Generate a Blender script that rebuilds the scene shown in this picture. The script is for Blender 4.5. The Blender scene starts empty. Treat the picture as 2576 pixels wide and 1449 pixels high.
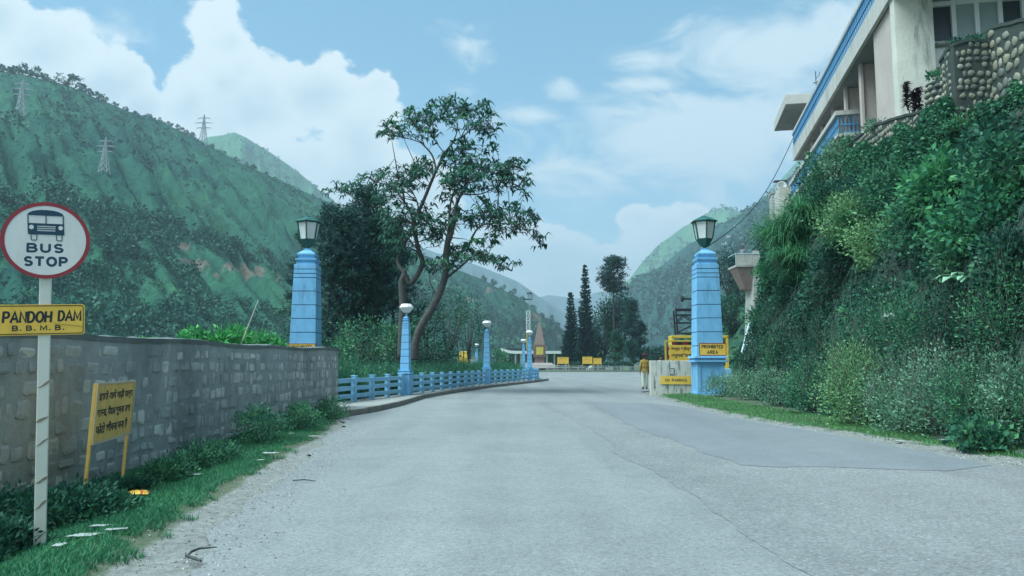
import bpy, bmesh, math, random
import numpy as np
from mathutils import Vector, Matrix, noise as mnoise
from mathutils.bvhtree import BVHTree

R = math.radians
random.seed(7)
rng = np.random.default_rng(11)
sc = bpy.context.scene
COL = sc.collection

# ------------------------------------------------------------------ camera
FPX, CU, CV = 1917.0, 1288.0, 724.5          # focal length and centre of the picture, in survey pixels (2576 wide)
PITCH = math.atan((915 - CV) / FPX)
CAMZ = 1.3
cam = bpy.data.objects.new('camera', bpy.data.cameras.new('camera'))
COL.objects.link(cam)
cam.location = (0, 0, CAMZ)
cam.rotation_euler = (math.pi / 2 + PITCH, 0, 0)
cam.data.sensor_width = 36.0
cam.data.lens = 36.0 * FPX / 2576.0
cam.data.clip_start = 0.05
cam.data.clip_end = 20000
sc.camera = cam

def ray(u, v):
    dx = (u - CU) / FPX; dy = (CV - v) / FPX
    return Vector((dx, math.cos(PITCH) - dy * math.sin(PITCH), math.sin(PITCH) + dy * math.cos(PITCH)))
def W(u, v, Y):                                # the world point on a sight line at forward distance Y
    d = ray(u, v); return Vector((0, 0, CAMZ)) + d * (Y / d.y)
def G(u, v, z=0.0):                            # the world point on a sight line at height z
    d = ray(u, v); return Vector((0, 0, CAMZ)) + d * ((z - CAMZ) / d.z)

# ------------------------------------------------------------------ world: sky and clouds
SUN_EL, SUN_AZ = R(60), R(-112)                # azimuth measured from +Y towards +X: high on the left, a little behind the camera
wd = bpy.data.worlds.new("World"); sc.world = wd; wd.use_nodes = True
nt = wd.node_tree; nt.nodes.clear()
def wn(t, **k):
    n = nt.nodes.new(t)
    for a, b in k.items(): setattr(n, a, b)
    return n
def wl(a, b): nt.links.new(a, b)
def wm(op, a, b=None, c=None, clamp=False):
    n = wn('ShaderNodeMath', operation=op); n.use_clamp = clamp
    for i, x in enumerate((a, b, c)):
        if x is None: continue
        if isinstance(x, (int, float)): n.inputs[i].default_value = x
        else: wl(x, n.inputs[i])
    return n.outputs[0]
def wmix(f, a, b):
    n = wn('ShaderNodeMix', data_type='RGBA')
    for s, x in ((n.inputs[0], f), (n.inputs[6], a), (n.inputs[7], b)):
        if isinstance(x, (int, float)): s.default_value = x
        elif isinstance(x, tuple): s.default_value = (*x, 1)
        else: wl(x, s)
    return n.outputs[2]
sky = wn('ShaderNodeTexSky', sky_type='NISHITA'); sky.sun_disc = False
sky.sun_elevation = SUN_EL; sky.sun_rotation = SUN_AZ
sky.air_density = 1.0; sky.dust_density = 0.6; sky.ozone_density = 1.5; sky.altitude = 900
tc = wn('ShaderNodeTexCoord')
sep = wn('ShaderNodeSeparateXYZ'); wl(tc.outputs['Generated'], sep.inputs[0])
yy = wm('MAXIMUM', sep.outputs[1], 0.12)
A_ = wm('DIVIDE', sep.outputs[0], yy); E_ = wm('DIVIDE', sep.outputs[2], yy)
def wnoise(scale, detail, rough, stretch=(1, 1, 1), off=(0, 0, 0), dist=0.0):
    mp = wn('ShaderNodeMapping'); wl(tc.outputs['Generated'], mp.inputs[0])
    mp.inputs['Scale'].default_value = stretch; mp.inputs['Location'].default_value = off
    n = wn('ShaderNodeTexNoise'); wl(mp.outputs[0], n.inputs['Vector'])
    n.inputs['Scale'].default_value = scale; n.inputs['Detail'].default_value = detail
    n.inputs['Roughness'].default_value = rough; n.inputs['Distortion'].default_value = dist
    return n.outputs['Fac']
def blobs(lst):                                # cloud banks: soft ellipses on the sky at given bearings and elevations
    out = None
    for (u, v, ru, rv, w) in lst:
        d = ray(u, v); a0, e0 = d.x / d.y, d.z / d.y
        ax = wm('MULTIPLY', wm('SUBTRACT', A_, a0), FPX / ru)
        ex = wm('MULTIPLY', wm('SUBTRACT', E_, e0), FPX / rv)
        r2 = wm('ADD', wm('MULTIPLY', ax, ax), wm('MULTIPLY', ex, ex))
        b = wm('MULTIPLY', wm('SUBTRACT', 1.0, wm('SQRT', r2)), w)
        out = b if out is None else wm('SMOOTH_MAX', out, b, 0.12)
    return out
CUMULUS = [(640, 300, 260, 190, 1), (805, 240, 210, 165, 1), (900, 350, 150, 180, 1), (700, 420, 330, 130, 1),
           (548, 42, 60, 60, .34), (585, 110, 60, 70, .42), (605, 180, 80, 70, .6), (480, 260, 100, 120, .9), (950, 205, 90, 80, .6), (560, 215, 120, 100, .9),
           (100, 130, 190, 150, 1), (-40, 60, 170, 140, 1), (260, 225, 150, 100, 1), (350, 275, 90, 80, .9), (30, 260, 300, 150, 1), (350, 380, 500, 90, 1),
           (1690, 600, 170, 110, .9), (1610, 555, 80, 55, .7), (1745, 540, 75, 50, .7), (1350, 650, 190, 110, .9), (1430, 720, 240, 80, .9),
           (1250, 600, 120, 90, .6), (1560, 680, 200, 80, .8), (900, 450, 260, 120, .9), (1020, 560, 200, 130, .9)]
VEIL = [(1740, 340, 420, 140, 1.15), (1930, 130, 330, 150, .8), (2020, 290, 240, 200, 1.0), (1640, 150, 140, 45, .55), (1620, 212, 130, 30, .6),
        (1350, 292, 110, 34, .55), (1420, 220, 55, 42, .45), (280, 90, 130, 70, .4), (1180, 200, 60, 200, .18), (1500, 430, 420, 130, .35), (1100, 480, 300, 260, .45), (2200, 120, 300, 200, .7)]
n_big = wnoise(5.0, 9, .62, (1, 1, 1.3))
n_fine = wnoise(16.0, 7, .6, (1, 1, 1.2), (3, 1, 2))
n_lump = wnoise(9.0, 5, .55, (1, 1, 1.2), (7, 3, 1))
n_wisp = wnoise(7.0, 9, .64, (1, 1, 2.4), (2, 5, 4), .5)
front = wm('GREATER_THAN', sep.outputs[1], 0.12)
nb = wm('ADD', wm('MULTIPLY', wm('SUBTRACT', n_big, .5), 1.9), wm('MULTIPLY', wm('SUBTRACT', n_fine, .5), .85))
cum = wm('ADD', wm('SUBTRACT', blobs(CUMULUS), .1), nb)
back = wm('ADD', wm('SUBTRACT', n_big, .45), wm('MULTIPLY', wm('SUBTRACT', n_fine, .5), .3))
cum = wm('ADD', wm('MULTIPLY', cum, front), wm('MULTIPLY', back, wm('SUBTRACT', 1.0, front)))
def smooth(x, a, b):
    n = wn('ShaderNodeMapRange', interpolation_type='SMOOTHSTEP'); wl(x, n.inputs[0])
    n.inputs[1].default_value = a; n.inputs[2].default_value = b
    return n.outputs[0]
cum_d = smooth(cum, -.01, .13)
veil = wm('ADD', wm('MULTIPLY', blobs(VEIL), front), wm('MULTIPLY', wm('SUBTRACT', n_wisp, .5), 2.3))
veil_d = wm('MULTIPLY', smooth(veil, .0, .7), .92)
thick = smooth(wm('ADD', cum, wm('MULTIPLY', wm('SUBTRACT', n_lump, .5), 1.1)), .15, 1.0)
CLOUD_LIT, CLOUD_DIM = (6.4, 7.05, 7.2), (3.9, 4.95, 5.6)
cloud = wmix(wm('MULTIPLY', thick, .8), CLOUD_LIT, CLOUD_DIM)
lowfade = smooth(sep.outputs[2], .30, 0.0)     # thin bright humid air low over the valley
SKY_GAIN, SKY_LIFT = .95, (.0, 1.0, 1.2)
gain = wn('ShaderNodeVectorMath', operation='MULTIPLY_ADD')
wl(sky.outputs[0], gain.inputs[0]); gain.inputs[1].default_value = (SKY_GAIN * 1.0,) * 3; gain.inputs[2].default_value = SKY_LIFT
base = wmix(wm('MULTIPLY', lowfade, .45), gain.outputs[0], (4.3, 5.6, 6.2))
c1 = wmix(veil_d, base, (5.4, 6.3, 6.7))
c2 = wmix(wm('MULTIPLY', cum_d, .97), c1, cloud)
bg = wn('ShaderNodeBackground'); wl(c2, bg.inputs[0]); bg.inputs[1].default_value = 0.06
wo = wn('ShaderNodeOutputWorld'); wl(bg.outputs[0], wo.inputs[0])
wd.cycles.sampling_method = 'MANUAL'; wd.cycles.sample_map_resolution = 512

# ------------------------------------------------------------------ sun and exposure
sl = bpy.data.lights.new('sun', 'SUN'); sl.energy = 3.0; sl.angle = R(45); sl.color = (.82, .98, 1.0)
sun = bpy.data.objects.new('sun', sl); COL.objects.link(sun)
sd = Vector((math.sin(SUN_AZ) * math.cos(SUN_EL), math.cos(SUN_AZ) * math.cos(SUN_EL), math.sin(SUN_EL)))
sun.rotation_euler = sd.to_track_quat('Z', 'Y').to_euler()
sun.location = (0, 0, 60)
sc.view_settings.view_transform = 'Standard'; sc.view_settings.look = 'None'
sc.view_settings.exposure = 1.32; sc.view_settings.gamma = 1.0
sc.cycles.use_denoising = True
sc.cycles.max_bounces = 6; sc.cycles.diffuse_bounces = 3; sc.cycles.glossy_bounces = 2
sc.cycles.transmission_bounces = 4; sc.cycles.transparent_max_bounces = 8; sc.cycles.volume_bounces = 0
sc.cycles.sample_clamp_indirect = 4.0

# ------------------------------------------------------------------ object helpers
def link(o, parent=None):
    COL.objects.link(o)
    if parent is not None: o.parent = parent
    return o
def tag(o, label=None, cat=None, group=None, kind=None):
    if label: o['label'] = label
    if cat: o['category'] = cat
    if group: o['group'] = group
    if kind: o['kind'] = kind
    return o
def thing(name, label, cat, loc=(0, 0, 0), rz=0.0, group=None, scale=1.0):
    o = bpy.data.objects.new(name, None); o.empty_display_size = .2
    link(o); o.location = loc; o.rotation_euler = (0, 0, rz); o.scale = (scale,) * 3
    return tag(o, label, cat, group)
def dup(src, loc, rz=None, label=None, scale=None):
    def cp(o, par):
        c = o.copy(); COL.objects.link(c); c.parent = par
        for k in list(o.children): cp(k, c)
        return c
    r = cp(src, None); r.location = loc
    if rz is not None: r.rotation_euler = (0, 0, rz)
    if scale is not None: r.scale = (scale,) * 3 if isinstance(scale, (int, float)) else scale
    if label: r['label'] = label
    return r

class MB:                                       # collects shapes and links them as ONE mesh object
    def __init__(s): s.v = []; s.f = []; s.m = []; s.t = []
    def add(s, vs, fs, m=0, t=.5):
        b = len(s.v); s.v += [tuple(p) for p in vs]
        for f in fs: s.f.append(tuple(i + b for i in f)); s.m.append(m); s.t.append(t)
        return s
    def box(s, c, d, rz=0, m=0, t=.5, taper=1.0, rot=None):
        x, y, z = d[0] / 2, d[1] / 2, d[2] / 2
        vs = [Vector((sx * x * (taper if sz > 0 else 1), sy * y * (taper if sz > 0 else 1), sz * z)) for sz in (-1, 1) for sy in (-1, 1) for sx in (-1, 1)]
        M = rot if rot is not None else Matrix.Rotation(rz, 3, 'Z')
        vs = [M @ v + Vector(c) for v in vs]
        return s.add(vs, [(0, 2, 3, 1), (4, 5, 7, 6), (0, 1, 5, 4), (2, 6, 7, 3), (0, 4, 6, 2), (1, 3, 7, 5)], m, t)
    def bar(s, a, b, w, h=None, m=0, t=.5):     # rectangular bar between two points
        a, b = Vector(a), Vector(b); h = w if h is None else h
        d = b - a; L = d.length
        q = d.to_track_quat('Z', 'Y').to_matrix()
        return s.box((a + b) / 2, (w, h, L), m=m, t=t, rot=q)
    def rings(s, rs, m=0, t=.5, caps=(True, True), close=True):
        n = len(rs[0]); vs = [p for r in rs for p in r]; fs = []
        for i in range(len(rs) - 1):
            for j in range(n if close else n - 1):
                k = (j + 1) % n
                fs.append((i * n + j, i * n + k, (i + 1) * n + k, (i + 1) * n + j))
        if caps[0]: fs.append(tuple(range(n - 1, -1, -1)))
        if caps[1]: fs.append(tuple((len(rs) - 1) * n + j for j in range(n)))
        return s.add(vs, fs, m, t)
    def tube(s, pts, r, n=8, m=0, t=.5):
        pts = [Vector(p) for p in pts]; rr = r if isinstance(r, (list, tuple)) else [r] * len(pts)
        rs = []; up = Vector((.31, .17, .93)).normalized()
        for i, p in enumerate(pts):
            d = (pts[min(i + 1, len(pts) - 1)] - pts[max(i - 1, 0)])
            d = d.normalized() if d.length > 1e-9 else Vector((0, 0, 1))
            a = d.cross(up)
            if a.length < .05: a = d.cross(Vector((1, 0, 0)))
            a.normalize(); b = d.cross(a)
            rs.append([p + (a * math.cos(2 * math.pi * k / n) + b * math.sin(2 * math.pi * k / n)) * rr[i] for k in range(n)])
        return s.rings(rs, m, t)
    def lathe(s, prof, n=16, c=(0, 0, 0), m=0, t=.5, ph=0.0):
        rs = [[(c[0] + r * math.cos(2 * math.pi * k / n + ph), c[1] + r * math.sin(2 * math.pi * k / n + ph), c[2] + z) for k in range(n)] for r, z in prof]
        return s.rings(rs, m, t)
    def sq(s, prof, c=(0, 0, 0), m=0, t=.5):    # square-section stack: (half width x, half width y, z)
        rs = [[(c[0] - a, c[1] - b, c[2] + z), (c[0] + a, c[1] - b, c[2] + z), (c[0] + a, c[1] + b, c[2] + z), (c[0] - a, c[1] + b, c[2] + z)] for a, b, z in prof]
        return s.rings(rs, m, t)
    def prism(s, poly, z0, z1, m=0, t=.5):
        n = len(poly)
        return s.rings([[(p[0], p[1], z0) for p in poly], [(p[0], p[1], z1) for p in poly]], m, t)
    def ell(s, c, r, n=10, k=6, m=0, t=.5):
        rs = []
        for i in range(1, k):
            a = math.pi * i / k
            rs.append([(c[0] + r[0] * math.sin(a) * math.cos(2 * math.pi * j / n), c[1] + r[1] * math.sin(a) * math.sin(2 * math.pi * j / n), c[2] - r[2] * math.cos(a)) for j in range(n)])
        return s.rings(rs, m, t)
    def build(s, name, mats, parent=None, smooth=False, bevel=0, loc=None, rot=None):
        me = bpy.data.meshes.new(name); me.from_pydata(s.v, [], s.f)
        mats = mats if isinstance(mats, (list, tuple)) else [mats]
        for k in mats: me.materials.append(k)
        if len(mats) > 1: me.polygons.foreach_set('material_index', s.m)
        at = me.attributes.new('tint', 'FLOAT', 'FACE'); at.data.foreach_set('value', s.t)
        if smooth: me.polygons.foreach_set('use_smooth', [True] * len(s.f))
        me.update()
        o = link(bpy.data.objects.new(name, me), parent)
        if loc is not None: o.location = loc
        if rot is not None: o.rotation_euler = rot
        if bevel:
            b = o.modifiers.new('bevel', 'BEVEL'); b.width = bevel; b.segments = 2; b.limit_method = 'ANGLE'; b.angle_limit = R(40)
        return o

def npmesh(name, V, F, mat, parent=None, tint=None, smooth=False):   # quads from numpy arrays
    me = bpy.data.meshes.new(name)
    V = np.ascontiguousarray(V, dtype=np.float32); F = np.ascontiguousarray(F, dtype=np.int32)
    k = F.shape[1]
    me.vertices.add(len(V)); me.vertices.foreach_set('co', V.ravel())
    me.loops.add(F.size); me.loops.foreach_set('vertex_index', F.ravel())
    me.polygons.add(len(F)); me.polygons.foreach_set('loop_start', np.arange(0, F.size, k, dtype=np.int32))
    me.update(calc_edges=True)
    for q in (mat if isinstance(mat, (list, tuple)) else [mat]): me.materials.append(q)
    if tint is not None:
        at = me.attributes.new('tint', 'FLOAT', 'FACE'); at.data.foreach_set('value', np.asarray(tint, dtype=np.float32))
    if smooth: me.polygons.foreach_set('use_smooth', np.ones(len(F), dtype=bool))
    return link(bpy.data.objects.new(name, me), parent)

def unit(a): return a / np.maximum(np.linalg.norm(a, axis=-1, keepdims=True), 1e-9)
def rdir(n): return unit(rng.normal(size=(n, 3)))

class Leaves:                                   # leaf-sized faces: base, sides, tip, folded along the midrib
    def __init__(s): s.V = []; s.T = []
    def add(s, P, A, L, Wd, tint, roll=None, fold=.18, belly=.45):
        n = len(P); A = unit(np.asarray(A, float)); L = np.broadcast_to(np.asarray(L, float), (n,)); Wd = np.broadcast_to(np.asarray(Wd, float), (n,))
        ref = roll if roll is not None else rdir(n)
        S = np.cross(A, ref); S = unit(S); N = np.cross(S, A)
        L_ = L[:, None]; W_ = Wd[:, None] / 2
        m = P + A * L_ * belly + N * W_ * fold * 2
        v = np.stack([P, m + S * W_, P + A * L_, m - S * W_], 1)
        s.V.append(v.reshape(-1, 3)); s.T.append(np.broadcast_to(np.asarray(tint, float), (n,)))
        return s
    def blade(s, P, A, L, Wd, tint, droop=.5):  # grass blade or frond: two quads, arching over
        n = len(P); A = unit(np.asarray(A, float)); L = np.broadcast_to(np.asarray(L, float), (n,))[:, None]; Wd = np.broadcast_to(np.asarray(Wd, float), (n,))[:, None] / 2
        dr = np.broadcast_to(np.asarray(droop, float), (n,))[:, None]
        S = unit(np.cross(A, np.array([0, 0, 1.0]) + rdir(n) * .3))
        M = P + A * L * .5; B = unit(A + np.array([0, 0, -1.0]) * dr); E = M + B * L * .5
        v1 = np.stack([P - S * Wd * .6, P + S * Wd * .6, M + S * Wd, M - S * Wd], 1)
        v2 = np.stack([M - S * Wd, M + S * Wd, E + S * Wd * .15, E - S * Wd * .15], 1)
        t = np.broadcast_to(np.asarray(tint, float), (n,))
        s.V += [v1.reshape(-1, 3), v2.reshape(-1, 3)]; s.T += [t, t]
        return s
    def build(s, name, mat, parent=None, origin=None):
        V = np.concatenate(s.V); T = np.concatenate(s.T)
        if origin is not None: V = V - np.asarray(origin)
        return npmesh(name, V, np.arange(len(V)).reshape(-1, 4), mat, parent, T)

def clumpy(c, r, nclump, per, spread=.33, shell=.55):  # points in leaf clumps through an ellipsoid; also gives outward directions and tints
    c = np.asarray(c, float); r = np.asarray(r, float)
    d = rdir(nclump); q = d * (shell + (1 - shell) * rng.random((nclump, 1)) ** .7)
    k = np.repeat(np.arange(nclump), per)
    off = rng.normal(size=(nclump * per, 3)) * spread * .6
    p = q[k] + off
    out = unit(d[k] * .6 + unit(off) * .8)
    ct = rng.random(nclump)
    return c + p * r, out, ct[k]

# ------------------------------------------------------------------ materials
def lerp3(a, b, f): return tuple(x + (y - x) * f for x, y in zip(a, b))
class NT:
    def __init__(s, name):
        s.m = bpy.data.materials.new(name); s.m.use_nodes = True; s.t = s.m.node_tree
        s.p = s.t.nodes['Principled BSDF']; s.out = s.t.nodes['Material Output']
    def n(s, ty, ins=None, **k):
        q = s.t.nodes.new(ty)
        for a, b in k.items(): setattr(q, a, b)
        for a, b in (ins or {}).items(): s.set(q.inputs[a], b)
        return q
    def set(s, sock, x):
        if hasattr(x, 'links') or isinstance(x, bpy.types.NodeSocket): s.t.links.new(x, sock)
        elif isinstance(x, tuple) and len(x) == 3 and sock.type == 'RGBA': sock.default_value = (*x, 1)
        else: sock.default_value = x
    def coord(s, kind='Object', scale=(1, 1, 1)):
        c = s.n('ShaderNodeTexCoord').outputs[kind] if kind != 'World' else s.n('ShaderNodeNewGeometry').outputs['Position']
        mp = s.n('ShaderNodeMapping', {0: c}); mp.inputs['Scale'].default_value = scale
        return mp.outputs[0]
    def noise(s, vec, scale, detail=4, rough=.55, dist=0.0):
        return s.n('ShaderNodeTexNoise', {'Vector': vec, 'Scale': scale, 'Detail': detail, 'Roughness': rough, 'Distortion': dist}).outputs['Fac']
    def ramp(s, f, stops):
        q = s.n('ShaderNodeValToRGB', {0: f}); e = q.color_ramp.elements
        while len(e) < len(stops): e.new(.5)
        for i, (p, c) in enumerate(stops):
            e[i].position = p; e[i].color = (*c, 1) if isinstance(c, tuple) else (c, c, c, 1)
        return q.outputs[0]
    def mix(s, f, a, b):
        q = s.n('ShaderNodeMix', data_type='RGBA'); s.set(q.inputs[0], f); s.set(q.inputs[6], a); s.set(q.inputs[7], b)
        return q.outputs[2]
    def math(s, op, a, b=0.0, clamp=False):
        q = s.n('ShaderNodeMath', {0: a, 1: b}, operation=op); q.use_clamp = clamp; return q.outputs[0]
    def attr(s, name='tint'): return s.n('ShaderNodeAttribute', attribute_name=name).outputs['Fac']
    def bump(s, h, strength=.3, dist=.02):
        q = s.n('ShaderNodeBump', {'Height': h, 'Strength': strength, 'Distance': dist}); s.t.links.new(q.outputs[0], s.p.inputs['Normal'])
    def done(s, col=None, rough=.8, spec=.3, metal=0.0):
        if col is not None: s.set(s.p.inputs['Base Color'], col)
        s.set(s.p.inputs['Roughness'], rough); s.p.inputs['Specular IOR Level'].default_value = spec; s.p.inputs['Metallic'].default_value = metal
        return s.m

def painted(name, col, var=.12, rough=.55, scale=3.0, dirt=None, dirt_amt=.35, bump=.05, kind='Object', metal=0.0):
    q = NT(name); c = q.coord(kind)
    f = q.noise(c, scale, 6, .6); g = q.noise(c, scale * 9, 4, .6)
    k = q.math('ADD', q.math('MULTIPLY', f, .65), q.math('MULTIPLY', g, .35))
    lo = tuple(x * (1 - var) for x in col); hi = tuple(min(1, x * (1 + var)) for x in col)
    cc = q.ramp(k, [(.3, lo), (.7, hi)])
    if dirt:
        sv = q.coord(kind, (1.0, 1.0, .22))
        d = q.ramp(q.noise(sv, scale * 2.2, 7, .65, .3), [(.52, 0.0), (.70, 1.0)])
        cc = q.mix(q.math('MULTIPLY', d, dirt_amt), cc, dirt)
    q.bump(g, bump, .01)
    return q.done(cc, rough, .35, metal)

def foliage(name, dark, mid, light, trans=.25, world_var=0.0, rough=.6):
    dark, mid, light = [(c[0] * .88, c[1] * 1.30, c[2] * 1.42) for c in (tuple(x * 1.15 for x in dark), mid, light)]   # cool teal cast and haze-lifted darks put into the leaf colours
    q = NT(name); f = q.attr()
    if world_var:
        f = q.math('ADD', f, q.math('MULTIPLY', q.math('SUBTRACT', q.noise(q.coord('World'), .35, 3), .5), world_var), True)
    cc = q.ramp(f, [(0.0, dark), (.55, mid), (1.0, light)])
    q.done(cc, rough, .25)
    tr = q.n('ShaderNodeBsdfTranslucent', {'Color': cc})
    mx = q.n('ShaderNodeMixShader', {0: trans}); q.t.links.new(q.p.outputs[0], mx.inputs[1]); q.t.links.new(tr.outputs[0], mx.inputs[2])
    q.t.links.new(mx.outputs[0], q.out.inputs[0])
    return q.m

BLUE = painted('blue_paint', (.18, .45, .70), .16, .7, 2.0, (.11, .21, .30), .6)
BLUE2 = painted('blue_rail_paint', (.22, .48, .68), .16, .6, 3.0, (.09, .15, .2), .4)
BLUE3 = painted('shaded_balcony_blue', (.10, .30, .52), .15, .6, 3.0, (.09, .15, .2), .4)  # darker blue: shading of the balcony rails put into the paint colour
GROOVE = painted('dark_joint', (.035, .085, .14), .2, .8)
WHITE = painted('white_paint', (.72, .74, .72), .06, .5, 2.0, (.42, .40, .34), .25)
POSTW = painted('post_white_paint', (.66, .67, .60), .06, .5, 2.0)
RUST = painted('rust', (.27, .215, .16), .4, .9, 20)
YELLOW = painted('sign_yellow', (.84, .53, .085), .10, .5, 4.0, (.42, .24, .06), .3)
YELLOW_OLD = painted('old_sign_yellow', (.72, .46, .13), .18, .65, 5.0, (.36, .20, .08), .55)
YELLOWM = painted('yellow_metal', (.66, .46, .06), .12, .5, 3.0, (.3, .2, .08), .3)
BLACKP = painted('lettering_black', (.018, .03, .035), .2, .6)
NAVYP = painted('lettering_navy', (.015, .06, .10), .15, .55)
REDP = painted('sign_red', (.30, .035, .05), .14, .5, 6.0, (.2, .08, .07), .3)
GREENP = painted('lantern_green', (.018, .10, .085), .2, .45, 4.0)
DKMETAL = painted('dark_metal', (.02, .03, .035), .25, .5, 6.0)
GALV = painted('grey_metal', (.35, .38, .39), .12, .45, 6.0, metal=.3)
PALEBLUE = painted('pale_rail_paint', (.42, .55, .62), .1, .5, 4.0)
def mk_glass(name, col, rough=.35):
    q = NT(name); c = q.coord()
    return q.done(q.ramp(q.noise(c, 2.5, 4), [(.3, tuple(x * .9 for x in col)), (.7, col)]), rough, .5)
MILK = mk_glass('milk_glass', (.72, .76, .74))
LAMPW = mk_glass('lamp_white', (.80, .82, .80))
def window_glass():
    q = NT('window_glass'); c = q.coord()
    return q.done(q.ramp(q.noise(c, .7, 3), [(.35, (.05, .10, .12)), (.7, (.16, .24, .26))]), .12, .6)
WGLASS = window_glass()
def concrete(name, col, stain=(.08, .085, .08), amt=.5, scale=1.2):
    q = NT(name); c = q.coord('World'); sv = q.coord('World', (1, 1, .16))
    a = q.noise(c, scale, 7, .65); b = q.noise(c, scale * 14, 5, .6)
    k = q.math('ADD', q.math('MULTIPLY', a, .6), q.math('MULTIPLY', b, .4))
    cc = q.ramp(k, [(.3, tuple(x * .78 for x in col)), (.7, tuple(min(1, x * 1.12) for x in col))])
    d = q.ramp(q.noise(sv, scale * 2.0, 8, .68, .4), [(.53, 0.0), (.66, 1.0)])
    cc = q.mix(q.math('MULTIPLY', d, amt), cc, stain)
    q.bump(b, .2, .01)
    return q.done(cc, .85, .2)
CREAM = concrete('cream_plaster', (.54, .52, .475), (.22, .22, .20), .45, .8)
PINK = concrete('pink_plaster', (.56, .48, .43), (.3, .27, .24), .25, .6)
STAINW = concrete('stained_white_plaster', (.66, .65, .56), (.13, .14, .13), .75, .9)
CONC = concrete('old_concrete', (.40, .41, .38), (.12, .12, .11), .5, .8)
SOFFIT = concrete('shaded_soffit_concrete', (.26, .26, .26), (.1, .1, .1), .35, .8)  # shade under slabs and in recesses put into a darker grey
WALLW = concrete('mildewed_whitewash', (.60, .59, .51), (.055, .07, .075), .92, 2.6)

# ================================================================== SETTING: ground, road, pavement, hills
def interp(pts, y):
    P = sorted(pts); return np.interp(y, [p[0] for p in P], [p[1] for p in P])
GL = [(-20, -2.0), (4.67, -2.35), (5.36, -2.5), (7.0, -2.7), (10.2, -3.05), (15.6, -3.55), (18.6, -4.1), (20.3, -3.81), (23.1, -3.53), (28.6, -3.36), (32.9, -2.78), (41, -1.29), (52.2, 1.42), (59.3, 2.7), (62, 2.7), (66, 1.6), (72, -3), (80, -14), (90, -30)]
GR = [(-20, 7.2), (10.2, 6.85), (12.8, 6.6), (15.1, 6.25), (17.8, 5.75), (23.7, 5.6), (30, 5.85), (35.6, 6.3), (38, 7.4), (45, 9.6), (60, 14), (92, 23), (112, 28)]
def smooth01(x): x = np.clip(x, 0, 1); return x * x * (3 - 2 * x)

def ground_h(x, y):
    gl, gr = interp(GL, y), interp(GR, y)
    dl = gl - x; dr = x - gr
    dip = -.17 * smooth01((dl - .2) / 1.4) * smooth01((15 - y) / 8) * (y > -30)
    hl = .012 + dip + .03 * np.sin(x * 2.1 + y * 1.3) * smooth01(dl) * (dl < 30)
    hr = .012 + .05 * smooth01((dr - .4) / 1.2)
    h = np.where(dl > 0, -.03 + (hl + .03) * smooth01(dl / .35), np.where(dr > 0, -.03 + (hr + .03) * smooth01(dr / .35), -.03))
    return h
xs = np.concatenate([-np.geomspace(4200, 14, 26), np.arange(-13.5, 14, .25), np.geomspace(14.5, 4200, 26)])
ys = np.concatenate([-np.geomspace(250, 6, 10), np.arange(-5, 40, .3), np.arange(41, 135, 1.2), np.geomspace(140, 4600, 24)])
XX, YY = np.meshgrid(xs, ys); ZZ = ground_h(XX, YY)
ZZ = np.where(YY > 116, np.maximum(ZZ, .03), ZZ)
nx, ny = len(xs), len(ys)
idx = np.arange(nx * ny).reshape(ny, nx)
F = np.stack([idx[:-1, :-1], idx[:-1, 1:], idx[1:, 1:], idx[1:, :-1]], -1).reshape(-1, 4)
q = NT('ground_soil'); c = q.coord('World')
a = q.noise(c, .8, 8, .6); b = q.noise(c, 14, 6, .65)
soil = q.ramp(q.math('ADD', q.math('MULTIPLY', a, .55), q.math('MULTIPLY', b, .45)), [(.3, (.05, .085, .05)), (.5, (.09, .12, .075)), (.62, (.13, .14, .10)), (.75, (.2, .2, .16))])
grit = q.ramp(b, [(.35, (.155, .165, .155)), (.5, (.215, .222, .207)), (.65, (.27, .275, .255))])
gm = q.attr('verge')
col = q.mix(q.ramp(q.math('ADD', gm, q.math('MULTIPLY', q.math('SUBTRACT', a, .5), .8)), [(.4, 0.0), (.6, 1.0)]), grit, soil)
q.bump(b, .35, .015)
GROUND = q.done(col, .95, .1)
ground = npmesh('ground', np.stack([XX, YY, ZZ], -1).reshape(-1, 3), F, GROUND, smooth=True)
verge = np.where(XX < interp(GL, YY), smooth01((interp(GL, YY) - XX + .05) / .35), smooth01((XX - interp(GR, YY) - .02) / .5))
at = ground.data.attributes.new('verge', 'FLOAT', 'POINT'); at.data.foreach_set('value', verge.astype(np.float32).ravel())
tag(ground, kind='structure')

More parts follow.
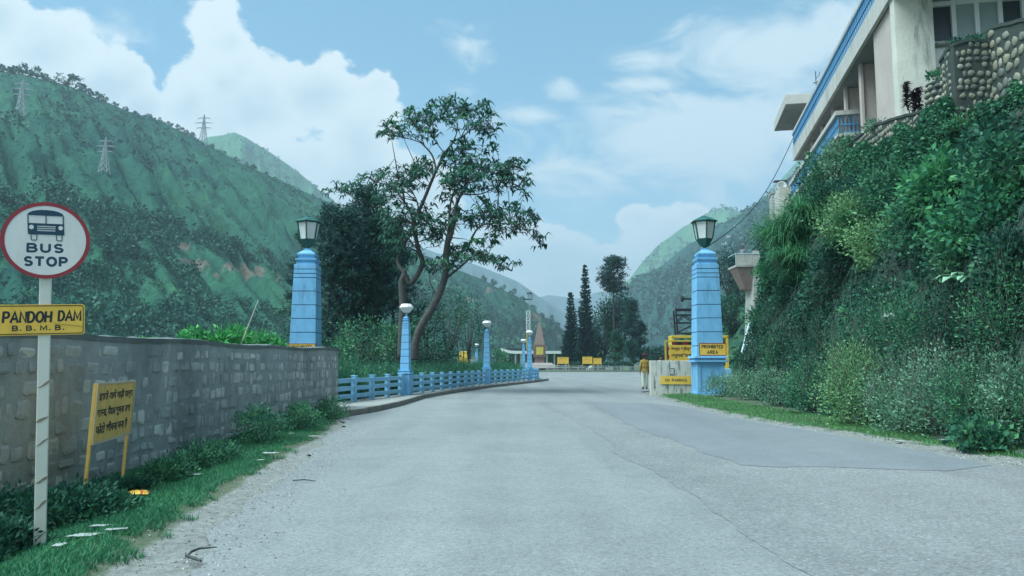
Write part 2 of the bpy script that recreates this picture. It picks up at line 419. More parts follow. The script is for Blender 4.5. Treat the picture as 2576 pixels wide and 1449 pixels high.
# ---- the road: worn pale asphalt, with a rougher patch and a smooth newer patch laid over it
def asphalt(name, lo, hi, stone, rough_amt, scale=1.0):
    q = NT(name); c = q.coord('World')
    big = q.noise(c, .35, 6, .6, .3); mid = q.noise(c, 2.2, 6, .62); fine = q.noise(c, 55, 4, .7)
    lanes = q.noise(q.coord('World', (1.1, .07, 1)), 1.0, 4, .5)
    k = q.math('ADD', q.math('ADD', q.math('MULTIPLY', big, .38), q.math('MULTIPLY', mid, .24)), q.math('MULTIPLY', lanes, .38))
    cc = q.ramp(k, [(.40, lo), (.60, hi)])
    vor = q.n('ShaderNodeTexVoronoi', {'Vector': c, 'Scale': 58.0}, feature='F1')
    sp = q.ramp(q.n('ShaderNodeSeparateColor', {0: vor.outputs['Color']}).outputs[0], [(0.0, .62), (.5, 1.0), (.86, 1.06), (1.0, stone)])
    mm = q.n('ShaderNodeMix', data_type='RGBA', blend_type='MULTIPLY'); mm.inputs[0].default_value = rough_amt
    q.set(mm.inputs[6], cc); q.set(mm.inputs[7], sp)
    spots = q.ramp(q.noise(c, 5.5, 5, .75), [(.68, 0.0), (.76, 1.0)])
    cc = q.mix(q.math('MULTIPLY', spots, .22), mm.outputs[2], tuple(x * .45 for x in lo))
    q.bump(q.math('ADD', vor.outputs['Distance'], q.math('MULTIPLY', fine, .5)), .35, .012)
    return q.done(cc, .88, .25)
ROAD = asphalt('worn_asphalt', (.195, .210, .212), (.255, .270, .268), 1.3, .7)
ROAD2 = asphalt('rough_asphalt', (.186, .197, .197), (.24, .25, .248), 1.5, .85)
ROAD3 = asphalt('smooth_asphalt', (.168, .188, .198), (.208, .226, .236), 1.12, .5)

def jag(pts, step=.35, amp=.06, close=True):
    out = []
    n = len(pts)
    for i in range(n if close else n - 1):
        a, b = Vector((*pts[i][:2], 0)), Vector((*pts[(i + 1) % n][:2], 0)); L = (b - a).length
        if L < 1e-6: continue
        d = (b - a) / L; nn = Vector((-d.y, d.x, 0)); k = max(1, int(L / step))
        for j in range(k):
            p = a + d * (L * j / k)
            o = (mnoise.noise(p * 1.1) * 1.3 + mnoise.noise(p * 3.7) * .45) * amp
            out.append(p + nn * o)
    return out
def sheet(name, pts, z, mat, thick=.0):
    bm = bmesh.new(); f = bm.faces.new([bm.verts.new((p.x, p.y, z)) for p in pts])
    if f.normal.z < 0: f.normal_flip()
    bmesh.ops.triangulate(bm, faces=bm.faces[:])
    bm.normal_update()
    for g in bm.faces:
        if g.normal.z < 0: g.normal_flip()
    me = bpy.data.meshes.new(name); bm.to_mesh(me); bm.free(); me.materials.append(mat)
    return tag(link(bpy.data.objects.new(name, me)), kind='structure')
lft = [(x + .02 + (.26 if y < 12 else .26 * max(0, (17 - y) / 5)), y) for y, x in GL if y <= 18.6]
kerb = [(G(u, v).x, G(u, v).y) for u, v in [(860, 1049), (928, 1037.7), (995, 1022.7), (1062.6, 1002), (1126, 990.8), (1227.5, 975.8), (1340, 962.7), (1377, 957)]]
tip = [(2.75, 60.6), (2.3, 62.3), (1.4, 64)]
rgt = [(x - (.62 if y < 14 else .3), y) for y, x in GR][::-1]
roadpts = jag(lft, .14, .16, False) + [Vector((x - .05, y, 0)) for x, y in kerb + tip] + \
    [Vector(p + (0,)) for p in [(-3, 72), (-14, 80), (-40, 88), (-40, 112), (-12, 117.4), (8, 117.6), (28, 116)]] + jag(rgt, .35, .10, False) + [Vector((7, -20, 0))]
sheet('road', roadpts, .004, ROAD)
patch = [G(u, v) for u, v in [(1345, 1011), (1390, 1030), (1440, 1055), (1500, 1090), (1530, 1115), (1560, 1150), (1640, 1185), (1700, 1222), (1760, 1262), (1830, 1310), (1900, 1365), (1990, 1430)]]
p2 = jag([(p.x, p.y) for p in patch] + [(2.2, 2.0), (2.6, -14)], .16, .085, False) + jag([(6.4, -14), (6.25, 9.5), (6.0, 12), (5.7, 15), (5.2, 18), (5.15, 22.5), (4.6, 25.8)], .4, .06, False) + jag([(4.3, 26), (patch[0].x, patch[0].y)], .3, .05, False)
sheet('road_patch_rough', p2, .008, ROAD2)
sm = [G(u, v) for u, v in [(1478, 1011), (1530, 1040), (1580, 1070), (1680, 1105), (1750, 1130), (1800, 1150), (1860, 1172), (1960, 1179), (2080, 1176), (2200, 1181), (2330, 1184), (2440, 1188)]]
p3 = jag([(p.x, p.y) for p in sm], .16, .10, False) + jag([(6.1, 9.9), (6.12, 11.2), (5.9, 14), (5.4, 17), (5.1, 20), (5.1, 23), (4.5, 25.5)], .3, .05, False)
sheet('road_patch_smooth', p3, .012, ROAD3)

# ---- pavement with a concrete kerb on the left
fence_line = [(-5.1, 22.4), (-3.97, 28.6), (-1.43, 43.5), (1.24, 54), (1.95, 57.6), (1.95, 60.5), (1.0, 66)]
kp = [(x - .02, y) for x, y in kerb] + [(2.72, 60.6), (2.3, 62.2), (1.4, 63.8)]
outer = []
for i in range(len(kp) - 1):
    for j in range(6):
        f = j / 6; outer.append((kp[i][0] * (1 - f) + kp[i + 1][0] * f, kp[i][1] * (1 - f) + kp[i + 1][1] * f))
outer.append(kp[-1])
inner = [(-.2, 66), (-.5, 58), (-1.0, 53), (-3.4, 43), (-5.5, 29), (-6.3, 20.9), (-4.68, 20.9)]
PAVE = concrete('pavement_concrete', (.30, .31, .29), (.14, .15, .13), .45, 1.5)
KERBM = concrete('kerb_concrete', (.22, .22, .20), (.07, .075, .07), .55, 2.0)
mb = MB(); mb.prism(outer + inner, -.1, .145); tag(mb.build('pavement', PAVE), kind='structure')
mb = MB()
for i in range(len(outer) - 1):
    a, b = Vector((*outer[i], 0)), Vector((*outer[i + 1], 0)); d = (b - a).normalized(); n = Vector((d.y, -d.x, 0))
    g = d * .006
    mb.prism([tuple(p)[:2] for p in (a + g - n * .004, a + g + n * (.13 + .01 * random.random()), b - g + n * (.13 + .01 * random.random()), b - g - n * .004)], -.08, .15 + .012 * random.random())
tag(mb.build('kerb', KERBM, bevel=.012), kind='structure')

# ---- lawn beyond the road's far edge, with a low kerb
LAWNM = painted('lawn_grass', (.055, .15, .06), .3, .95, .6, kind='Object')
mb = MB(); mb.prism([(-40, 118), (26, 118), (40, 126), (40, 175), (-40, 175)], -.05, .10); tag(mb.build('lawn', LAWNM), kind='structure')
mb = MB(); mb.box((-7, 117.85, .06), (66, .2, .2)); tag(mb.build('lawn_kerb', KERBM), kind='structure')

# ---- hillsides
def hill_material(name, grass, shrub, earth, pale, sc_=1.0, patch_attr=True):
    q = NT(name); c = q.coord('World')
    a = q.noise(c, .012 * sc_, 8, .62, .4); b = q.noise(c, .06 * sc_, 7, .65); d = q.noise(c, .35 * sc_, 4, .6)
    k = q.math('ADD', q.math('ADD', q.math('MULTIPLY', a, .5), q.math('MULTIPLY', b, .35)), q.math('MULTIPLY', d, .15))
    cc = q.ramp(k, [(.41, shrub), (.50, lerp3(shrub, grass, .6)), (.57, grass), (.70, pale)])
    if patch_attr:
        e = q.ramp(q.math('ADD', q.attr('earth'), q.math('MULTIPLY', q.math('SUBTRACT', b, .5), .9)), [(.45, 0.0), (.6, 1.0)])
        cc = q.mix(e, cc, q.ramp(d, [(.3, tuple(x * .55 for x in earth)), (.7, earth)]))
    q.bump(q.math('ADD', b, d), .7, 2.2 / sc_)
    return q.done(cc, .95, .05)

HILLS = {}
def hillside(name, ridge, foot, ns, ntt, amp, mat, seed, p=1.0, back=(.5, .8), marks=()):
    ru = np.array([r[0] for r in ridge], float); rv = np.array([r[1] for r in ridge], float); rD = np.array([r[2] for r in ridge], float)
    cum = np.concatenate([[0], np.cumsum(np.hypot(np.diff(ru), np.diff(rv)))])
    S = np.linspace(0, cum[-1], ns)
    U, V_, D = np.interp(S, cum, ru), np.interp(S, cum, rv), np.interp(S, cum, rD)
    Rg = np.array([tuple(W(u, v, d)) for u, v, d in zip(U, V_, D)])
    f = np.array(foot, float); fs = np.linspace(0, 1, len(f)); ss = np.linspace(0, 1, ns)
    Ft = np.stack([np.interp(ss, fs, f[:, i]) for i in range(3)], 1)
    T = np.concatenate([np.linspace(0, 1, ntt), 1 + np.linspace(.08, 1, 8) * back[1]])
    P = np.zeros((len(T), ns, 3))
    for i, t in enumerate(T):
        if t <= 1:
            P[i] = Ft + (Rg - Ft) * t; P[i, :, 2] = Ft[:, 2] + (Rg[:, 2] - Ft[:, 2]) * t ** p
        else:
            k = (t - 1)
            P[i, :, :2] = Rg[:, :2] + (Rg - Ft)[:, :2] * k; P[i, :, 2] = np.maximum(Rg[:, 2] - (Rg[:, 2] - Ft[:, 2]) * k * .85, -3)
    L = np.linalg.norm(Rg - Ft, axis=1).mean()
    for i, t in enumerate(T):
        w = amp * (math.sin(math.pi * min(t, 1)) ** .7 if t < 1 else 0) + amp * .03 * (t < 1.01)
        if w < 1e-4: continue
        for j in range(ns):
            s = S[j] / 60.0
            g = 1 - abs(mnoise.noise((s * 1.6 + seed + mnoise.noise((s * .8, t * 2, seed)) * .8, t * .9, seed))) * 2
            g2 = mnoise.fractal((s * 3 + seed, t * 6, seed * 2), .8, 2.1, 5)
            P[i, j, 2] += w * (g * .42 + g2 * .5)
            P[i, j, 1] += w * .35 * mnoise.noise((s * 4, t * 7, seed + 9))
    nt_ = len(T); ix = np.arange(nt_ * ns).reshape(nt_, ns)
    Fq = np.stack([ix[:-1, :-1], ix[:-1, 1:], ix[1:, 1:], ix[1:, :-1]], -1).reshape(-1, 4)
    Vv = P.reshape(-1, 3)
    o = npmesh(name, Vv, Fq, mat, smooth=True); tag(o, kind='structure')
    earth = np.zeros(len(Vv), np.float32)
    HILLS[name] = (o, P, BVHTree.FromPolygons([tuple(x) for x in Vv], [tuple(x) for x in Fq.tolist()]), earth)
    for (u, v, rx, rz) in marks:                # bare cuts in the slope, placed where the sight line meets it
        c = on_hill(name, u, v)
        if c is None: continue
        dd = Vv - np.array(c); k = c.y / FPX
        e = 1 - np.sqrt((dd[:, 0] / (rx * k)) ** 2 + (dd[:, 2] / (rz * k)) ** 2 + (dd[:, 1] / (rx * k * 2.5)) ** 2)
        earth[:] = np.maximum(earth, np.clip(e * 1.7, 0, 1))
    at = o.data.attributes.new('earth', 'FLOAT', 'POINT'); at.data.foreach_set('value', earth)
    return o
def on_hill(name, u, v):
    h = HILLS[name][2].ray_cast(Vector((0, 0, CAMZ)), ray(u, v).normalized())
    return h[0]

HG = hill_material('hill_grass', (.032, .118, .072), (.014, .060, .054), (.165, .155, .125), (.072, .20, .09))
HR = hill_material('shaded_hill_grass', (.030, .088, .075), (.016, .05, .052), (.24, .19, .14), (.05, .125, .085), .8)  # shade on the right hill put into darker grass colours
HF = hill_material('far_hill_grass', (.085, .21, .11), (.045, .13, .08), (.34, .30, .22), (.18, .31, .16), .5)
HP = hill_material('haze_blue_hill', (.06, .125, .115), (.04, .09, .09), (.2, .2, .18), (.09, .15, .11), .4)  # blue of the distant haze put into the hill colours

left_ridge = [(-700, 100, 380), (-400, 150, 400), (-150, 176, 420), (0, 182, 430), (60, 188, 432), (130, 206, 440), (180, 220, 446), (250, 250, 455), (330, 283, 465), (400, 303, 480), (500, 352, 500), (600, 408, 520),
              (700, 452, 545), (800, 498, 570), (850, 525, 580), (950, 577, 600), (1030, 625, 615), (1110, 664, 625), (1200, 698, 640), (1260, 728, 645), (1300, 745, 650), (1350, 786, 655), (1395, 815, 660), (1417, 842, 662), (1422, 880, 664), (1425, 915, 666)]
left_foot = [(-190, 10, -1), (-120, 60, -1), (-72, 110, -1), (-52, 180, -1), (-40, 260, -1), (-22, 360, -1), (2, 470, -1), (30, 590, -1), (46, 655, -1)]
hillside('left_hill', left_ridge, left_foot, 260, 110, 16, HG, 3.3, 1.08,
         marks=[(470, 622, 40, 26), (500, 670, 55, 36), (620, 680, 62, 34), (575, 668, 22, 24), (540, 690, 40, 18), (300, 692, 26, 8), (395, 690, 34, 10), (690, 700, 30, 14), (232, 700, 20, 7), (1230, 728, 26, 12), (1345, 800, 24, 22), (1180, 752, 30, 10), (1395, 850, 16, 20), (430, 545, 16, 8)])
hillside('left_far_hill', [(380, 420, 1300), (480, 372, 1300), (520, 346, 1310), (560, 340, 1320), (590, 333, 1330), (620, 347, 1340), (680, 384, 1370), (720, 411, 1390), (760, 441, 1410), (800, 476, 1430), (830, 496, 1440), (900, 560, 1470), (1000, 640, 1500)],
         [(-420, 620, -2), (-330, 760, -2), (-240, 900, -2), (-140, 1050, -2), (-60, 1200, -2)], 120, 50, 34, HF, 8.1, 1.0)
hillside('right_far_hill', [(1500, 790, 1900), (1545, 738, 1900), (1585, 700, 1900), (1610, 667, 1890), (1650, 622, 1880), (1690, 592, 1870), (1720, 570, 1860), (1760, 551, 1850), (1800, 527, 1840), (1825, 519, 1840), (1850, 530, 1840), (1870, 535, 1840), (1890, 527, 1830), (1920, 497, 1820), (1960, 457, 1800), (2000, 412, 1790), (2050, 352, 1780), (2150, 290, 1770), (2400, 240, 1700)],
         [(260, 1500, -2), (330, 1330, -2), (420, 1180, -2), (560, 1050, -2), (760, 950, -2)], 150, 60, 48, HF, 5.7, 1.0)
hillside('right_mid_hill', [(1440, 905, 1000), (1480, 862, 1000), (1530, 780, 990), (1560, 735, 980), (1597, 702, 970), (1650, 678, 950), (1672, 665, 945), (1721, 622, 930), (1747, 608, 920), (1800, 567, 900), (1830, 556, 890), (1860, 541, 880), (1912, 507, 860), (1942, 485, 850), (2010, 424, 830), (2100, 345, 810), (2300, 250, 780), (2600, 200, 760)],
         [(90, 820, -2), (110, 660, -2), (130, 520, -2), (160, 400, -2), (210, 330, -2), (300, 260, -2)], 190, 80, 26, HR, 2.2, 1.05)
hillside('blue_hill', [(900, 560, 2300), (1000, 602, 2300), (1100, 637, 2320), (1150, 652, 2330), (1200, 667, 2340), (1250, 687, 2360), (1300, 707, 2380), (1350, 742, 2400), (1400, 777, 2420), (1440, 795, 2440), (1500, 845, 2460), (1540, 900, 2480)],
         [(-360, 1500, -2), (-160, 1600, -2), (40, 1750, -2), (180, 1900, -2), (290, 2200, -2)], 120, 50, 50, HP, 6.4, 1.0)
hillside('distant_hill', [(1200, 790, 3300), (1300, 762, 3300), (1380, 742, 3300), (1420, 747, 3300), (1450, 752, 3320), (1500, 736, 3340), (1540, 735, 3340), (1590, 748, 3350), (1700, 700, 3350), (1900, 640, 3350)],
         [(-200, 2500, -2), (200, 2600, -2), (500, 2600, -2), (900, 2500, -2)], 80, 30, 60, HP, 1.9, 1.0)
hillside('right_near_slope', [(1690, 912, 175), (1740, 895, 170), (1780, 862, 160), (1830, 800, 150), (1880, 730, 140), (1930, 650, 130), (1990, 600, 120), (2100, 500, 110), (2300, 430, 105), (2600, 400, 100)],
         [(27, 165, -.5), (24, 130, -.5), (21, 100, -.5), (20, 80, -.5), (21, 62, -.5), (28, 54, -.5), (40, 50, -.5)], 90, 40, 2.2, hill_material('near_slope_grass', (.05, .12, .06), (.025, .07, .05), (.2, .17, .12), (.12, .19, .09), 6.0, False), 4.4, .9)

# ---- the steep vegetated cliff on the right, below the building
cl = np.array([(8.2, -12), (8.0, 0), (7.8, 6), (7.5, 12), (7.4, 18), (8.1, 24), (8.9, 29), (9.9, 33), (12.2, 38), (17, 43), (24, 47), (36, 50)], float)
cld = np.concatenate([[0], np.cumsum(np.hypot(*np.diff(cl, axis=0).T))])
CPROF = np.array([(-.4, -.06), (0, .02), (.5, .35), (1.0, 1.2), (1.7, 2.9), (2.4, 4.7), (3.1, 6.2), (3.7, 7.0), (5, 7.6), (7, 7.9), (14, 8.3), (40, 9.0)])
def cliff_pt(d, cpar):                          # d: distance along the foot, cpar: distance back from it (arrays)
    d = np.asarray(d, float); cpar = np.asarray(cpar, float)
    x, y = np.interp(d, cld, cl[:, 0]), np.interp(d, cld, cl[:, 1])
    x2, y2 = np.interp(d + .8, cld, cl[:, 0]), np.interp(d + .8, cld, cl[:, 1]); x1, y1 = np.interp(d - .8, cld, cl[:, 0]), np.interp(d - .8, cld, cl[:, 1])
    tx, ty = x2 - x1, y2 - y1; n = np.hypot(tx, ty) + 1e-9; nxn, nyn = ty / n, -tx / n
    k = 1 - .52 * smooth01((y - 21) / 9)
    off = np.where(cpar < 4, cpar * k, 4 * k + (cpar - 4))
    z = np.interp(cpar, CPROF[:, 0], CPROF[:, 1])
    b = .55 * np.sin(d * .9 + z * .7) * np.sin(d * .37 + 1.3) + .35 * np.sin(d * 2.3 + z * 1.9 + 2)
    off = off + b * smooth01(z / 1.5) * .55
    return np.stack([x + nxn * off, y + nyn * off, z + .12 * np.sin(d * 3.1 + cpar * 2.7)], -1)
dd, cc_ = np.meshgrid(np.arange(0, cld[-1], .35), np.concatenate([np.arange(-.4, 4.2, .2), np.arange(4.5, 14, 1), [18, 26, 40]]))
CP = cliff_pt(dd, cc_); r0, c0 = dd.shape; ix = np.arange(r0 * c0).reshape(r0, c0)
Fq = np.stack([ix[:-1, :-1], ix[:-1, 1:], ix[1:, 1:], ix[1:, :-1]], -1).reshape(-1, 4)
q = NT('cliff_earth'); c = q.coord('World'); a = q.noise(c, 1.3, 7, .65); b = q.noise(c, 9, 5, .6)
q.bump(q.math('ADD', a, b), .8, .1)
CLIFFM = q.done(q.ramp(q.math('ADD', q.math('MULTIPLY', a, .6), q.math('MULTIPLY', b, .4)), [(.35, (.025, .055, .048)), (.5, (.05, .085, .066)), (.65, (.10, .11, .085))]), .95, .1)
tag(npmesh('cliff', CP.reshape(-1, 3), Fq, CLIFFM, smooth=True), kind='structure')

# ================================================================== WALLS
def stone_mat(name, stops, bump=.5, scale=9.0, stain=.5):
    q = NT(name); c = q.coord('World'); a = q.noise(c, scale, 6, .65); b = q.noise(c, scale * 5, 4, .6)
    f = q.math('ADD', q.attr(), q.math('MULTIPLY', q.math('SUBTRACT', a, .5), .55))
    cc = q.ramp(f, stops)
    dk = q.ramp(q.noise(q.coord('World', (1, 1, .3)), 1.1, 7, .7, .5), [(.46, 0.0), (.66, 1.0)])
    cc = q.mix(q.math('MULTIPLY', dk, stain), cc, (.035, .05, .05))
    q.bump(q.math('ADD', q.math('MULTIPLY', a, .6), q.math('MULTIPLY', b, .5)), bump, .02)
    return q.done(cc, .9, .2)
MASON = stone_mat('dressed_stone', [(0, (.22, .255, .265)), (.45, (.38, .415, .42)), (.75, (.50, .53, .515)), (1, (.64, .66, .62))], stain=.40)
MORTAR = stone_mat('weathered_mortar', [(0, (.17, .205, .213)), (.5, (.325, .365, .37)), (1, (.46, .485, .475))], .8, 6.0, .42)
COPING = stone_mat('coping_cement', [(0, (.09, .115, .12)), (.5, (.16, .19, .19)), (1, (.28, .30, .29))], .5, 5.0)

def wall_top(y): return 1.60 + .005 * (y - 7.5) + .015 * math.sin(y * 1.7) + .012 * math.sin(y * .63 + 1)
def wall_x(y): return -5.16 + (y - 4.0) * .0262 + .02 * math.sin(y * .4)
WY0, WY1 = .5, 20.75
w = thing('stone_wall', 'long grey wall of dressed stone blocks in mortar along the left verge', 'stone wall', (wall_x(10), 10, 0))
ox, oy = wall_x(10), 10
mb = MB(); N = 60
fr, bk = [], []
rs = []
for i in range(N + 1):
    y = WY0 + (WY1 - WY0) * i / N; x = wall_x(y); zt = wall_top(y)
    rs.append([(x - ox, y - oy, -.5), (x - ox + .0, y - oy, zt), (x - ox - .42, y - oy, zt), (x - ox - .42, y - oy, -.5)])
mb.rings(rs)
mb.build('masonry', MORTAR, w)
ms = MB(); z = -.22; row = 0
while z < 1.5:
    h = random.uniform(.15, .24); y = WY0 + random.uniform(0, .3)
    while y < WY1 - .1:
        L = random.choice((random.uniform(.10, .22), random.uniform(.18, .40))); L = min(L, WY1 - .05 - y)
        top = min(z + h, wall_top(y) - .07)
        if L > .08 and top - z > .07 and random.random() > .14:
            cy, cz = y + L / 2, (z + top) / 2 + random.uniform(-.025, .025); g = .012
            hy, hz = (L / 2 - g) * random.uniform(.78, 1), ((top - z) / 2 - g) * random.uniform(.68, 1.04); pr = random.uniform(.001, .014); tn = min(1, max(0, random.gauss(.40, .12))) if random.random() < .70 - .012 * y else random.uniform(.55, 1.0)
            r0_, r1_, r2_ = [], [], []
            jq = [(random.uniform(-.13, .02), random.uniform(-.13, .03)) for _ in range(4)]
            cor = [(sy * (1 + q[0]), sz * (1 + q[1])) for (sy, sz), q in zip(((-1, -1), (1, -1), (1, 1), (-1, 1)), jq)]
            out8 = []
            for k in range(4):
                p_, q_ = cor[k], cor[(k + 1) % 4]
                for f in (.14, .5, .86): out8.append((p_[0] + (q_[0] - p_[0]) * f + random.uniform(-.07, .07), p_[1] + (q_[1] - p_[1]) * f + random.uniform(-.08, .08)))
            tl1, tl2 = random.uniform(-.01, .01), random.uniform(-.01, .01)
            for (py, pz) in out8:
                py, pz = py * hy, pz * hz; X = wall_x(cy + py) - ox; e_ = pr + tl1 * py / hy + tl2 * pz / hz + random.uniform(-.003, .003)
                r0_.append((X - .03, cy + py - oy, cz + pz)); r1_.append((X + max(.001, e_ * .8), cy + py * .97 - oy, cz + pz * .96)); r2_.append((X + e_ + .003, cy + py * .6 - oy, cz + pz * .6))
            ms.rings([r0_, r1_, r2_], t=tn, caps=(False, True))
        y += L
    z += h
ms.build('stone_facing', MASON, w)
# end face stones (towards the pavement) and the near-camera coping
ms = MB()
for k in range(7):
    for j in range(2):
        ms.box((wall_x(WY1) - ox - .11 - .2 * j, WY1 - oy + .003, .1 + k * .22), (.16, .03, .17), t=random.random())
ms.build('end_stones', MASON, w, bevel=.012)
mb = MB(); rs = []
for i in range(N * 2 + 1):
    y = WY0 - .02 + (WY1 + .05 - WY0) * i / (N * 2); x = wall_x(y) - ox; zt = wall_top(y); e = .012 * mnoise.noise((y * 2.3, 1, 1)); e2 = .02 * mnoise.noise((y * 3.1, 4, 1))
    rs.append([(x + .015 + e, y - oy, zt - .035 + e2), (x + .02 + e, y - oy, zt + .03 + e), (x - .2, y - oy, zt + .05 + e2), (x - .44, y - oy, zt + .03), (x - .44, y - oy, zt - .035)])
mb.rings(rs); mb.build('coping', COPING, w)

# ================================================================== LETTERING
def text(name, body, w, h, mat, parent, loc, bold=0.02, shear=0.0, spacing=1.0, depth=.0022, rot=(math.pi / 2, 0, 0)):
    # a line of writing w wide and h tall (its own outline), centred on loc and facing -Y
    cu = bpy.data.curves.new('lettering_source', 'FONT'); cu.body = body; cu.size = 1.0
    cu.offset = bold; cu.resolution_u = 4; cu.shear = shear; cu.space_character = spacing; cu.extrude = .02
    t = bpy.data.objects.new('lettering_source', cu); COL.objects.link(t)
    bpy.context.view_layer.update()
    me = bpy.data.meshes.new_from_object(t.evaluated_get(bpy.context.evaluated_depsgraph_get()))
    bpy.data.objects.remove(t); bpy.data.curves.remove(cu)
    n = len(me.vertices); v = np.empty(n * 3, np.float32); me.vertices.foreach_get('co', v); v = v.reshape(-1, 3)
    lo, hi = v.min(0), v.max(0)
    v = (v - (lo + hi) / 2) * np.array([w / (hi[0] - lo[0]), h / (hi[1] - lo[1]), depth / (hi[2] - lo[2])])
    me.vertices.foreach_set('co', v.astype(np.float32).ravel()); me.update()
    me.name = name; me.materials.clear(); me.materials.append(mat)
    o = link(bpy.data.objects.new(name, me), parent); o.location = loc; o.rotation_euler = rot
    return o
# block capitals as a sign painter strokes them: polylines on a unit cell
_c = lambda cx, cy, rx, ry, a0, a1, n=9: [(cx + rx * math.cos(R(a0 + (a1 - a0) * i / n)), cy + ry * math.sin(R(a0 + (a1 - a0) * i / n))) for i in range(n + 1)]
CAPS = {'A': [[(0, 0), (.42, 1), (.84, 0)], [(.16, .33), (.68, .33)]], 'B': [[(0, 0), (0, 1)], [(0, 1), (.38, 1)] + _c(.38, .76, .26, .24, 90, -90) + [(0, .52)], [(0, .52), (.42, .52)] + _c(.42, .26, .29, .26, 90, -90) + [(0, 0)]],
        'D': [[(0, 0), (0, 1)], [(0, 1), (.28, 1)] + _c(.28, .5, .44, .5, 90, -90, 12) + [(0, 0)]], 'E': [[(.6, 1), (0, 1), (0, 0), (.6, 0)], [(0, .52), (.5, .52)]], 'G': [_c(.42, .5, .42, .5, 50, 330, 16) + [(.80, .42), (.48, .42)]],
        'H': [[(0, 0), (0, 1)], [(.7, 0), (.7, 1)], [(0, .52), (.7, .52)]], 'I': [[(0, 0), (0, 1)]], 'K': [[(0, 0), (0, 1)], [(.66, 1), (.04, .42)], [(.24, .60), (.70, 0)]], 'M': [[(0, 0), (.04, 1), (.46, .18), (.88, 1), (.92, 0)]], 'N': [[(0, 0), (0, 1), (.68, 0), (.68, 1)]],
        'O': [_c(.42, .5, .42, .5, 90, 450, 20)], 'P': [[(0, 0), (0, 1)], [(0, 1), (.36, 1)] + _c(.36, .73, .29, .27, 90, -90) + [(0, .46)]], 'R': [[(0, 0), (0, 1)], [(0, 1), (.36, 1)] + _c(.36, .74, .28, .26, 90, -90) + [(0, .48)], [(.30, .48), (.68, 0)]],
        'S': [_c(.33, .75, .29, .25, 40, 270, 9) + _c(.33, .25, .32, .25, 90, -140, 9)], 'T': [[(.36, 0), (.36, 1)], [(0, 1), (.72, 1)]], 'U': [[(0, 1), (0, .32)] + _c(.34, .32, .34, .32, 180, 360, 10) + [(.68, 1)]], '.': [[(0, .06), (.12, .06)]]}
def caps(name, body, w, h, mat, parent, loc, weight=.17, shear=0.0, gap=.24):
    x = 0; strokes = []
    for ch in body:
        if ch == ' ': x += .42; continue
        g = CAPS[ch]; wd = max(p[0] for s in g for p in s)
        strokes += [[(x + p[0] + shear * p[1], p[1]) for p in s] for s in g]; x += wd + gap + weight * .6
    lo, hi = min(p[0] for s in strokes for p in s) - weight / 2, max(p[0] for s in strokes for p in s) + weight / 2
    fx, fz = w / (hi - lo), h / (1 + weight); mb = MB()
    for k, s in enumerate(strokes):
        P = [Vector(((p[0] - lo) * fx - w / 2, 0, (p[1] - .5) * fz)) for p in s]; n = len(P); closed = (P[0] - P[-1]).length < 1e-5; hw = weight * fz / 2; L, Rr_ = [], []
        for i in range(n):
            a, b = P[i - 1] if i else (P[-2] if closed else P[0]), P[i + 1] if i < n - 1 else (P[1] if closed else P[-1])
            d0, d1 = (P[i] - a), (b - P[i]); d0 = d0.normalized() if d0.length > 1e-9 else d1.normalized(); d1 = d1.normalized() if d1.length > 1e-9 else d0
            t = (d0 + d1); t = t.normalized() if t.length > .2 else d1; nn = Vector((-t.z, 0, t.x)); m = min(1.9, 1 / max(.35, abs(nn.dot(Vector((-d1.z, 0, d1.x))))))
            e = Vector((0, 0, 0))
            if not closed and i in (0, n - 1): e = t * (hw * .55) * (-1 if i == 0 else 1)
            L.append(P[i] + e + nn * hw * m); Rr_.append(P[i] + e - nn * hw * m)
        y = -.0002 * (k % 4)
        mb.add([(p.x, y, p.z) for q in zip(L, Rr_) for p in q], [(2 * i, 2 * i + 1, 2 * i + 3, 2 * i + 2) for i in range(n - 1)])
    return mb.build(name, mat, parent, loc=loc)
def flat_poly(pts, y, th=.003):                 # outline in x,z given thickness towards -y
    mb = MB(); mb.rings([[(p[0], y, p[1]) for p in pts], [(p[0], y - th, p[1]) for p in pts]]); return mb
def add_flat(mb, pts, y, th=.003):
    mb.rings([[(p[0], y, p[1]) for p in pts], [(p[0], y - th, p[1]) for p in pts]])
def rrect(x0, z0, x1, z1, r, n=4):
    out = []
    for cx, cz, a0 in ((x1 - r, z0 + r, -90), (x1 - r, z1 - r, 0), (x0 + r, z1 - r, 90), (x0 + r, z0 + r, 180)):
        for k in range(n + 1):
            a = R(a0 + 90 * k / n); out.append((cx + r * math.cos(a), cz + r * math.sin(a)))
    return out
def ring_flat(mb, outer, inner, y, th=.003):
    n = len(outer)
    vs = [(p[0], y, p[1]) for p in outer] + [(p[0], y, p[1]) for p in inner] + [(p[0], y - th, p[1]) for p in outer] + [(p[0], y - th, p[1]) for p in inner]
    fs = []
    for i in range(n):
        j = (i + 1) % n
        fs += [(2 * n + i, 2 * n + j, 3 * n + j, 3 * n + i), (i, 2 * n + i, 2 * n + j, j)[::-1], (n + i, n + j, 3 * n + j, 3 * n + i)[::-1]]
    mb.add(vs, fs)

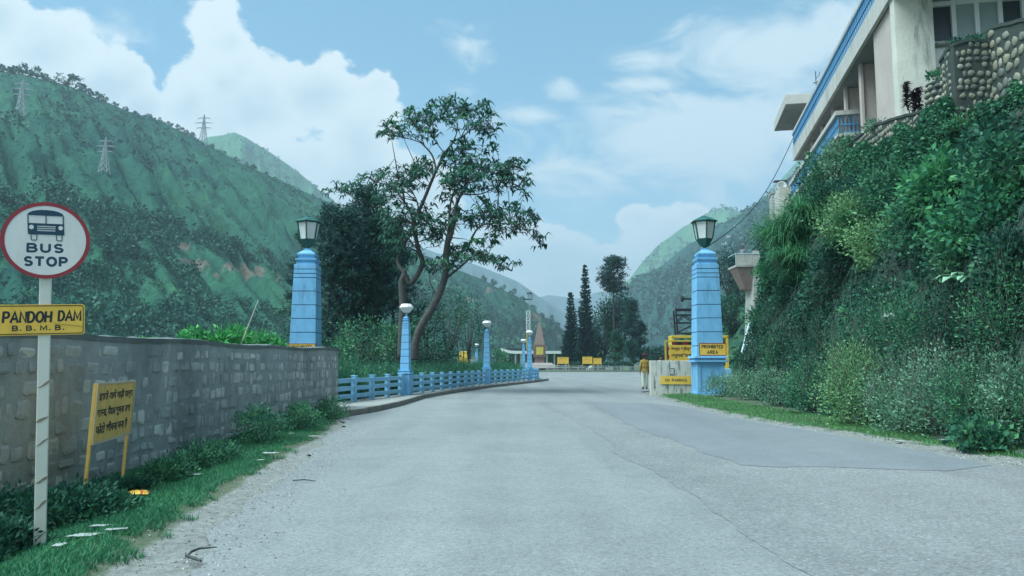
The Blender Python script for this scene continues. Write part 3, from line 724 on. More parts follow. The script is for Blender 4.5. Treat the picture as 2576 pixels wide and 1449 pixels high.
# ================================================================== BUS STOP SIGN
SY = 5.9
pb, pt = W(100, 1392, SY), W(112, 690, SY)
bs = thing('bus_stop_sign', 'round white bus stop sign with dark red rim and yellow plate on a white post', 'bus stop sign', tuple(pb), R(27))
top = pt.z - pb.z; lean = (pt.x - pb.x)
mb = MB(); mb.sq([(.040, .028, -.25), (.040, .028, top + .5)]); post = mb.build('post', POSTW, bs, bevel=.006)
bs.rotation_euler = (0, R(-1.9), R(27))
mb = MB()
for k, zz in enumerate([.10, .33, .52, .80, .98, 1.24]):   # rusty scrapes winding round the post
    s = random.uniform(.022, .05); a = random.uniform(.35, .9)
    pts = [(-.041, zz), (-.01, zz + s * .4 * a), (.041, zz + s * 1.2), (.041, zz + s * 1.2 + random.uniform(.006, .016)), (.012, zz + s * .6 + .014 + .01 * a), (random.uniform(-.041, -.01), zz + .014)]
    mb = MB(); add_flat(mb, [(x, z_ + random.uniform(-.006, .006)) for x, z_ in pts], -.028, .0022); mb.build('rust_band', RUST, post)
dz = W(111, 608, SY).z - pb.z; Rr = .296; dx0 = .0
NV = 64
circ = lambda r, s=1.0: [(dx0 + r * math.cos(2 * math.pi * k / NV), dz + r * math.sin(2 * math.pi * k / NV)) for k in range(NV)]
disc = flat_poly(circ(Rr), -.040, .004).build('sign_disc', WHITE, bs)
mb = MB(); ring_flat(mb, circ(Rr + .002), circ(Rr - .026), -.0435, .003); mb.build('rim', REDP, disc)
# the bus symbol: front view with split windscreen, grille, lamps and two wheels
S_ = .00095                                      # metres per pixel of the close-up of the sign
def sp(x, y): return (dx0 + (x - 358) * S_ * .88, dz - (y - 520) * S_)
bus = MB()
body_o = [sp(*p) for p in [(205, 320), (215, 298), (250, 282), (300, 273), (352, 270), (400, 273), (450, 282), (485, 298), (497, 320), (499, 400), (503, 478), (214, 478), (208, 400)]]
hull = [sp(*p) for p in [(206, 318), (216, 298), (250, 282), (300, 273), (352, 271), (402, 273), (452, 282), (486, 298), (496, 318)]]
Yb = -.0442
add_flat(bus, hull, Yb); add_flat(bus, [sp(*p) for p in [(206, 316), (215, 316), (218, 384), (209, 384)]], Yb); add_flat(bus, [sp(*p) for p in [(487, 316), (496, 316), (498, 384), (489, 384)]], Yb)
add_flat(bus, [sp(*p) for p in [(350, 317), (358, 317), (358, 385), (350, 385)]], Yb)
add_flat(bus, [sp(*p) for p in [(209, 383), (499, 383), (500, 396), (210, 396)]], Yb)
add_flat(bus, [sp(*p) for p in [(210, 396), (285, 396), (285, 450), (213, 450)]], Yb); add_flat(bus, [sp(*p) for p in [(432, 396), (500, 396), (502, 450), (432, 450)]], Yb)
for y0, y1 in ((396, 401), (412, 418), (429, 435), (446, 451)): add_flat(bus, [sp(285, y0), sp(432, y0), sp(432, y1), sp(285, y1)], Yb)
add_flat(bus, [sp(213, 450), sp(502, 450), sp(504, 474), sp(216, 474)], Yb)
for x in (235, 435):
    ring_flat(bus, [sp(*p) for p in [(x, 474), (x + 54, 474), (x + 52, 516), (x + 44, 524), (x + 12, 524), (x + 3, 516)]], [sp(*p) for p in [(x + 7, 476), (x + 47, 476), (x + 46, 513), (x + 41, 518), (x + 14, 518), (x + 9, 513)]], Yb)
bus.build('bus_symbol', NAVYP, disc)
mb = MB()
for x in (241, 473):
    mb = MB(); add_flat(mb, [sp(x + 19 * math.cos(a), 416 + 18 * math.sin(a)) for a in np.linspace(0, 2 * math.pi, 17)[:-1]], Yb - .0031, .001); mb.build('headlamp_mark', WHITE, disc)
caps('lettering', 'BUS', .253, .075, NAVYP, disc, (sp(352, 584)[0], Yb, sp(352, 584)[1]), .31)
caps('lettering', 'STOP', .292, .080, NAVYP, disc, (sp(362, 694)[0], Yb, sp(362, 694)[1]), .31)
pz = W(109, 805, SY).z - pb.z
plate = MB(); add_flat(plate, rrect(-.288, pz - .118, .288, pz + .118, .02), -.030, .004)
plate = plate.build('name_plate', YELLOW, bs); plate.rotation_euler = (0, R(-.6), 0)
mb = MB(); ring_flat(mb, rrect(-.280, pz - .110, .280, pz + .110, .018), rrect(-.275, pz - .104, .275, pz + .104, .015), -.0342, .0015); mb.build('border_line', BLACKP, plate)
caps('lettering', 'PANDOH',   .325, .092, BLACKP, plate, (-.092, -.0345, pz + .022), .22, .10, .16)
caps('lettering', 'DAM', .16, .088, BLACKP, plate, (.186, -.0345, pz + .028), .22, .10, .16)
caps('lettering', 'B. B. M. B.', .345, .042, BLACKP, plate, (-.02, -.0345, pz - .062), .27)
mb = MB(); mb.bar((.08, -.0352, pz - .028), (.27, -.0352, pz - .056), .003, .001); mb.build('scratch', BLACKP, plate)

# ================================================================== YELLOW HINDI NOTICE BY THE WALL
hs0, hs1 = Vector((-4.22, 7.7, -.10)), Vector((-4.48, 9.0, -.09))
hd = (hs1 - hs0); hrz = math.atan2(hd.y, hd.x)
hs = thing('hindi_notice', 'rusty yellow Hindi notice board on two thin posts in front of the stone wall', 'notice board', tuple(hs0), hrz)
hs.rotation_euler = (R(2.5), R(0), hrz)
mb = MB(); add_flat(mb, [(0, .60), (1.30, .60), (1.30, 1.20), (0, 1.20)], 0, .012); hb = mb.build('board', YELLOW_OLD, hs)
mb = MB(); ring_flat(mb, [(-.01, .59), (1.31, .59), (1.31, 1.21), (-.01, 1.21)], [(.012, .612), (1.288, .612), (1.288, 1.188), (.012, 1.188)], -.0125, .006); mb.build('edge_strip', painted('notice_edge', (.5, .43, .32), .25, .6, 6.0), hb)
for x in (.02, 1.28):
    mb = MB(); mb.box((x, .018, .5), (.035, .03, 1.4), t=.5); mb.build('leg', YELLOW_OLD, hs)
for k, s in enumerate(["इससे आगे गाड़ी पार्क", "करना, पैदल घूमना तथा", "फोटो खींचना मना है"]):
    text('lettering', s, (1.16, 1.14, 1.06)[k], .125, BLACKP, hb, (.66 - .03 * k, -.0135, 1.065 - .165 * k), .03)

# ================================================================== GATE PILLARS WITH LANTERNS
PY = 30.6
KP = .815                                        # slenderness of the pillar's masonry
def gate_pillar(label, loc, board_x):
    t = thing('gate_pillar', label, 'gate pillar', loc, 0, 'blue lantern pillars flanking the road')
    mb = MB()
    mb.sq([(.64, .64, -.3), (.64, .64, 1.36)])
    mb.sq([(.70, .70, -.3), (.70, .70, .16)])
    for sx in (-1, 1):
        for sy in (-1, 1): mb.box((sx * .575, sy * .575, .76), (.20, .20, 1.19))
    mb.build('plinth', BLUE, t, bevel=.01)
    mb = MB(); mb.sq([(.80, .80, 1.36), (.80, .80, 1.44)]); mb.sq([(.73, .73, 1.44), (.73, .73, 1.52)]); mb.sq([(.82, .82, 1.52), (.80, .80, 1.61)])
    mb.build('plinth_cap', BLUE, t, bevel=.01)
    z0, z1, a0, a1 = 1.61, 5.36, .655, .545
    cuts = [z0, 2.02, 2.57, 3.13, 3.68, 4.24, 4.79, 4.96, 5.14, z1]
    hw = lambda z: a0 + (a1 - a0) * (z - z0) / (z1 - z0)
    mb = MB(); dj = MB()
    for i in range(len(cuts) - 1):
        b, e = cuts[i] + (.014 if i else 0), cuts[i + 1] - .014
        mb.sq([(hw(b) , hw(b), b), (hw(e), hw(e), e)])
        if i: dj.sq([(hw(b) - .03, hw(b) - .03, cuts[i] - .016), (hw(b) - .03, hw(b) - .03, cuts[i] + .016)])
    mb.build('shaft', BLUE, t, bevel=.009); dj.build('joint', GROOVE, t)
    mb = MB()
    mb.sq([(.46, .46, z1 - .01), (.46, .46, 5.43)]); mb.sq([(.44, .44, 5.43), (.52, .52, 5.52)]); mb.sq([(.52, .52, 5.52), (.52, .52, 5.60)])
    mb.sq([(.37, .37, 5.60), (.40, .40, 5.66), (.45, .45, 5.74), (.45, .45, 5.80)]); mb.sq([(.45, .45, 5.80), (.16, .16, 5.98)]); mb.sq([(.17, .17, 5.98), (.17, .17, 6.03)])
    mb.build('capital', BLUE, t, bevel=.008)
    for o in t.children: o.scale = (KP, KP, 1)
    ln = MB(); ln.lathe([(.07, 6.03), (.07, 6.10), (.17, 6.12), (.17, 6.14), (.20, 6.15), (.345, 6.40), (.345, 6.43), (.0, 6.43)], 6, ph=R(30)); ln = ln.build('lantern', GREENP, t, bevel=.006)
    mb = MB(); mb.lathe([(.335, 6.43), (.46, 7.13)], 6, ph=R(30)); mb.build('glass_pane', MILK, ln)
    mb = MB()
    for k in range(6):
        a = R(30 + 60 * k); mb.bar((.345 * math.cos(a), .345 * math.sin(a), 6.42), (.472 * math.cos(a), .472 * math.sin(a), 7.14), .045)
    mb.lathe([(.44, 7.10), (.485, 7.10), (.485, 7.15), (.44, 7.15)], 6, ph=R(30)); mb.build('glazing_bar', GREENP, ln)
    mb = MB(); mb.lathe([(.0, 7.15), (.575, 7.13), (.575, 7.16), (.16, 7.36), (.10, 7.365), (.10, 7.40), (0, 7.405)], 6, ph=R(30)); mb.build('lantern_roof', GREENP, ln)
    bd = MB(); add_flat(bd, [(board_x - .535, 1.63), (board_x + .535, 1.63), (board_x + .535, 2.12), (board_x - .535, 2.12)], -.668 * KP, .02); bd = bd.build('warning_board', YELLOW, t)
    mb = MB(); ring_flat(mb, [(board_x - .54, 1.625), (board_x + .54, 1.625), (board_x + .54, 2.125), (board_x - .54, 2.125)], [(board_x - .512, 1.653), (board_x + .512, 1.653), (board_x + .512, 2.097), (board_x - .512, 2.097)], -.668 * KP - .0215, .004); mb.build('board_border', REDP, bd)
    caps('lettering', 'PROHIBITED', .86, .145, BLACKP, bd, (board_x - .01, -.668 * KP - .0215, 1.98), .25, 0, .22)
    caps('lettering', 'AREA', .44, .145, BLACKP, bd, (board_x - .01, -.668 * KP - .0215, 1.76), .25, 0, .2)
    return t
rp = W(1788.5, 915, PY)
pr_ = gate_pillar('blue gate pillar with a lantern and a PROHIBITED AREA board, among roadside bushes', (rp.x, PY + .54, .0), .09)
lp = W(758.5, 915, PY)
pl_ = gate_pillar('blue gate pillar with a lantern rising behind the end of the stone wall', (lp.x, PY + .54, -.02), .0)
pl_.rotation_euler.z = R(1); pr_.rotation_euler.z = R(-1)
pl_.scale = pr_.scale = (1, 1, 1.0)

# ================================================================== LOW WALL WITH THE NO PARKING BOARD
w0, w1 = W(1636, 915, 32.3), W(1741, 915, 32.3)
nw = thing('boundary_wall', 'mildewed whitewashed low wall joining the right gate pillar', 'low wall', ((w0.x + w1.x) / 2, 32.3, 0))
hwid = (w1.x - w0.x) / 2
mb = MB(); mb.box((0, .15, .58), (hwid * 2, .3, 1.70)); mb.build('masonry', WALLW, nw, bevel=.02)
mb = MB(); mb.box((.02, -.012, .98), (.20, .03, .28)); mb.build('hatch_plate', painted('hatch_plate_paint', (.45, .46, .42), .15, .7), nw, bevel=.006)
mb = MB(); ring_flat(mb, [(-.08, .84), (.12, .84), (.12, 1.12), (-.08, 1.12)], [(-.06, .86), (.10, .86), (.10, 1.10), (-.06, 1.10)], -.0275, .004); mb.build('hatch_frame', DKMETAL, nw)
np_ = thing('no_parking_board', 'small yellow board reading NO PARKING on the mildewed low wall', 'sign', ((w0.x + w1.x) / 2 + .18, 32.29, .61))
mb = MB(); add_flat(mb, [(-.65, -.165), (.65, -.175), (.65, .165), (-.65, .175)], -.01, .02); mb.build('board', YELLOW, np_)
caps('lettering', 'NO  PARKING', .93, .125, BLACKP, np_, (0, -.0315, 0), .25)

# ================================================================== LARGE HINDI BOARD BEHIND THE LOW WALL
b0 = W(1672, 856, 39.0)
hb2 = thing('hindi_hoarding', 'large yellow Hindi hoarding in a tube frame behind the right gate pillar', 'hoarding', (b0.x, 39.0, 0))
HT = b0.z
mb = MB()
for x in (.0, 2.7): mb.box((x + .04, 0, HT / 2), (.08, .08, HT))
mb.box((1.37, 0, HT - .04), (2.66, .078, .08)); mb.box((1.37, 0, .55), (2.66, .078, .08)); mb.build('frame', YELLOWM, hb2, bevel=.008)
mb = MB(); add_flat(mb, [(.22, .72), (2.62, .72), (2.62, HT - .24), (.22, HT - .24)], .02, .02); hbb = mb.build('board', YELLOW, hb2)
for k in range(4):
    MB().box((.15, .01, .8 + k * .42), (.14, .025, .2)).build('bracket', REDP, hb2)
    MB().box((.5 + k * .55, .01, HT - .16), (.28, .025, .14)).build('bracket', REDP, hb2)
for k, s in enumerate(["बान्ध क्षेत्र में पर्यटकों का", "अनुमति गाड़ियां खड़ी करना", "पैदल घूमना व फोटो लेना", "सख्त मना है"]):
    text('lettering', s, (2.2, 2.2, 2.15, 1.2)[k], .25, BLACKP, hbb, (1.42, -.002, HT - .44 - .34 * k), .03)

# ================================================================== BLUE FENCE AND LAMP PILLARS
def along(poly):
    P = [Vector((*p, 0)) for p in poly]; L = [0]
    for a, b in zip(P, P[1:]): L.append(L[-1] + (b - a).length)
    def at(s):
        s = max(0, min(L[-1], s))
        for i in range(len(P) - 1):
            if s <= L[i + 1] + 1e-9:
                f = (s - L[i]) / (L[i + 1] - L[i]); return P[i].lerp(P[i + 1], f), (P[i + 1] - P[i]).normalized()
        return P[-1], (P[-1] - P[-2]).normalized()
    return at, L[-1]
FZ = .145; FH = .77
def fence_section(poly, npost, label, wide_ends=(False, True)):
    at, L = along(poly); c0, _ = at(0)
    t = thing('fence_section', label, 'fence', (c0.x, c0.y, FZ), 0, 'blue concrete fence sections along the pavement')
    rails = [[], [], []]
    for i in range(npost + 1):
        p, d = at(L * i / npost); p = p - c0; rz = math.atan2(d.y, d.x)
        wide = (i == 0 and wide_ends[0]) or (i == npost and wide_ends[1])
        mb = MB(); wdt = .30 if wide else .15
        mb.box((0, 0, FH / 2), (wdt, .15, FH)); mb.box((0, 0, FH + .012), (wdt + .03, .18, .03))
        o = mb.build('post', BLUE2, t, bevel=.01); o.location = p; o.rotation_euler.z = rz + random.uniform(-.015, .015)
    n = max(npost * 3, 6)
    for k, zc in enumerate((.17, .41, .645)):
        mb = MB()
        for i in range(npost):
            a, _ = at(L * i / npost); b, _ = at(L * (i + 1) / npost); a = a - c0; b = b - c0; d = (b - a).normalized(); nrm = Vector((d.y, -d.x, 0))
            o = nrm * .02
            mb.bar(a + o + d * .07 + Vector((0, 0, zc + random.uniform(-.006, .006))), b + o - d * .07 + Vector((0, 0, zc + random.uniform(-.006, .006))), .055, .13)
        mb.build('rail', BLUE2, t, bevel=.006)
    return t
fs1 = fence_section([(-5.15, 22.2), (-4.55, 25.4), (-4.06, 28.15)], 4, 'blue fence section between the stone wall and the first lamp pillar')
fs2 = fence_section([(-3.86, 29.1), (-3.15, 33.3), (-2.3, 38.4), (-1.53, 43.0)], 9, 'blue fence section between the first and second lamp pillars', (True, True))
fs3 = fence_section([(-1.30, 44.0), (-.5, 47.2), (.4, 50.7), (1.14, 53.5)], 7, 'blue fence section between the second and third lamp pillars', (True, True))
fs4 = fence_section([(1.36, 54.5), (1.75, 56.0), (1.95, 57.6), (2.0, 59.2), (1.85, 61.0), (1.5, 63.0), (1.1, 65.3)], 9, 'blue fence section curving round the pavement end', (True, True))
mb = MB(); add_flat(mb, [(0, 0), (.26, 0), (.26, .13), (0, .13)], 0, .008)
pq = (-4.29, 26.9); tgn = thing('fence_notice', 'tiny brown notice fixed to the blue fence top rail', 'notice', (pq[0], pq[1], FZ + .60), R(80))
tg2 = mb.build('plate', painted('notice_brown', (.42, .25, .12), .2, .6, 8.0), tgn)


def lamp_pillar(loc, label, scale=1.0, rz=0.0):
    t = thing('lamp_pillar', label, 'lamp pillar', loc, rz, 'slim blue lamp pillars in the fence', scale)
    mb = MB(); mb.sq([(.235, .235, -.15), (.235, .235, .78)]); mb.sq([(.27, .27, .78), (.27, .27, .85)]); mb.sq([(.21, .21, .85), (.21, .21, .88)]); mb.sq([(.245, .245, .88), (.24, .24, .925)])
    mb.build('plinth', BLUE, t, bevel=.008)
    z0, z1, a0, a1 = .925, 2.72, .19, .135
    cuts = [z0, 1.17, 1.43, 1.69, 1.95, 2.22, 2.48, 2.56, 2.64, z1]; hw = lambda z: a0 + (a1 - a0) * (z - z0) / (z1 - z0)
    mb = MB(); dj = MB()
    for i in range(len(cuts) - 1):
        b, e = cuts[i] + (.009 if i else 0), cuts[i + 1] - .009
        mb.sq([(hw(b), hw(b), b), (hw(e), hw(e), e)])
        if i: dj.sq([(hw(b) - .02, hw(b) - .02, cuts[i] - .011), (hw(b) - .02, hw(b) - .02, cuts[i] + .011)])
    mb.build('shaft', BLUE, t, bevel=.006); dj.build('joint', GROOVE, t)
    mb = MB(); mb.sq([(.10, .10, z1), (.10, .10, 2.75)]); mb.sq([(.095, .095, 2.75), (.125, .125, 2.78)]); mb.sq([(.125, .125, 2.78), (.125, .125, 2.81)]); mb.sq([(.085, .085, 2.81), (.11, .11, 2.86)]); mb.sq([(.11, .11, 2.86), (.05, .05, 2.92)])
    mb.build('capital', BLUE, t, bevel=.004)
    for o in t.children: o.scale = (.9, .9, 1)
    mb = MB(); mb.lathe([(.032, 2.90), (.032, 3.02), (.05, 3.03), (.05, 3.08)], 10); mb.build('stem', BLUE, t)
    mb = MB(); mb.lathe([(.05, 3.06), (.125, 3.07), (.26, 3.25), (.26, 3.275), (.19, 3.38), (.17, 3.392), (0, 3.395)], 8, ph=R(22.5)); mb.build('lamp_shade', LAMPW, t, bevel=.006)
    return t
lamp0 = lamp_pillar((-3.97, 28.6, .145), 'nearest and tallest-looking slim blue lamp pillar, first along the fence from the stone wall', 1.0, R(-8))
for loc, lab, s in [((-1.43, 43.5, .145), 'second slim blue lamp pillar along the fence from the stone wall', 1.06), ((1.24, 54.0, .145), 'slim blue lamp pillar in front of the obelisk, third along the fence', 1.03),
                    ((1.0, 66.2, .10), 'slim blue lamp pillar beside the small white plaque stone', .98), ((-3.76, 81, .03), 'smallest, far slim blue lamp pillar standing alone behind the weeds by a yellow cabin', 1.0)]:
    dup(lamp0, loc, R(-4), lab, s)

# ================================================================== BUILDING ON THE HILL, TOP RIGHT
# local frame: x runs back from the facade (away from the road), y along the facade (away from the camera)
BT = math.atan2(.2105, 1.0)
def fac(Y): return 7.8 + .2105 * Y
bO = Vector((fac(25.0), 25.0, 0))
BZ = -BT
bl = thing('hilltop_building', 'long cream concrete building with blue railed balconies on the hill at top right', 'building', tuple(bO), BZ)
FYd = lambda Y: (Y - 25.0) / math.cos(BT)        # distance along the facade for a forward distance
ZB, ZT, ZC = 13.75, 14.52, 15.55                 # underside and top of the upper balcony fascia, top of its coping
LB0, LB1 = 11.42, 12.60                           # lower balcony floor underside and coping top
L0, L1 = 1.2, FYd(46.0)
mb = MB()
mb.box((7.5, (L0 + L1) / 2 + .5, 10.0), (11.0, L1 - L0, 9.4)); mb.build('rear_block', CREAM, bl)
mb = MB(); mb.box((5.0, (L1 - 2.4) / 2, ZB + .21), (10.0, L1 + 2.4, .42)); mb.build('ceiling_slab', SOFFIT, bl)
mb = MB()
segs = 9; a = -2.4
for i in range(segs):
    s0, s1 = a + (L1 - a) * i / segs, a + (L1 - a) * (i + 1) / segs
    mb.box((-.06, (s0 + s1) / 2, (ZB + ZT) / 2), (.16, s1 - s0 - .02, ZT - ZB))
mb.build('balcony_fascia', CREAM, bl)
mb = MB(); mb.box((.0, (L1 + a) / 2, ZC - .08), (.30, L1 - a, .16)); mb.build('coping', CREAM, bl)
mb = MB()
for zz in (ZT + .04, ZT + .40, ZC - .20): mb.box((-.11, (L1 + a) / 2, zz), (.05, L1 - a, .055))
n = int((L1 - a) / .26)
for i in range(n): mb.box((-.09, a + (L1 - a) * (i + .5) / n, (ZT + ZC) / 2), (.02, .13, ZC - ZT - .1))
mb.build('railing', BLUE3, bl)
mb = MB(); mb.box((.35, (L1 + a) / 2, ZT + .45), (.1, L1 - a, .9)); mb.build('shade_backing', SOFFIT, bl)  # dark sheet added as shade behind the gaps of the railing
# cross walls (fins) carrying the upper floor
for i, Yf in enumerate((28.2, 30.8, 33.6, 36.3, 39.1, 41.9)):
    s = FYd(Yf); mb = MB()
    mb.box((1.7, s + .12, (8.6 + ZB) / 2), (2.9, .22, ZB - 8.6)); mb.box((.28, s + .06, (8.6 + ZB) / 2), (.10, .36, ZB - 8.6)); f = mb.build('cross_wall', PINK, bl)
    if i == 0:
        mb = MB(); mb.box((1.35, s - .02, 12.1), (1.35, .06, 1.75)); pn = mb.build('vent_panel', GALV, f)
        mb = MB()
        for x in (.64, 2.06): mb.box((x, s - .03, 12.1), (.09, .10, 1.85))
        for z in (11.2, 13.0): mb.box((1.35, s - .03, z), (1.5, .10, .09))
        mb.build('vent_frame', WHITE, f)
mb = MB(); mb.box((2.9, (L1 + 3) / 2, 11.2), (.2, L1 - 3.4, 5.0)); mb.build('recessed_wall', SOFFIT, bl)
# stained end column and the glazed end wall
mb = MB(); mb.box((.55, .05, 12.6), (1.20, .5, 10.0)); mb.build('corner_column', STAINW, bl, bevel=.01)
mb = MB(); mb.box((.55, 1.6, 12.6), (1.0, 2.6, 10.0)); mb.build('column_return_wall', PINK, bl)
gx0, gx1 = 1.16, 8.0; gz = [8.6, 11.05, 13.55, 14.35, 16.2, 17.6]
mb = MB(); mb.box(((gx0 + gx1) / 2, .46, 10.2), (gx1 - gx0, .2, 3.8)); mb.build('sill_wall', STAINW, bl)
cols = [1.24 + .715 * k for k in range(10)]
for ci in range(len(cols) - 1):
    for (z0, z1) in ((12.15, 13.55), (13.55, 15.1), (15.1, 17.0)):
        dark = z0 < 13 and ci in (0, 3)
        xc, w_ = (cols[ci] + cols[ci + 1]) / 2, cols[ci + 1] - cols[ci]
        mb = MB(); mb.box((xc, .46 if dark else .40, (z0 + z1) / 2), (w_ - .10, .03, z1 - z0 - .10))
        fr_ = MB()
        for x in (cols[ci] + .035, cols[ci + 1] - .035): fr_.box((x, .36, (z0 + z1) / 2), (.066, .14, z1 - z0))
        for z in (z0 + .04, z1 - .04): fr_.box((xc, .36, z), (w_ - .14, .13, .075))
        wf = fr_.build('window', WHITE, bl)
        mb.build('pane', mk_glass('dark_opening', (.03, .05, .06), .3) if dark and ci == 0 else (mk_glass('frosted_pane', (.28, .36, .36), .25) if not dark else bpy.data.materials['dark_opening']), wf)
mb = MB(); mb.box((1.62, .2, 12.08), (.66, .35, .07)); mb.build('window_sill', CONC, bl)
MB().box((1.6, .34, 11.66), (.62, .06, .66)).build('spandrel_panel', WHITE, bl)
# lower balcony
s0, s1 = FYd(33.2), L1 + 1.0
mb = MB(); mb.box((.40, (s0 + s1) / 2, LB0 + .06), (1.3, s1 - s0, .16)); mb.box((2.2, s1 / 2 + .8, LB0 - .3), (2.2, s1 - 1.6, .5)); mb.build('balcony_floor', CREAM, bl)
mb = MB(); mb.box((-.16, (s0 + s1) / 2, LB1 - .10), (.24, s1 - s0, .20)); mb.box((.52, s0 + .1, LB1 - .10), (1.16, .22, .20)); mb.build('balcony_coping', CREAM, bl)
mb = MB(); n = int((s1 - s0) / .26)
for i in range(n): mb.box((-.16, s0 + (s1 - s0) * (i + .5) / n, (LB0 + LB1) / 2), (.025, .13, LB1 - LB0 - .2))
for i in range(7): mb.box((-.02 + .165 * i, s0 + .1, (LB0 + LB1) / 2), (.05, .03, LB1 - LB0 - .2))
for zz in (LB0 + .18, LB0 + .55):
    mb.box((-.17, (s0 + s1) / 2, zz), (.05, s1 - s0, .06)); mb.box((.5, s0 + .09, zz), (1.1, .05, .06))
mb.build('balcony_railing', BLUE3, bl)
# projecting roof slab at the far end
rs0, rs1 = FYd(45.0), FYd(50.4)
mb = MB(); mb.box((2.4, (rs0 + rs1) / 2, 17.35), (6.0, rs1 - rs0, .62)); mb.build('roof_slab', CREAM, bl, bevel=.02)
mb = MB(); mb.box((2.4, (rs0 + rs1) / 2, 17.03), (5.9, rs1 - rs0 - .1, .02)); mb.build('roof_soffit', SOFFIT, bl)  # thin dark sheet standing for the shade under the slab
mb = MB(); mb.box((2.9, (rs0 + rs1) / 2, 13), (3.2, rs1 - rs0 - .8, 8)); mb.build('stair_tower', CREAM, bl)
mb = MB(); mb.box((1.8, FYd(51.6), 11.9), (4.4, 2.6, 2.5)); mb.build('annex', CREAM, bl)
mb = MB(); mb.rings([[(-.3, FYd(50.3), 10.6), (1.0, FYd(50.3), 10.6), (1.0, FYd(52.6), 10.6), (-.3, FYd(52.6), 10.6)], [(-.45, FYd(50.2), 11.1), (1.0, FYd(50.2), 11.1), (1.0, FYd(52.8), 11.1), (-.45, FYd(52.8), 11.1)]]); mb.build('annex_soffit', DKMETAL, bl)

an = W(2053, 215, 46.5)
at_ = thing('antenna', 'thin rooftop antenna with a crossbar on the concrete slab roof', 'antenna', (an.x, 46.5, 17.66))
mb = MB(); mb.tube([(0, 0, 0), (0, 0, 2.0)], .025, 6); mb.build('mast', DKMETAL, at_)
mb = MB(); mb.tube([(-.75, 0, .35), (.75, 0, .38)], .02, 6); mb.build('crossbar', DKMETAL, at_)
mb = MB(); mb.tube([(-.22, 0, 1.15), (.28, 0, 1.45)], .018, 6); mb.tube([(.0, 0, 1.5), (.22, 0, 1.75), (.25, 0, 1.98)], .02, 6); mb.tube([(-.15, .05, 1.3), (.15, -.05, 1.2)], .018, 6); mb.build('aerial', DKMETAL, at_)
fl = W(1968, 290, 50.0)
ft = thing('roof_floodlight', 'small floodlight on an arm at the slab roof edge', 'floodlight', (fl.x + .35, 50.0, fl.z - .1))
mb = MB(); mb.tube([(0, 0, 0), (-.3, 0, .1)], .03, 6); mb.build('arm', DKMETAL, ft)
mb = MB(); mb.box((-.45, 0, .18), (.34, .2, .12), rot=Matrix.Rotation(R(-35), 3, 'Y')); mb.build('lamp_head', GALV, ft, bevel=.02)

# ================================================================== COBBLE RETAINING WALLS
COB = stone_mat('river_cobble', [(0, (.09, .11, .10)), (.35, (.17, .19, .165)), (.6, (.25, .255, .20)), (.8, (.31, .295, .21)), (1, (.38, .385, .335))], .7, 7.0, .4)
CMORT = stone_mat('cobble_mortar', [(0, (.035, .05, .045)), (.5, (.06, .075, .065)), (1, (.10, .11, .09))], .8, 6.0, .4)
def cobble(t, p0, p1, z0, ztop, th=.45, seed=1, size=.24):
    rr = random.Random(seed); p0, p1 = Vector((*p0, 0)), Vector((*p1, 0)); d = (p1 - p0); L = d.length; d.normalize(); n = Vector((-d.y, d.x, 0))
    if n.x > 0 and abs(n.x) > abs(n.y) or (abs(n.y) > abs(n.x) and n.y > 0): n = -n      # towards the road / camera
    o = Vector(t.location); mb = MB(); rs = []
    K = max(2, int(L / .6))
    for i in range(K + 1):
        p = p0 + d * (L * i / K); zt = ztop(i / K)
        rs.append([tuple(p - o + Vector((0, 0, z0))), tuple(p - o + Vector((0, 0, zt))), tuple(p - n * th - o + Vector((0, 0, zt))), tuple(p - n * th - o + Vector((0, 0, z0)))])
    mb.rings(rs); mb.build('mortar_core', CMORT, t)
    ms = MB(); z = z0 + size * .4
    while z < max(ztop(0), ztop(.5), ztop(1)) - .03:
        h = size * rr.uniform(.85, 1.2); s = rr.uniform(0, size)
        while s < L - .05:
            wdt = size * rr.uniform(.6, 1.25)
            if z + h * .4 < ztop(min(1, s / L)) - .02 and rr.random() > .06:
                c = p0 + d * (s + wdt / 2) - o + Vector((0, 0, z + rr.uniform(-.03, .03)))
                hw_, hh = wdt * .46, h * .47; ring0, ring1, ring2 = [], [], []; tl = rr.uniform(-.5, .5)
                for k in range(9):
                    a = 2 * math.pi * k / 9; rad = rr.uniform(.76, 1.10); ca, sa = math.cos(a) * rad, math.sin(a) * rad
                    ca, sa = ca + sa * tl * .4, sa
                    for rg, sc_, pr in ((ring0, 1, -.03), (ring1, .92, .016), (ring2, .68, .03)):
                        rg.append(c + d * (ca * hw_ * sc_) + Vector((0, 0, sa * hh * sc_)) + n * pr)
                ms.rings([ring0, ring1, ring2], t=min(1, max(0, rr.gauss(.60, .2))), caps=(False, True))
            s += wdt * 1.04
        z += h * 1.0
    ms.build('cobble_facing', COB, t, smooth=True)
    cp = MB(); rs = []
    for i in range(K * 3 + 1):
        p = p0 + d * (L * i / (K * 3)) - o; zt = ztop(i / (K * 3)) + .01 * rr.uniform(-1, 1)
        rs.append([tuple(p + n * .03 + Vector((0, 0, zt - .03))), tuple(p + n * .03 + Vector((0, 0, zt + .05))), tuple(p - n * (th + .02) + Vector((0, 0, zt + .05))), tuple(p - n * (th + .02) + Vector((0, 0, zt - .03)))])
    cp.rings(rs); cp.build('wall_cap', CMORT, t)
def cob_run(t, pts, z0, seed, size):
    for i in range(len(pts) - 1):
        p, q = pts[i], pts[i + 1]
        cobble(t, (p.x, p.y), (q.x, q.y), z0, (lambda f, a=p.z, b=q.z: a + (b - a) * f), seed=seed + i, size=size)
TW0, TW1 = W(2680, 25, 14.9), W(2494, 70, 17.4)
t = thing('cobble_wall', 'tall river cobble retaining wall at the far right picture edge', 'cobble wall', (11.4, 16, 6))
cob_run(t, [TW0, TW1], 5.6, 3, .25)
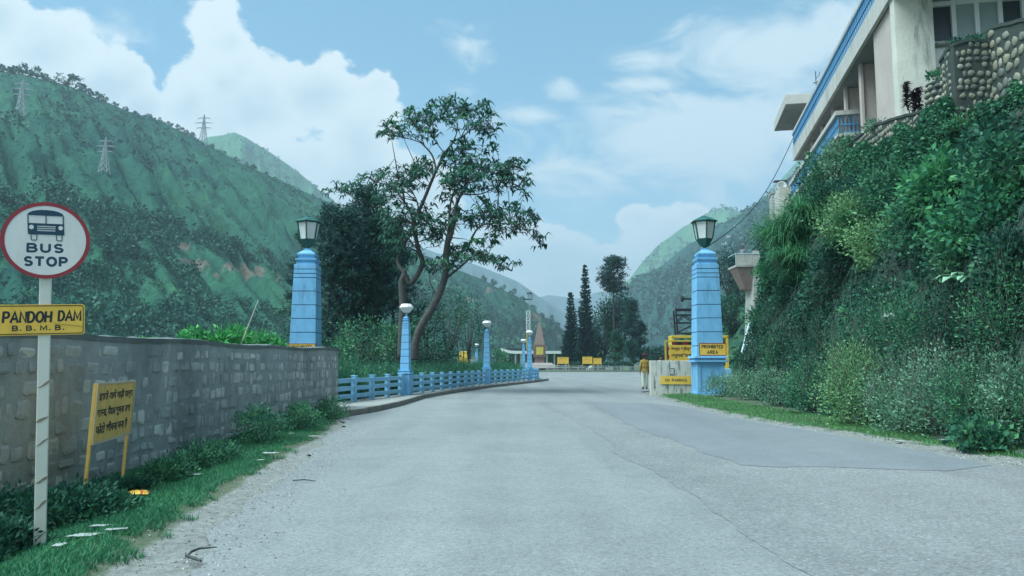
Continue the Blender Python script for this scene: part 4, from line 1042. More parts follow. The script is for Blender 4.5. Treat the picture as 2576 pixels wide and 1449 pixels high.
cobble(t, (TW1.x, TW1.y), (TW1.x + .8, TW1.y + .02), 5.6, lambda f: TW1.z - .02, seed=33, size=.28)
B0, B1 = W(2398, 113, 17.55), W(2492, 104, 17.5)
t = thing('cobble_wall', 'cobble buttress with a sloping planted ledge below the glazed end wall', 'cobble wall', (10.9, 18, 6))
cobble(t, (B0.x, B0.y), (B1.x, B1.y), 5.8, lambda f: B0.z + .10 * math.sin(3.1 * f), seed=4, size=.165)
cobble(t, (B0.x + .01, B0.y + .16), (B0.x + .12, B0.y + .8), 5.8, lambda f: B0.z - .1 * f, seed=14, size=.165)
t = thing('cobble_wall', 'long low cobble wall stepping down below the stained white column', 'cobble wall', (11.6, 24, 6))
cob_run(t, [W(2340, 272, 21.0), W(2300, 286, 22.2), W(2258, 296, 23.5), W(2194, 318, 25.5), W(2148, 352, 27.5)], 6.2, 5, .19)
# round cobble planter
pc = W(2366, 236, 20.8)
t = thing('cobble_planter', 'round cobble planter with a small leafy shrub below the column', 'planter', (pc.x, pc.y, pc.z - .1))
mb = MB(); mb.lathe([(.34, -1.6), (.345, .32), (.37, .33), (.37, .38), (0, .38)], 18); mb.build('drum', CMORT, t)
mb = MB()
for k in range(6):
    for j in range(11):
        a = 2 * math.pi * (j + .5 * (k % 2)) / 11; mb.ell((.335 * math.cos(a), .335 * math.sin(a), .24 - k * .18), (.085, .085, .08), 7, 5, t=random.random())
mb.build('cobble_facing', COB, t, smooth=True)

# ================================================================== CONCRETE PIER WITH SIREN, VIEWING PLATFORM
tl = W(1941, 487, 55.0)
pw = thing('concrete_pier', 'tall pale concrete pier with a loudspeaker on top beside the grass tuft', 'pier', (tl.x, 55.0, 0), R(-12))
mb = MB(); mb.box((1.6, .8, tl.z / 2), (3.2, 1.6, tl.z)); mb.build('shaft', CONC, pw, bevel=.03)
mb = MB(); mb.box((1.6, .8, tl.z + .05), (3.3, 1.7, .12)); mb.build('cap', CONC, pw)
mb = MB(); mb.tube([(-.08, -.1, tl.z - 5.6), (-.08, -.1, tl.z - 3.0)], .09, 8); mb.build('drain_pipe', DKMETAL, pw)
hp = W(1966, 480, 55.0)
hs_ = thing('loudspeaker', 'white round loudspeaker horn under a small dark hood on the pier', 'loudspeaker', (hp.x, 55.2, tl.z + .11), R(-8))
mb = MB(); mb.lathe([(.0, .0), (.12, .02), (.15, .12), (.34, .30), (.36, .34), (.28, .33), (.10, .16), (.0, .14)], 16); mb.build('horn', LAMPW, hs_, loc=(0, -.1, .42), rot=(R(90), 0, 0))
mb = MB(); mb.box((0, .0, .86), (1.0, .6, .06), taper=.9); mb.build('hood', DKMETAL, hs_)
mb = MB()
for x in (-.3, .3): mb.box((x, .1, .42), (.05, .05, .84))
mb.box((0, .1, .06), (.7, .3, .1)); mb.build('bracket', WHITE, hs_)

vl, vr = W(1850, 671, 60.0), W(1945, 671, 60.0)
vp = thing('viewing_platform', 'cantilevered concrete viewing platform with a pale railing on a sloping pier', 'platform', (vl.x, 60.0, vl.z))
VW = vr.x - vl.x
mb = MB(); mb.box((VW / 2 + .5, .9, .06), (VW + 1, 2.2, .16)); mb.build('deck', CONC, vp)
mb = MB(); mb.rings([[(.05, -.1, -.03), (1.5, -.1, -.03), (1.5, 1.9, -.03), (.05, 1.9, -.03)], [(.8, .3, -1.7), (1.5, .3, -1.9), (1.5, 1.6, -1.9), (.8, 1.6, -1.7)]]); mb.build('bracket', painted('bracket_concrete', (.27, .20, .18), .2, .85, 2.0), vp)
mb = MB(); mb.rings([[(.95, -.2, -vl.z), (2.6, -.2, -vl.z), (2.6, 1.9, -vl.z), (.95, 1.9, -vl.z)], [(1.42, -.15, -.04), (3.6, -.15, -.04), (3.6, 1.9, -.04), (1.42, 1.9, -.04)]]); mb.build('pier', CONC, vp, bevel=.03)
mb = MB(); mb.tube([(0, -.15, 1.03), (VW + .6, -.15, 1.03)], .035, 6); mb.tube([(0, -.15, 1.03), (0, 1.9, 1.03)], .035, 6)
for x in (0, 1.9, 2.4, 2.9): mb.tube([(x, -.15, .14), (x, -.15, 1.03)], .03, 6)
mb.build('handrail', PALEBLUE, vp)
mb = MB()
for k in range(8): mb.box((.12 + k * .185, -.13, .55), (.17, .03, .80))
mb.build('railing_panel', CREAM, vp)
mb = MB(); mb.box((1.62, -.10, .65), (.5, .06, 1.25)); mb.build('cream_panel', CREAM, vp)
lp2 = W(1868, 835, 52.0)
gp = thing('slanting_pipe', 'pale blue pipe railing slanting up the slope behind the right pillar', 'pipe', tuple(W(1864, 868, 50.0)))
e = W(1885, 812, 52.0) - Vector(gp.location)
mb = MB(); mb.tube([(0, 0, -.6), tuple(e)], .06, 8); mb.build('upper_pipe', PALEBLUE, gp)
mb = MB(); mb.tube([(.22, 0, -.6), tuple(e + Vector((.22, 0, -.1)))], .035, 8); mb.build('lower_pipe', PALEBLUE, gp)
# wire from the right lantern up to the building
wa, wb = Vector((pr_.location.x + .1, PY + .5, 6.1)), Vector((fac(45.2) - .2, 45.2, 15.0))
pts = [wa.lerp(wb, i / 24) - Vector((0, 0, 1.0 * math.sin(math.pi * i / 24))) for i in range(25)]
tag(MB().tube(pts, .022, 5).build('overhead_wire', DKMETAL), 'dark sagging wire strung from the right lantern up to the hilltop building', 'wire')

# ================================================================== YELLOW CRANE BEHIND THE RIGHT PILLAR
c0 = W(1689, 844, 62.0)
cr = thing('crane', 'yellow and black machine with a dark lattice mast half hidden behind the right pillar', 'crane', (c0.x, 62.0, 0))
Hc = c0.z
mb = MB(); mb.box((2.3, .6, Hc - .1), (4.6, 1.4, .2)); mb.box((.1, .6, Hc / 2), (.18, 1.4, Hc - .2)); mb.box((4.5, .6, Hc / 2), (.18, 1.4, Hc - .2)); mb.box((2.3, .6, 1.0), (4.4, 1.3, .25)); mb.build('body_frame', YELLOWM, cr, bevel=.02)
mb = MB(); mb.box((2.3, .75, 2.1), (4.2, .9, Hc - 2.1 + .4)); mb.build('engine_housing', DKMETAL, cr, bevel=.03)
mb = MB(); mb.box((2.3, .6, .45), (4.9, 1.7, .9)); mb.build('base', BLUE2, cr, bevel=.04)
mb = MB(); x0, x1 = .55, 2.2; z0, z1 = Hc + .1, Hc + 2.1
for y in (.2, 1.1):
    for x in (x0, x1): mb.bar((x, y, z0), (x - .1 if x == x0 else x, y, z1), .12)
    for zz in (z0 + .1, z0 + .95, z0 + 1.6, z1): mb.bar((x0, y, zz), (x1, y, zz), .10)
    mb.bar((x0, y, z0 + .1), (x1, y, z0 + .95), .07); mb.bar((x1, y, z0 + .95), (x0 + .5, y, z1 - .4), .07); mb.bar((x0, y, z0 + .95), (x0 + .6, y, z1 - .4), .07)
mb.tube([(x0 - .15, .2, z1 + .05), (x1, .2, z1 + .05)], .10, 8); mb.build('lattice_mast', DKMETAL, cr)
mb = MB(); mb.tube([(1.0, .4, z1 + .95), (2.2, .4, z1 + .9)], .09, 8); mb.tube([(2.1, .4, z1), (2.1, .4, z1 + 1.0)], .08, 8); mb.build('arm', DKMETAL, cr)
mb = MB(); mb.lathe([(.0, 0), (.26, .0), (.28, .12), (.2, .22), (0, .22)], 12); mb.build('arm_disc', DKMETAL, cr, loc=(.95, .4, z1 + .95), rot=(0, R(90), 0))

# ================================================================== FAR SIDE: OBELISK, PAVILION, BOARDS, MAST, FENCE
def far(u, v, Y): return W(u, v, Y)
k_ = 118 / FPX
GRAN = concrete('red_granite', (.20, .125, .11), (.1, .06, .06), .3, 1.5)
GRAN2 = concrete('grey_granite', (.27, .20, .175), (.14, .10, .09), .3, 1.5)
oc = far(1358.8, 915, 118.6)
ob = thing('obelisk', 'tapering brown stone memorial obelisk with a gold plaque on stepped base', 'memorial', (oc.x, 121.5, .08))
Zv = lambda v: far(1358, v, 120.5).z - .08
mb = MB(); mb.sq([(.82, .7, Zv(867)), (.24, .22, Zv(814)), (.05, .16, Zv(809.5))]); mb.build('spire', GRAN2, ob, bevel=.01)
mb = MB(); mb.sq([(.96, .8, Zv(898)), (.96, .8, Zv(867))]); mb.build('block', GRAN, ob, bevel=.015)
mb = MB(); mb.sq([(.74, .6, Zv(913)), (.74, .6, Zv(898))]); mb.build('pedestal', GRAN, ob)
mb = MB(); mb.box((.02, -.82, (Zv(873) + Zv(892)) / 2), (1.12, .05, Zv(873) - Zv(892))); mb.build('plaque', painted('gold_plaque', (.62, .50, .10), .4, .4, 5.0, metal=.3), ob)
for i in range(4):
    mb = MB(); hw_ = 2.3 + .22 * i; z1 = Zv(913) - .22 * i
    mb.box((-.3, 0, z1 - .055), (hw_ * 2, 2.4 + .5 * i, .11)); mb.build('step', WHITE, ob)
    mb = MB(); mb.box((-.3, 0, z1 - .165), (hw_ * 2 - .05, 2.35 + .5 * i, .11)); mb.build('riser', painted('step_red', (.30, .10, .09), .15, .7), ob)

pv = thing('pavilion', 'long low white pavilion with an upswept roof end behind the obelisk', 'building', (far(1261, 915, 142).x, 142, .1))
X = lambda u: far(u, 915, 142).x - pv.location.x
Z = lambda v: far(1300, v, 142).z - .1
mb = MB(); top_, bot_ = [], []
us = [1260.5, 1266, 1273, 1281, 1290, 1300, 1316, 1400, 1460, 1525]; vt = [875.5, 877.5, 879.8, 881.6, 882.6, 883, 883, 883, 883, 883]
rs = [[(X(u), -1, Z(v)), (X(u), 9, Z(v)), (X(u), 9, Z(v + 7)), (X(u), -1, Z(v + 7))] for u, v in zip(us, vt)]
mb.rings(rs); mb.build('roof', WHITE, pv)
mb = MB(); mb.box(((X(1272) + X(1520)) / 2, 4.5, Z(890) / 2), (X(1520) - X(1272), 6, Z(890))); mb.build('glazed_wall', WGLASS, pv)
for u in (1275.5, 1297, 1310.5, 1336, 1376, 1395, 1424, 1454, 1485, 1505):
    mb = MB(); mb.box((X(u), .5, Z(890) / 2), (.28, .28, Z(890))); mb.build('column', WHITE, pv)
for u in (1283, 1290, 1304, 1320, 1344, 1366, 1386, 1410, 1438, 1470):
    mb = MB(); mb.box((X(u), 1.4, Z(890) / 2), (.10, .1, Z(890))); mb.build('mullion', DKMETAL, pv)
mb = MB(); mb.box((X(1390), -.6, .55), (X(1520) - X(1272), .15, .12)); mb.box((X(1390), -.6, .9), (X(1520) - X(1272), .08, .06)); mb.build('balustrade', WHITE, pv)
mb = MB(); mb.box((X(1300), 4, Z(879)), (X(1330) - X(1276), 3, .5)); mb.build('roof_upstand', DKMETAL, pv)

def board(u0, u1, v0, v1, vb, Y, label):
    a = far(u0, v0, Y); b = far(u1, v1, Y); zb = .1
    t = thing('notice_board', label, 'notice board', (a.x, Y, zb), 0, 'yellow notice boards on the lawn')
    w_, h0, h1 = b.x - a.x, b.z - zb, a.z - zb
    bd = MB().box((w_ / 2, 0, (h0 + h1) / 2), (w_, .05, h1 - h0)).build('board', YELLOW, t)
    mb = MB()
    mb.box((w_ / 2, -.02, h1), (w_ + .1, .07, .06)); mb.box((w_ / 2, -.02, h0), (w_ + .1, .07, .06)); mb.build('frame', YELLOWM, t)
    for x in (-.03, w_ + .03): MB().box((x, -.01, h1 / 2), (.075, .075, h1 + .05)).build('leg', YELLOWM, t)
    bodies = ["बान्ध क्षेत्र में प्रवेश", "फोटो खींचना मना है", "पैदल घूमना मना है", "आगे जाना मना है"]
    n = 4 if h1 - h0 > .9 else 3
    for k in range(n): text('lettering', bodies[k], w_ * (.84 if k % 2 else .78), (h1 - h0) * .13, painted('board_lettering', (.30, .13, .03), .1, .6) if k == 0 and 'board_lettering' not in bpy.data.materials else bpy.data.materials['board_lettering'], bd, (w_ / 2, -.027, h1 - (h1 - h0) * (k + .75) / (n + .5)), .02)
    return t
board(1403, 1429.5, 898.7, 914.6, 934, 119.2, 'leftmost yellow notice board on two legs, nearest the obelisk')
board(1466, 1489, 897.6, 914.6, 936, 119.0, 'largest and squarest yellow notice board, middle one on the lawn')
board(1493.5, 1512, 900.8, 915.6, 936, 118.9, 'smallest yellow notice board, right next to the middle one')

# floodlight mast
fc = far(1329, 915, 127)
fm = thing('floodlight_mast', 'tall floodlight mast with a white lattice section and a platform behind the obelisk', 'light mast', (fc.x, 127, .1))
Zm = lambda v: far(1329, v, 127).z - .1
mb = MB(); mb.box((-.1, 0, Zm(879) / 2), (.28, .28, Zm(879))); mb.build('lower_pole', painted('mast_red', (.23, .07, .06), .15, .6), fm)
mb = MB()
for x in (-.25, .25): mb.bar((x, 0, Zm(879)), (x, 0, Zm(830)), .12)
for k in range(6): mb.bar((-.25, 0, Zm(879 - k * 8)), (.25, 0, Zm(875 - k * 8)), .06)
mb.build('yellow_section', YELLOWM, fm)
mb = MB()
for x in (-.3, .3): mb.bar((x, 0, Zm(830)), (x, 0, Zm(782)), .10)
for v in (830, 806, 782): mb.bar((-.3, 0, Zm(v)), (.3, 0, Zm(v)), .10)
for a, b in ((830, 806), (806, 782)):
    mb.bar((-.3, 0, Zm(a)), (.3, 0, Zm(b)), .06); mb.bar((.3, 0, Zm(a)), (-.3, 0, Zm(b)), .06)
mb.build('white_section', WHITE, fm)
mb = MB()
for x in (.02, .3): mb.bar((x, .1, Zm(830)), (x, .1, Zm(753)), .05)
for k in range(16): mb.bar((.02, .1, Zm(826 - k * 4.5)), (.3, .1, Zm(826 - k * 4.5)), .04)
mb.build('ladder', GALV, fm)
mb = MB(); mb.box((-.1, 0, Zm(753)), (1.5, 1.2, .10))
for x in (.0, .6): mb.bar((x, -.5, Zm(753)), (x, -.5, Zm(741)), .05)
mb.bar((-.0, -.5, Zm(745)), (.62, -.5, Zm(745)), .05); mb.bar((-.0, -.5, Zm(741)), (.62, -.5, Zm(741)), .05); mb.build('platform', DKMETAL, fm)
for x in (-.05, .28, .55): MB().box((x, -.3, Zm(738) + random.uniform(-.1, .1)), (.28, .2, .26)).build('floodlight', DKMETAL, fm)
for x in (-1.0, .95): MB().bar((x * .6, 0, Zm(752)), (x, 0, Zm(741)), .05).build('bracket_arm', DKMETAL, fm)

# grey picket fence along the lawn
pf = thing('picket_fence', 'low grey picket fence edging the lawn beyond the road', 'picket fence', (far(1380, 915, 118.4).x, 118.6, .1))
x1 = far(1606, 915, 118.4).x - pf.location.x
mb = MB(); n = int(x1 / .17)
for i in range(n): mb.box((i * .17, 0, .45 + random.uniform(-.03, .03)), (.05, .03, .9))
mb.build('picket', GALV, pf)
mb = MB()
for z in (.25, .7): mb.box((x1 / 2, .03, z), (x1, .04, .07))
mb.build('rail', GALV, pf)
for i in range(7):
    MB().box((i * x1 / 6, .05, .5), (.1, .1, 1.0)).build('post', GALV, pf)

# white plaque stone by the fourth lamp pillar, yellow cabin and white hut
ps = far(1301, 915, 68)
pst = thing('plaque_stone', 'small white stone block with a yellow plate beside a lamp pillar', 'plaque', (ps.x, 68, .05))
mb = MB(); mb.prism([(-.42, 0), (.42, 0), (.42, .5), (-.42, .5)], -.1, .74); mb.build('stone', WHITE, pst, bevel=.04)
pl3 = MB().box((.05, -.02, .36), (.5, .04, .40)).build('plate', YELLOW, pst)
text('lettering', 'NO ENTRY', .36, .08, REDP, pl3, (.05, -.042, .44), .03) if False else text('lettering', "आगे जाना", .36, .1, REDP, pl3, (.05, -.042, .45), .03)
text('lettering', "मना है", .38, .1, REDP, pl3, (.05, -.042, .28), .03)
yc = far(1165, 909, 74)
yb = thing('yellow_cabin', 'battered yellow metal cabin standing in weeds beyond the fence', 'cabin', (yc.x, 74, 0))
mb = MB(); mb.rings([[(-.5, 0, .3), (.5, 0, .3), (.5, 1.2, .3), (-.5, 1.2, .3)], [(-.52, -.02, 1.9), (.52, -.02, 1.9), (.52, 1.2, 1.9), (-.52, 1.2, 1.9)], [(-.3, .1, 2.5), (.4, .1, 2.5), (.4, 1.1, 2.5), (-.3, 1.1, 2.5)]]); mb.build('shell', YELLOWM, yb, bevel=.04)
MB().box((.62, .4, 2.2), (.25, .6, .9)).build('side_box', DKMETAL, yb, bevel=.03)
MB().box((-.15, -.03, 1.3), (.45, .03, .7)).build('door', painted('cabin_door', (.5, .34, .05), .2, .6), yb)
wh = far(1187, 912, 78)
wt = thing('white_hut', 'small white walled hut just right of the yellow cabin', 'hut', (wh.x, 78, 0))
MB().box((0, .5, .95), (.75, 1.0, 1.9)).build('wall', WHITE, wt, bevel=.02)
MB().box((0, .5, 1.93), (.9, 1.2, .07)).build('roof', CONC, wt)

# white dome ornament and bench shapes on the lawn
dm = far(1487, 927, 121)
dt = thing('dome_ornament', 'small white dome ornament on a plinth behind the notice boards', 'ornament', (dm.x, 121.5, .1))
MB().box((-.15, 0, .3), (1.1, .4, .35)).build('plinth', WHITE, dt, bevel=.02)
MB().lathe([(.42, .48), (.40, .62), (.3, .78), (.15, .86), (0, .88)], 14).build('dome', WHITE, dt, smooth=True)

# ================================================================== PYLONS
def pylon(base, h, label, wdt=None, grp='steel lattice pylons on the hillsides'):
    t = thing('pylon', label, 'pylon', tuple(base), random.uniform(-.3, .3), grp); w_ = (wdt or h * .22) / 2; r = h * .0075
    hw = lambda f: w_ * (1 - f) ** 1.3 * .9 + w_ * .13 * (1 - f * .6)
    mb = MB(); fs = [0, .16, .32, .46, .58, .68, .77, .85, .92, .97]
    for sx, sy in ((1, 1), (1, -1), (-1, 1), (-1, -1)):
        for a, b in zip(fs, fs[1:] + [1.0]): mb.bar((sx * hw(a), sy * hw(a), a * h), (sx * hw(b) if b < 1 else 0, sy * hw(b) if b < 1 else 0, b * h), r * 2)
    for a, b in zip(fs, fs[1:]):
        for s in (1, -1):
            mb.bar((-hw(a), s * hw(a), a * h), (hw(b), s * hw(b), b * h), r); mb.bar((hw(a), s * hw(a), a * h), (-hw(b), s * hw(b), b * h), r)
            mb.bar((s * hw(a), -hw(a), a * h), (s * hw(b), hw(b), b * h), r)
            mb.bar((-hw(b), s * hw(b), b * h), (hw(b), s * hw(b), b * h), r)
    mb.build('tower', GALV, t)
    for f, L in ((.60, .20), (.75, .24), (.89, .17)):
        m2 = MB()
        for s in (1, -1):
            m2.bar((0, 0, f * h + h * .025), (s * L * h, 0, f * h), r * 1.6); m2.bar((0, 0, f * h - h * .01), (s * L * h, 0, f * h), r * 1.6); m2.bar((s * L * h, 0, f * h), (s * L * h, 0, f * h - h * .035), r * 1.4)
        m2.build('cross_arm', GALV, t)
    return t
def hillpoint(name, u, v, D=None):
    p = on_hill(name, u, v); return p if p is not None else W(u, v, D or 500)
def pyl(name, u, vb, vt, label, sink=.5, D=None):
    p = hillpoint(name, u, vb, D); h = W(u, vt, p.y).z - p.z; return pylon(p - Vector((0, 0, sink)), h + sink, label)
pyl('left_hill', 262, 432, 345, 'steel pylon halfway up the left hillside, above the bus stop sign')
pyl('left_hill', 52, 292, 200, 'faint steel pylon high on the left hillside, nearest the picture edge')
pyl('left_hill', 511, 362, 288, 'steel pylon standing out against cloud on the left ridge', 3)
for u in (1374, 1380):
    p = hillpoint('left_hill', u, 812, 640); h = W(u, 770, p.y).z - p.z
    t = thing('radio_mast', 'thin radio mast, ' + ('left' if u < 1377 else 'right') + ' one of a pair on the lower end of the left ridge', 'mast', tuple(p), 0, 'radio masts on the ridge')
    MB().bar((0, 0, -2), (0, 0, h), .5).build('pole', GALV, t); MB().bar((-.8, 0, h * .85), (.8, 0, h * .85), .3).build('crosspiece', GALV, t)

# houses on the right hillside
HW = concrete('house_whitewash', (.72, .72, .70), (.4, .4, .4), .2, .2)
HROOF = painted('slate_roof', (.20, .22, .23), .15, .8, .5)
def house(u, v, wpx, hpx, roof, label):
    p = hillpoint('right_mid_hill', u, v, 700); s = p.y / FPX; w_, h = wpx * s, hpx * s
    t = thing('hillside_house', label, 'house', tuple(p - Vector((0, 0, h * .25))), random.uniform(-.25, .25), 'white houses scattered on the right hillside')
    MB().box((0, w_ * .3, h * .62), (w_, w_ * .6, h * 1.25)).build('wall', HW, t)
    if roof == 'gable':
        mb = MB(); mb.rings([[(-w_ * .55, -.2, h * 1.25), (-w_ * .55, w_ * .62, h * 1.25), (-w_ * .55, w_ * .3, h * 1.7)], [(w_ * .55, -.2, h * 1.25), (w_ * .55, w_ * .62, h * 1.25), (w_ * .55, w_ * .3, h * 1.7)]]); mb.build('roof', HROOF, t)
    else: MB().box((0, w_ * .3, h * 1.29), (w_ * 1.1, w_ * .68, h * .1)).build('roof', HW, t)
    for k in range(max(1, int(wpx / 4))): MB().box((-w_ * .35 + k * w_ * .7 / max(1, int(wpx / 4) - .0), -.05, h * .75), (w_ * .1, .1, h * .4)).build('window', WGLASS, t)
for a in [(1836, 596, 14, 4, 'flat', 'flat roofed white house, left end of the upper row above the lantern'), (1866, 602, 20, 4, 'gable', 'long grey roofed white house in the middle of the upper hillside row'), (1877, 604, 9, 3, 'flat', 'small white house at the right end of the upper row'),
          (1818, 616, 5, 3, 'flat', 'tiny white hut, lowest and leftmost of the hillside houses'), (1831, 613, 11, 4, 'gable', 'gabled white house below the upper row, beside the tiny hut'), (1861, 615, 22, 4, 'flat', 'longest white terrace on the lower hillside row above the viewing platform'),
          (1854, 569, 14, 3, 'gable', 'lone white house high on the right hillside above all the others'), (1848, 601, 5, 2.5, 'flat', 'tiny white cube house between the two larger houses of the upper row')]: house(*a)

# ================================================================== VEGETATION
LEAF_D = foliage('dark_leaf', (.010, .034, .026), (.028, .085, .052), (.075, .17, .075))
LEAF_M = foliage('mid_leaf', (.018, .055, .038), (.055, .145, .075), (.15, .28, .11))
LEAF_G = foliage('grey_green_leaf', (.055, .10, .062), (.165, .235, .135), (.34, .42, .25))
LEAF_Y = foliage('yellow_green_leaf', (.055, .105, .045), (.17, .245, .095), (.33, .385, .16))
LEAF_V = foliage('vine_leaf', (.020, .075, .042), (.05, .16, .075), (.13, .30, .10), .3)
LEAF_B = foliage('bright_leaf', (.04, .14, .05), (.09, .28, .08), (.20, .44, .13), .3)
LEAF_P = foliage('pine_needle', (.008, .028, .026), (.020, .060, .046), (.05, .11, .065), .12)
LEAF_N = foliage('conifer_needle', (.008, .026, .026), (.018, .052, .044), (.045, .095, .065), .1)
LEAF_A = foliage('feathery_leaf', (.014, .045, .032), (.034, .095, .056), (.10, .19, .09), .32)
LEAF_R = foliage('purple_leaf', (.025, .008, .016), (.055, .018, .03), (.11, .04, .05), .15)
GRASS_Y = foliage('yellow_grass_blade', (.04, .10, .032), (.095, .20, .058), (.21, .31, .10), .25)  # yellower, brighter grass for the right verge
GRASS = foliage('grass_blade', (.020, .085, .040), (.045, .165, .070), (.13, .27, .10), .25)
REED = foliage('tuft_grass', (.020, .070, .032), (.055, .165, .065), (.17, .30, .13), .3)
DRYG = foliage('dry_hanging_grass', (.016, .030, .024), (.040, .060, .040), (.09, .105, .065), .15)
SCRUB = foliage('slope_scrub', (.016, .052, .038), (.030, .088, .055), (.065, .15, .070), .1)
SCRUB2 = foliage('far_scrub', (.020, .048, .042), (.034, .078, .056), (.06, .12, .075), .05)
BARK = painted('grey_bark', (.085, .085, .08), .4, .95, 5.0, (.05, .05, .05), .4, .6)
BARKP = painted('pine_bark', (.075, .07, .065), .4, .95, 6.0, (.03, .03, .03), .5, .6)

def mk_tint(n, ct, a=.5, b=.5): return np.clip(.5 + (ct - .5) * a + rng.normal(size=n) * .2 * b * 2, 0, 1)
def bush(name, label, cat, loc, r, n, L, mat, wfac=.5, clumps=None, group=None, up=.35, stems=5, shell=.45, sprd=.30, blades=False, bark=None, shoots=0):
    t = thing(name, label, cat, tuple(loc), 0, group)
    r = np.array(r, float); c = np.array([0, 0, r[2] * .92])
    k = clumps or max(8, n // 45)
    P, out, ct = clumpy(c, r, k, n // k, sprd, shell)
    ok = P[:, 2] > -.02; P, out, ct = P[ok], out[ok], ct[ok]; m = len(P)
    A = unit(out * .8 + rdir(m) * .7 + np.array([0, 0, up]))
    lv = Leaves(); LL = L * (.6 + .8 * rng.random(m))
    if blades: lv.blade(P, A, LL, LL * wfac, mk_tint(m, ct), .9)
    else: lv.add(P, A, LL, LL * wfac, mk_tint(m, ct, .6, .5))
    mb = MB()
    for i in range(shoots):                     # upright leafy shoots standing out of the bush
        a = rng.random() * 6.28; q = rng.random() ** .5; b0 = np.array([math.cos(a) * q * r[0] * .85, math.sin(a) * q * r[1] * .85, r[2] * (1.1 + .6 * (1 - q * q))])
        h = r[2] * (.35 + .55 * rng.random()); tip = b0 + np.array([rng.normal() * .12, rng.normal() * .12, h]); k2 = 26
        f = rng.random(k2); pp = b0 + (tip - b0) * f[:, None]; wd = (1 - f * .75)
        lv.add(pp, unit(rdir(k2) * .9 + np.array([0, 0, .7])), L * .9 * wd, L * .36 * wd, np.clip(.62 + rng.normal(size=k2) * .18, 0, 1)); mb.tube([tuple(b0 - (tip - b0) * .6), tuple(tip)], [.006, .003], 4)
    lv.build('foliage', mat, t)
    for i in range(stems):
        d = rdir(1)[0]; e = c + d * r * .6; e[2] = abs(e[2])
        mb.tube([(d[0] * .05, d[1] * .05, -.05), tuple((np.array([0, 0, 0]) + e) * .5 + rdir(1)[0] * .05 * r[2]), tuple(e)], [.018 * max(.6, r[2]), .013 * max(.6, r[2]), .006], 5)
    mb.build('stems', bark or BARK, t)
    return t

def gzs(x, y): return float(ground_h(np.array(x, float), np.array(y, float)))

# ---- short grass on the verges
def turf(name, pts, L, wd, mat, droop=.5, label=None, clum=.5):
    n = len(pts); z = ground_h(pts[:, 0], pts[:, 1]); P = np.column_stack([pts, z - .005])
    A = unit(np.array([0, 0, 1.0]) + rdir(n) * .55)
    pat = np.array([mnoise.noise((x * 1.1, y * 1.1, 3)) for x, y in pts]) * .35
    lv = Leaves(); Ls = L * (.5 + rng.random(n)); lv.blade(P, A, Ls, wd, np.clip(.45 + pat + rng.normal(size=n) * .17, 0, 1), droop)
    o = lv.build(name, mat); tag(o, kind='stuff'); return o
def verge_pts(n, y0, y1, left=True, depth=3.0, power=1.0):
    out = []
    while sum(len(a) for a in out) < n:
        y = y0 * (y1 / y0) ** rng.random(n); u = rng.random(n) ** power * depth
        e = interp(GL, y) - .02 - u if left else interp(GR, y) + .02 + u
        nz = np.array([mnoise.noise((a * 2.2, b * 2.2, 0)) + .6 * mnoise.noise((a * 7, b * 7, 5)) for a, b in zip(e, y)])
        keep = (nz + smooth01(u / .45) * 1.25 + (.12 if left else .3) > .55 + .25 * (rng.random(n) - .5))
        if left: keep &= e > -5.16 + (y - 4) * .0262 + .02
        out.append(np.column_stack([e, y])[keep])
    return np.concatenate(out)[:n]
turf('verge_grass', verge_pts(80000, 4.0, 19, True, 2.8), .058, .0055, GRASS)
turf('verge_grass', verge_pts(34000, 9.0, 36, False, 1.6), .055, .009, GRASS_Y)
turf('verge_grass', np.column_stack([rng.uniform(-6, -2.3, 9000), rng.uniform(-3, 4, 9000)]), .07, .008, GRASS)

# ---- shrubs and weeds at the foot of the stone wall
lowleft = [(-40, 1420, 5.7, (.30, .4, .16), 'dark low weed patch in the bottom corner left of the bus stop post'), (10, 1340, 6.6, (.5, .5, .22), 'dark weedy shrub at the wall foot at the picture edge'),
           (50, 1290, 7.0, (.36, .45, .16), 'dark weedy shrub between the bus stop post and the wall'), (190, 1300, 6.9, (.46, .5, .17), 'dark weedy shrub just right of the bus stop post'),
           (255, 1290, 7.0, (.26, .3, .12), 'dark leafy weed clump below the Hindi notice board'), (320, 1222, 8.4, (.22, .3, .09), 'low weed clump at the right leg of the Hindi notice board'),
                      (420, 1190, 9.3, (.28, .5, .16), 'low weed clump at the wall foot past the Hindi notice board'), (520, 1165, 10.4, (.3, .6, .20), 'weed clump at the wall foot midway along the wall'),
           (655, 1110, 12.6, (.34, .7, .30), 'bushy weed clump at the wall foot, third from its far end'), (760, 1072, 15.2, (.36, .8, .28), 'bushy weed clump at the wall foot, second from its far end'), (835, 1050, 18.2, (.36, .9, .26), 'weed clump at the far end of the stone wall beside the kerb')]
for u, v, Y, r, lab in lowleft:
    p = W(u, v, Y); x = max(p.x, wall_x(Y) + r[0] * .75)
    bush('verge_weed', lab, 'shrub', (x, Y, gzs(x, Y) - .02), r, 2200, .05, LEAF_D if Y < 9 else LEAF_M, .45, 40, 'weed clumps along the stone wall', .5, 6)

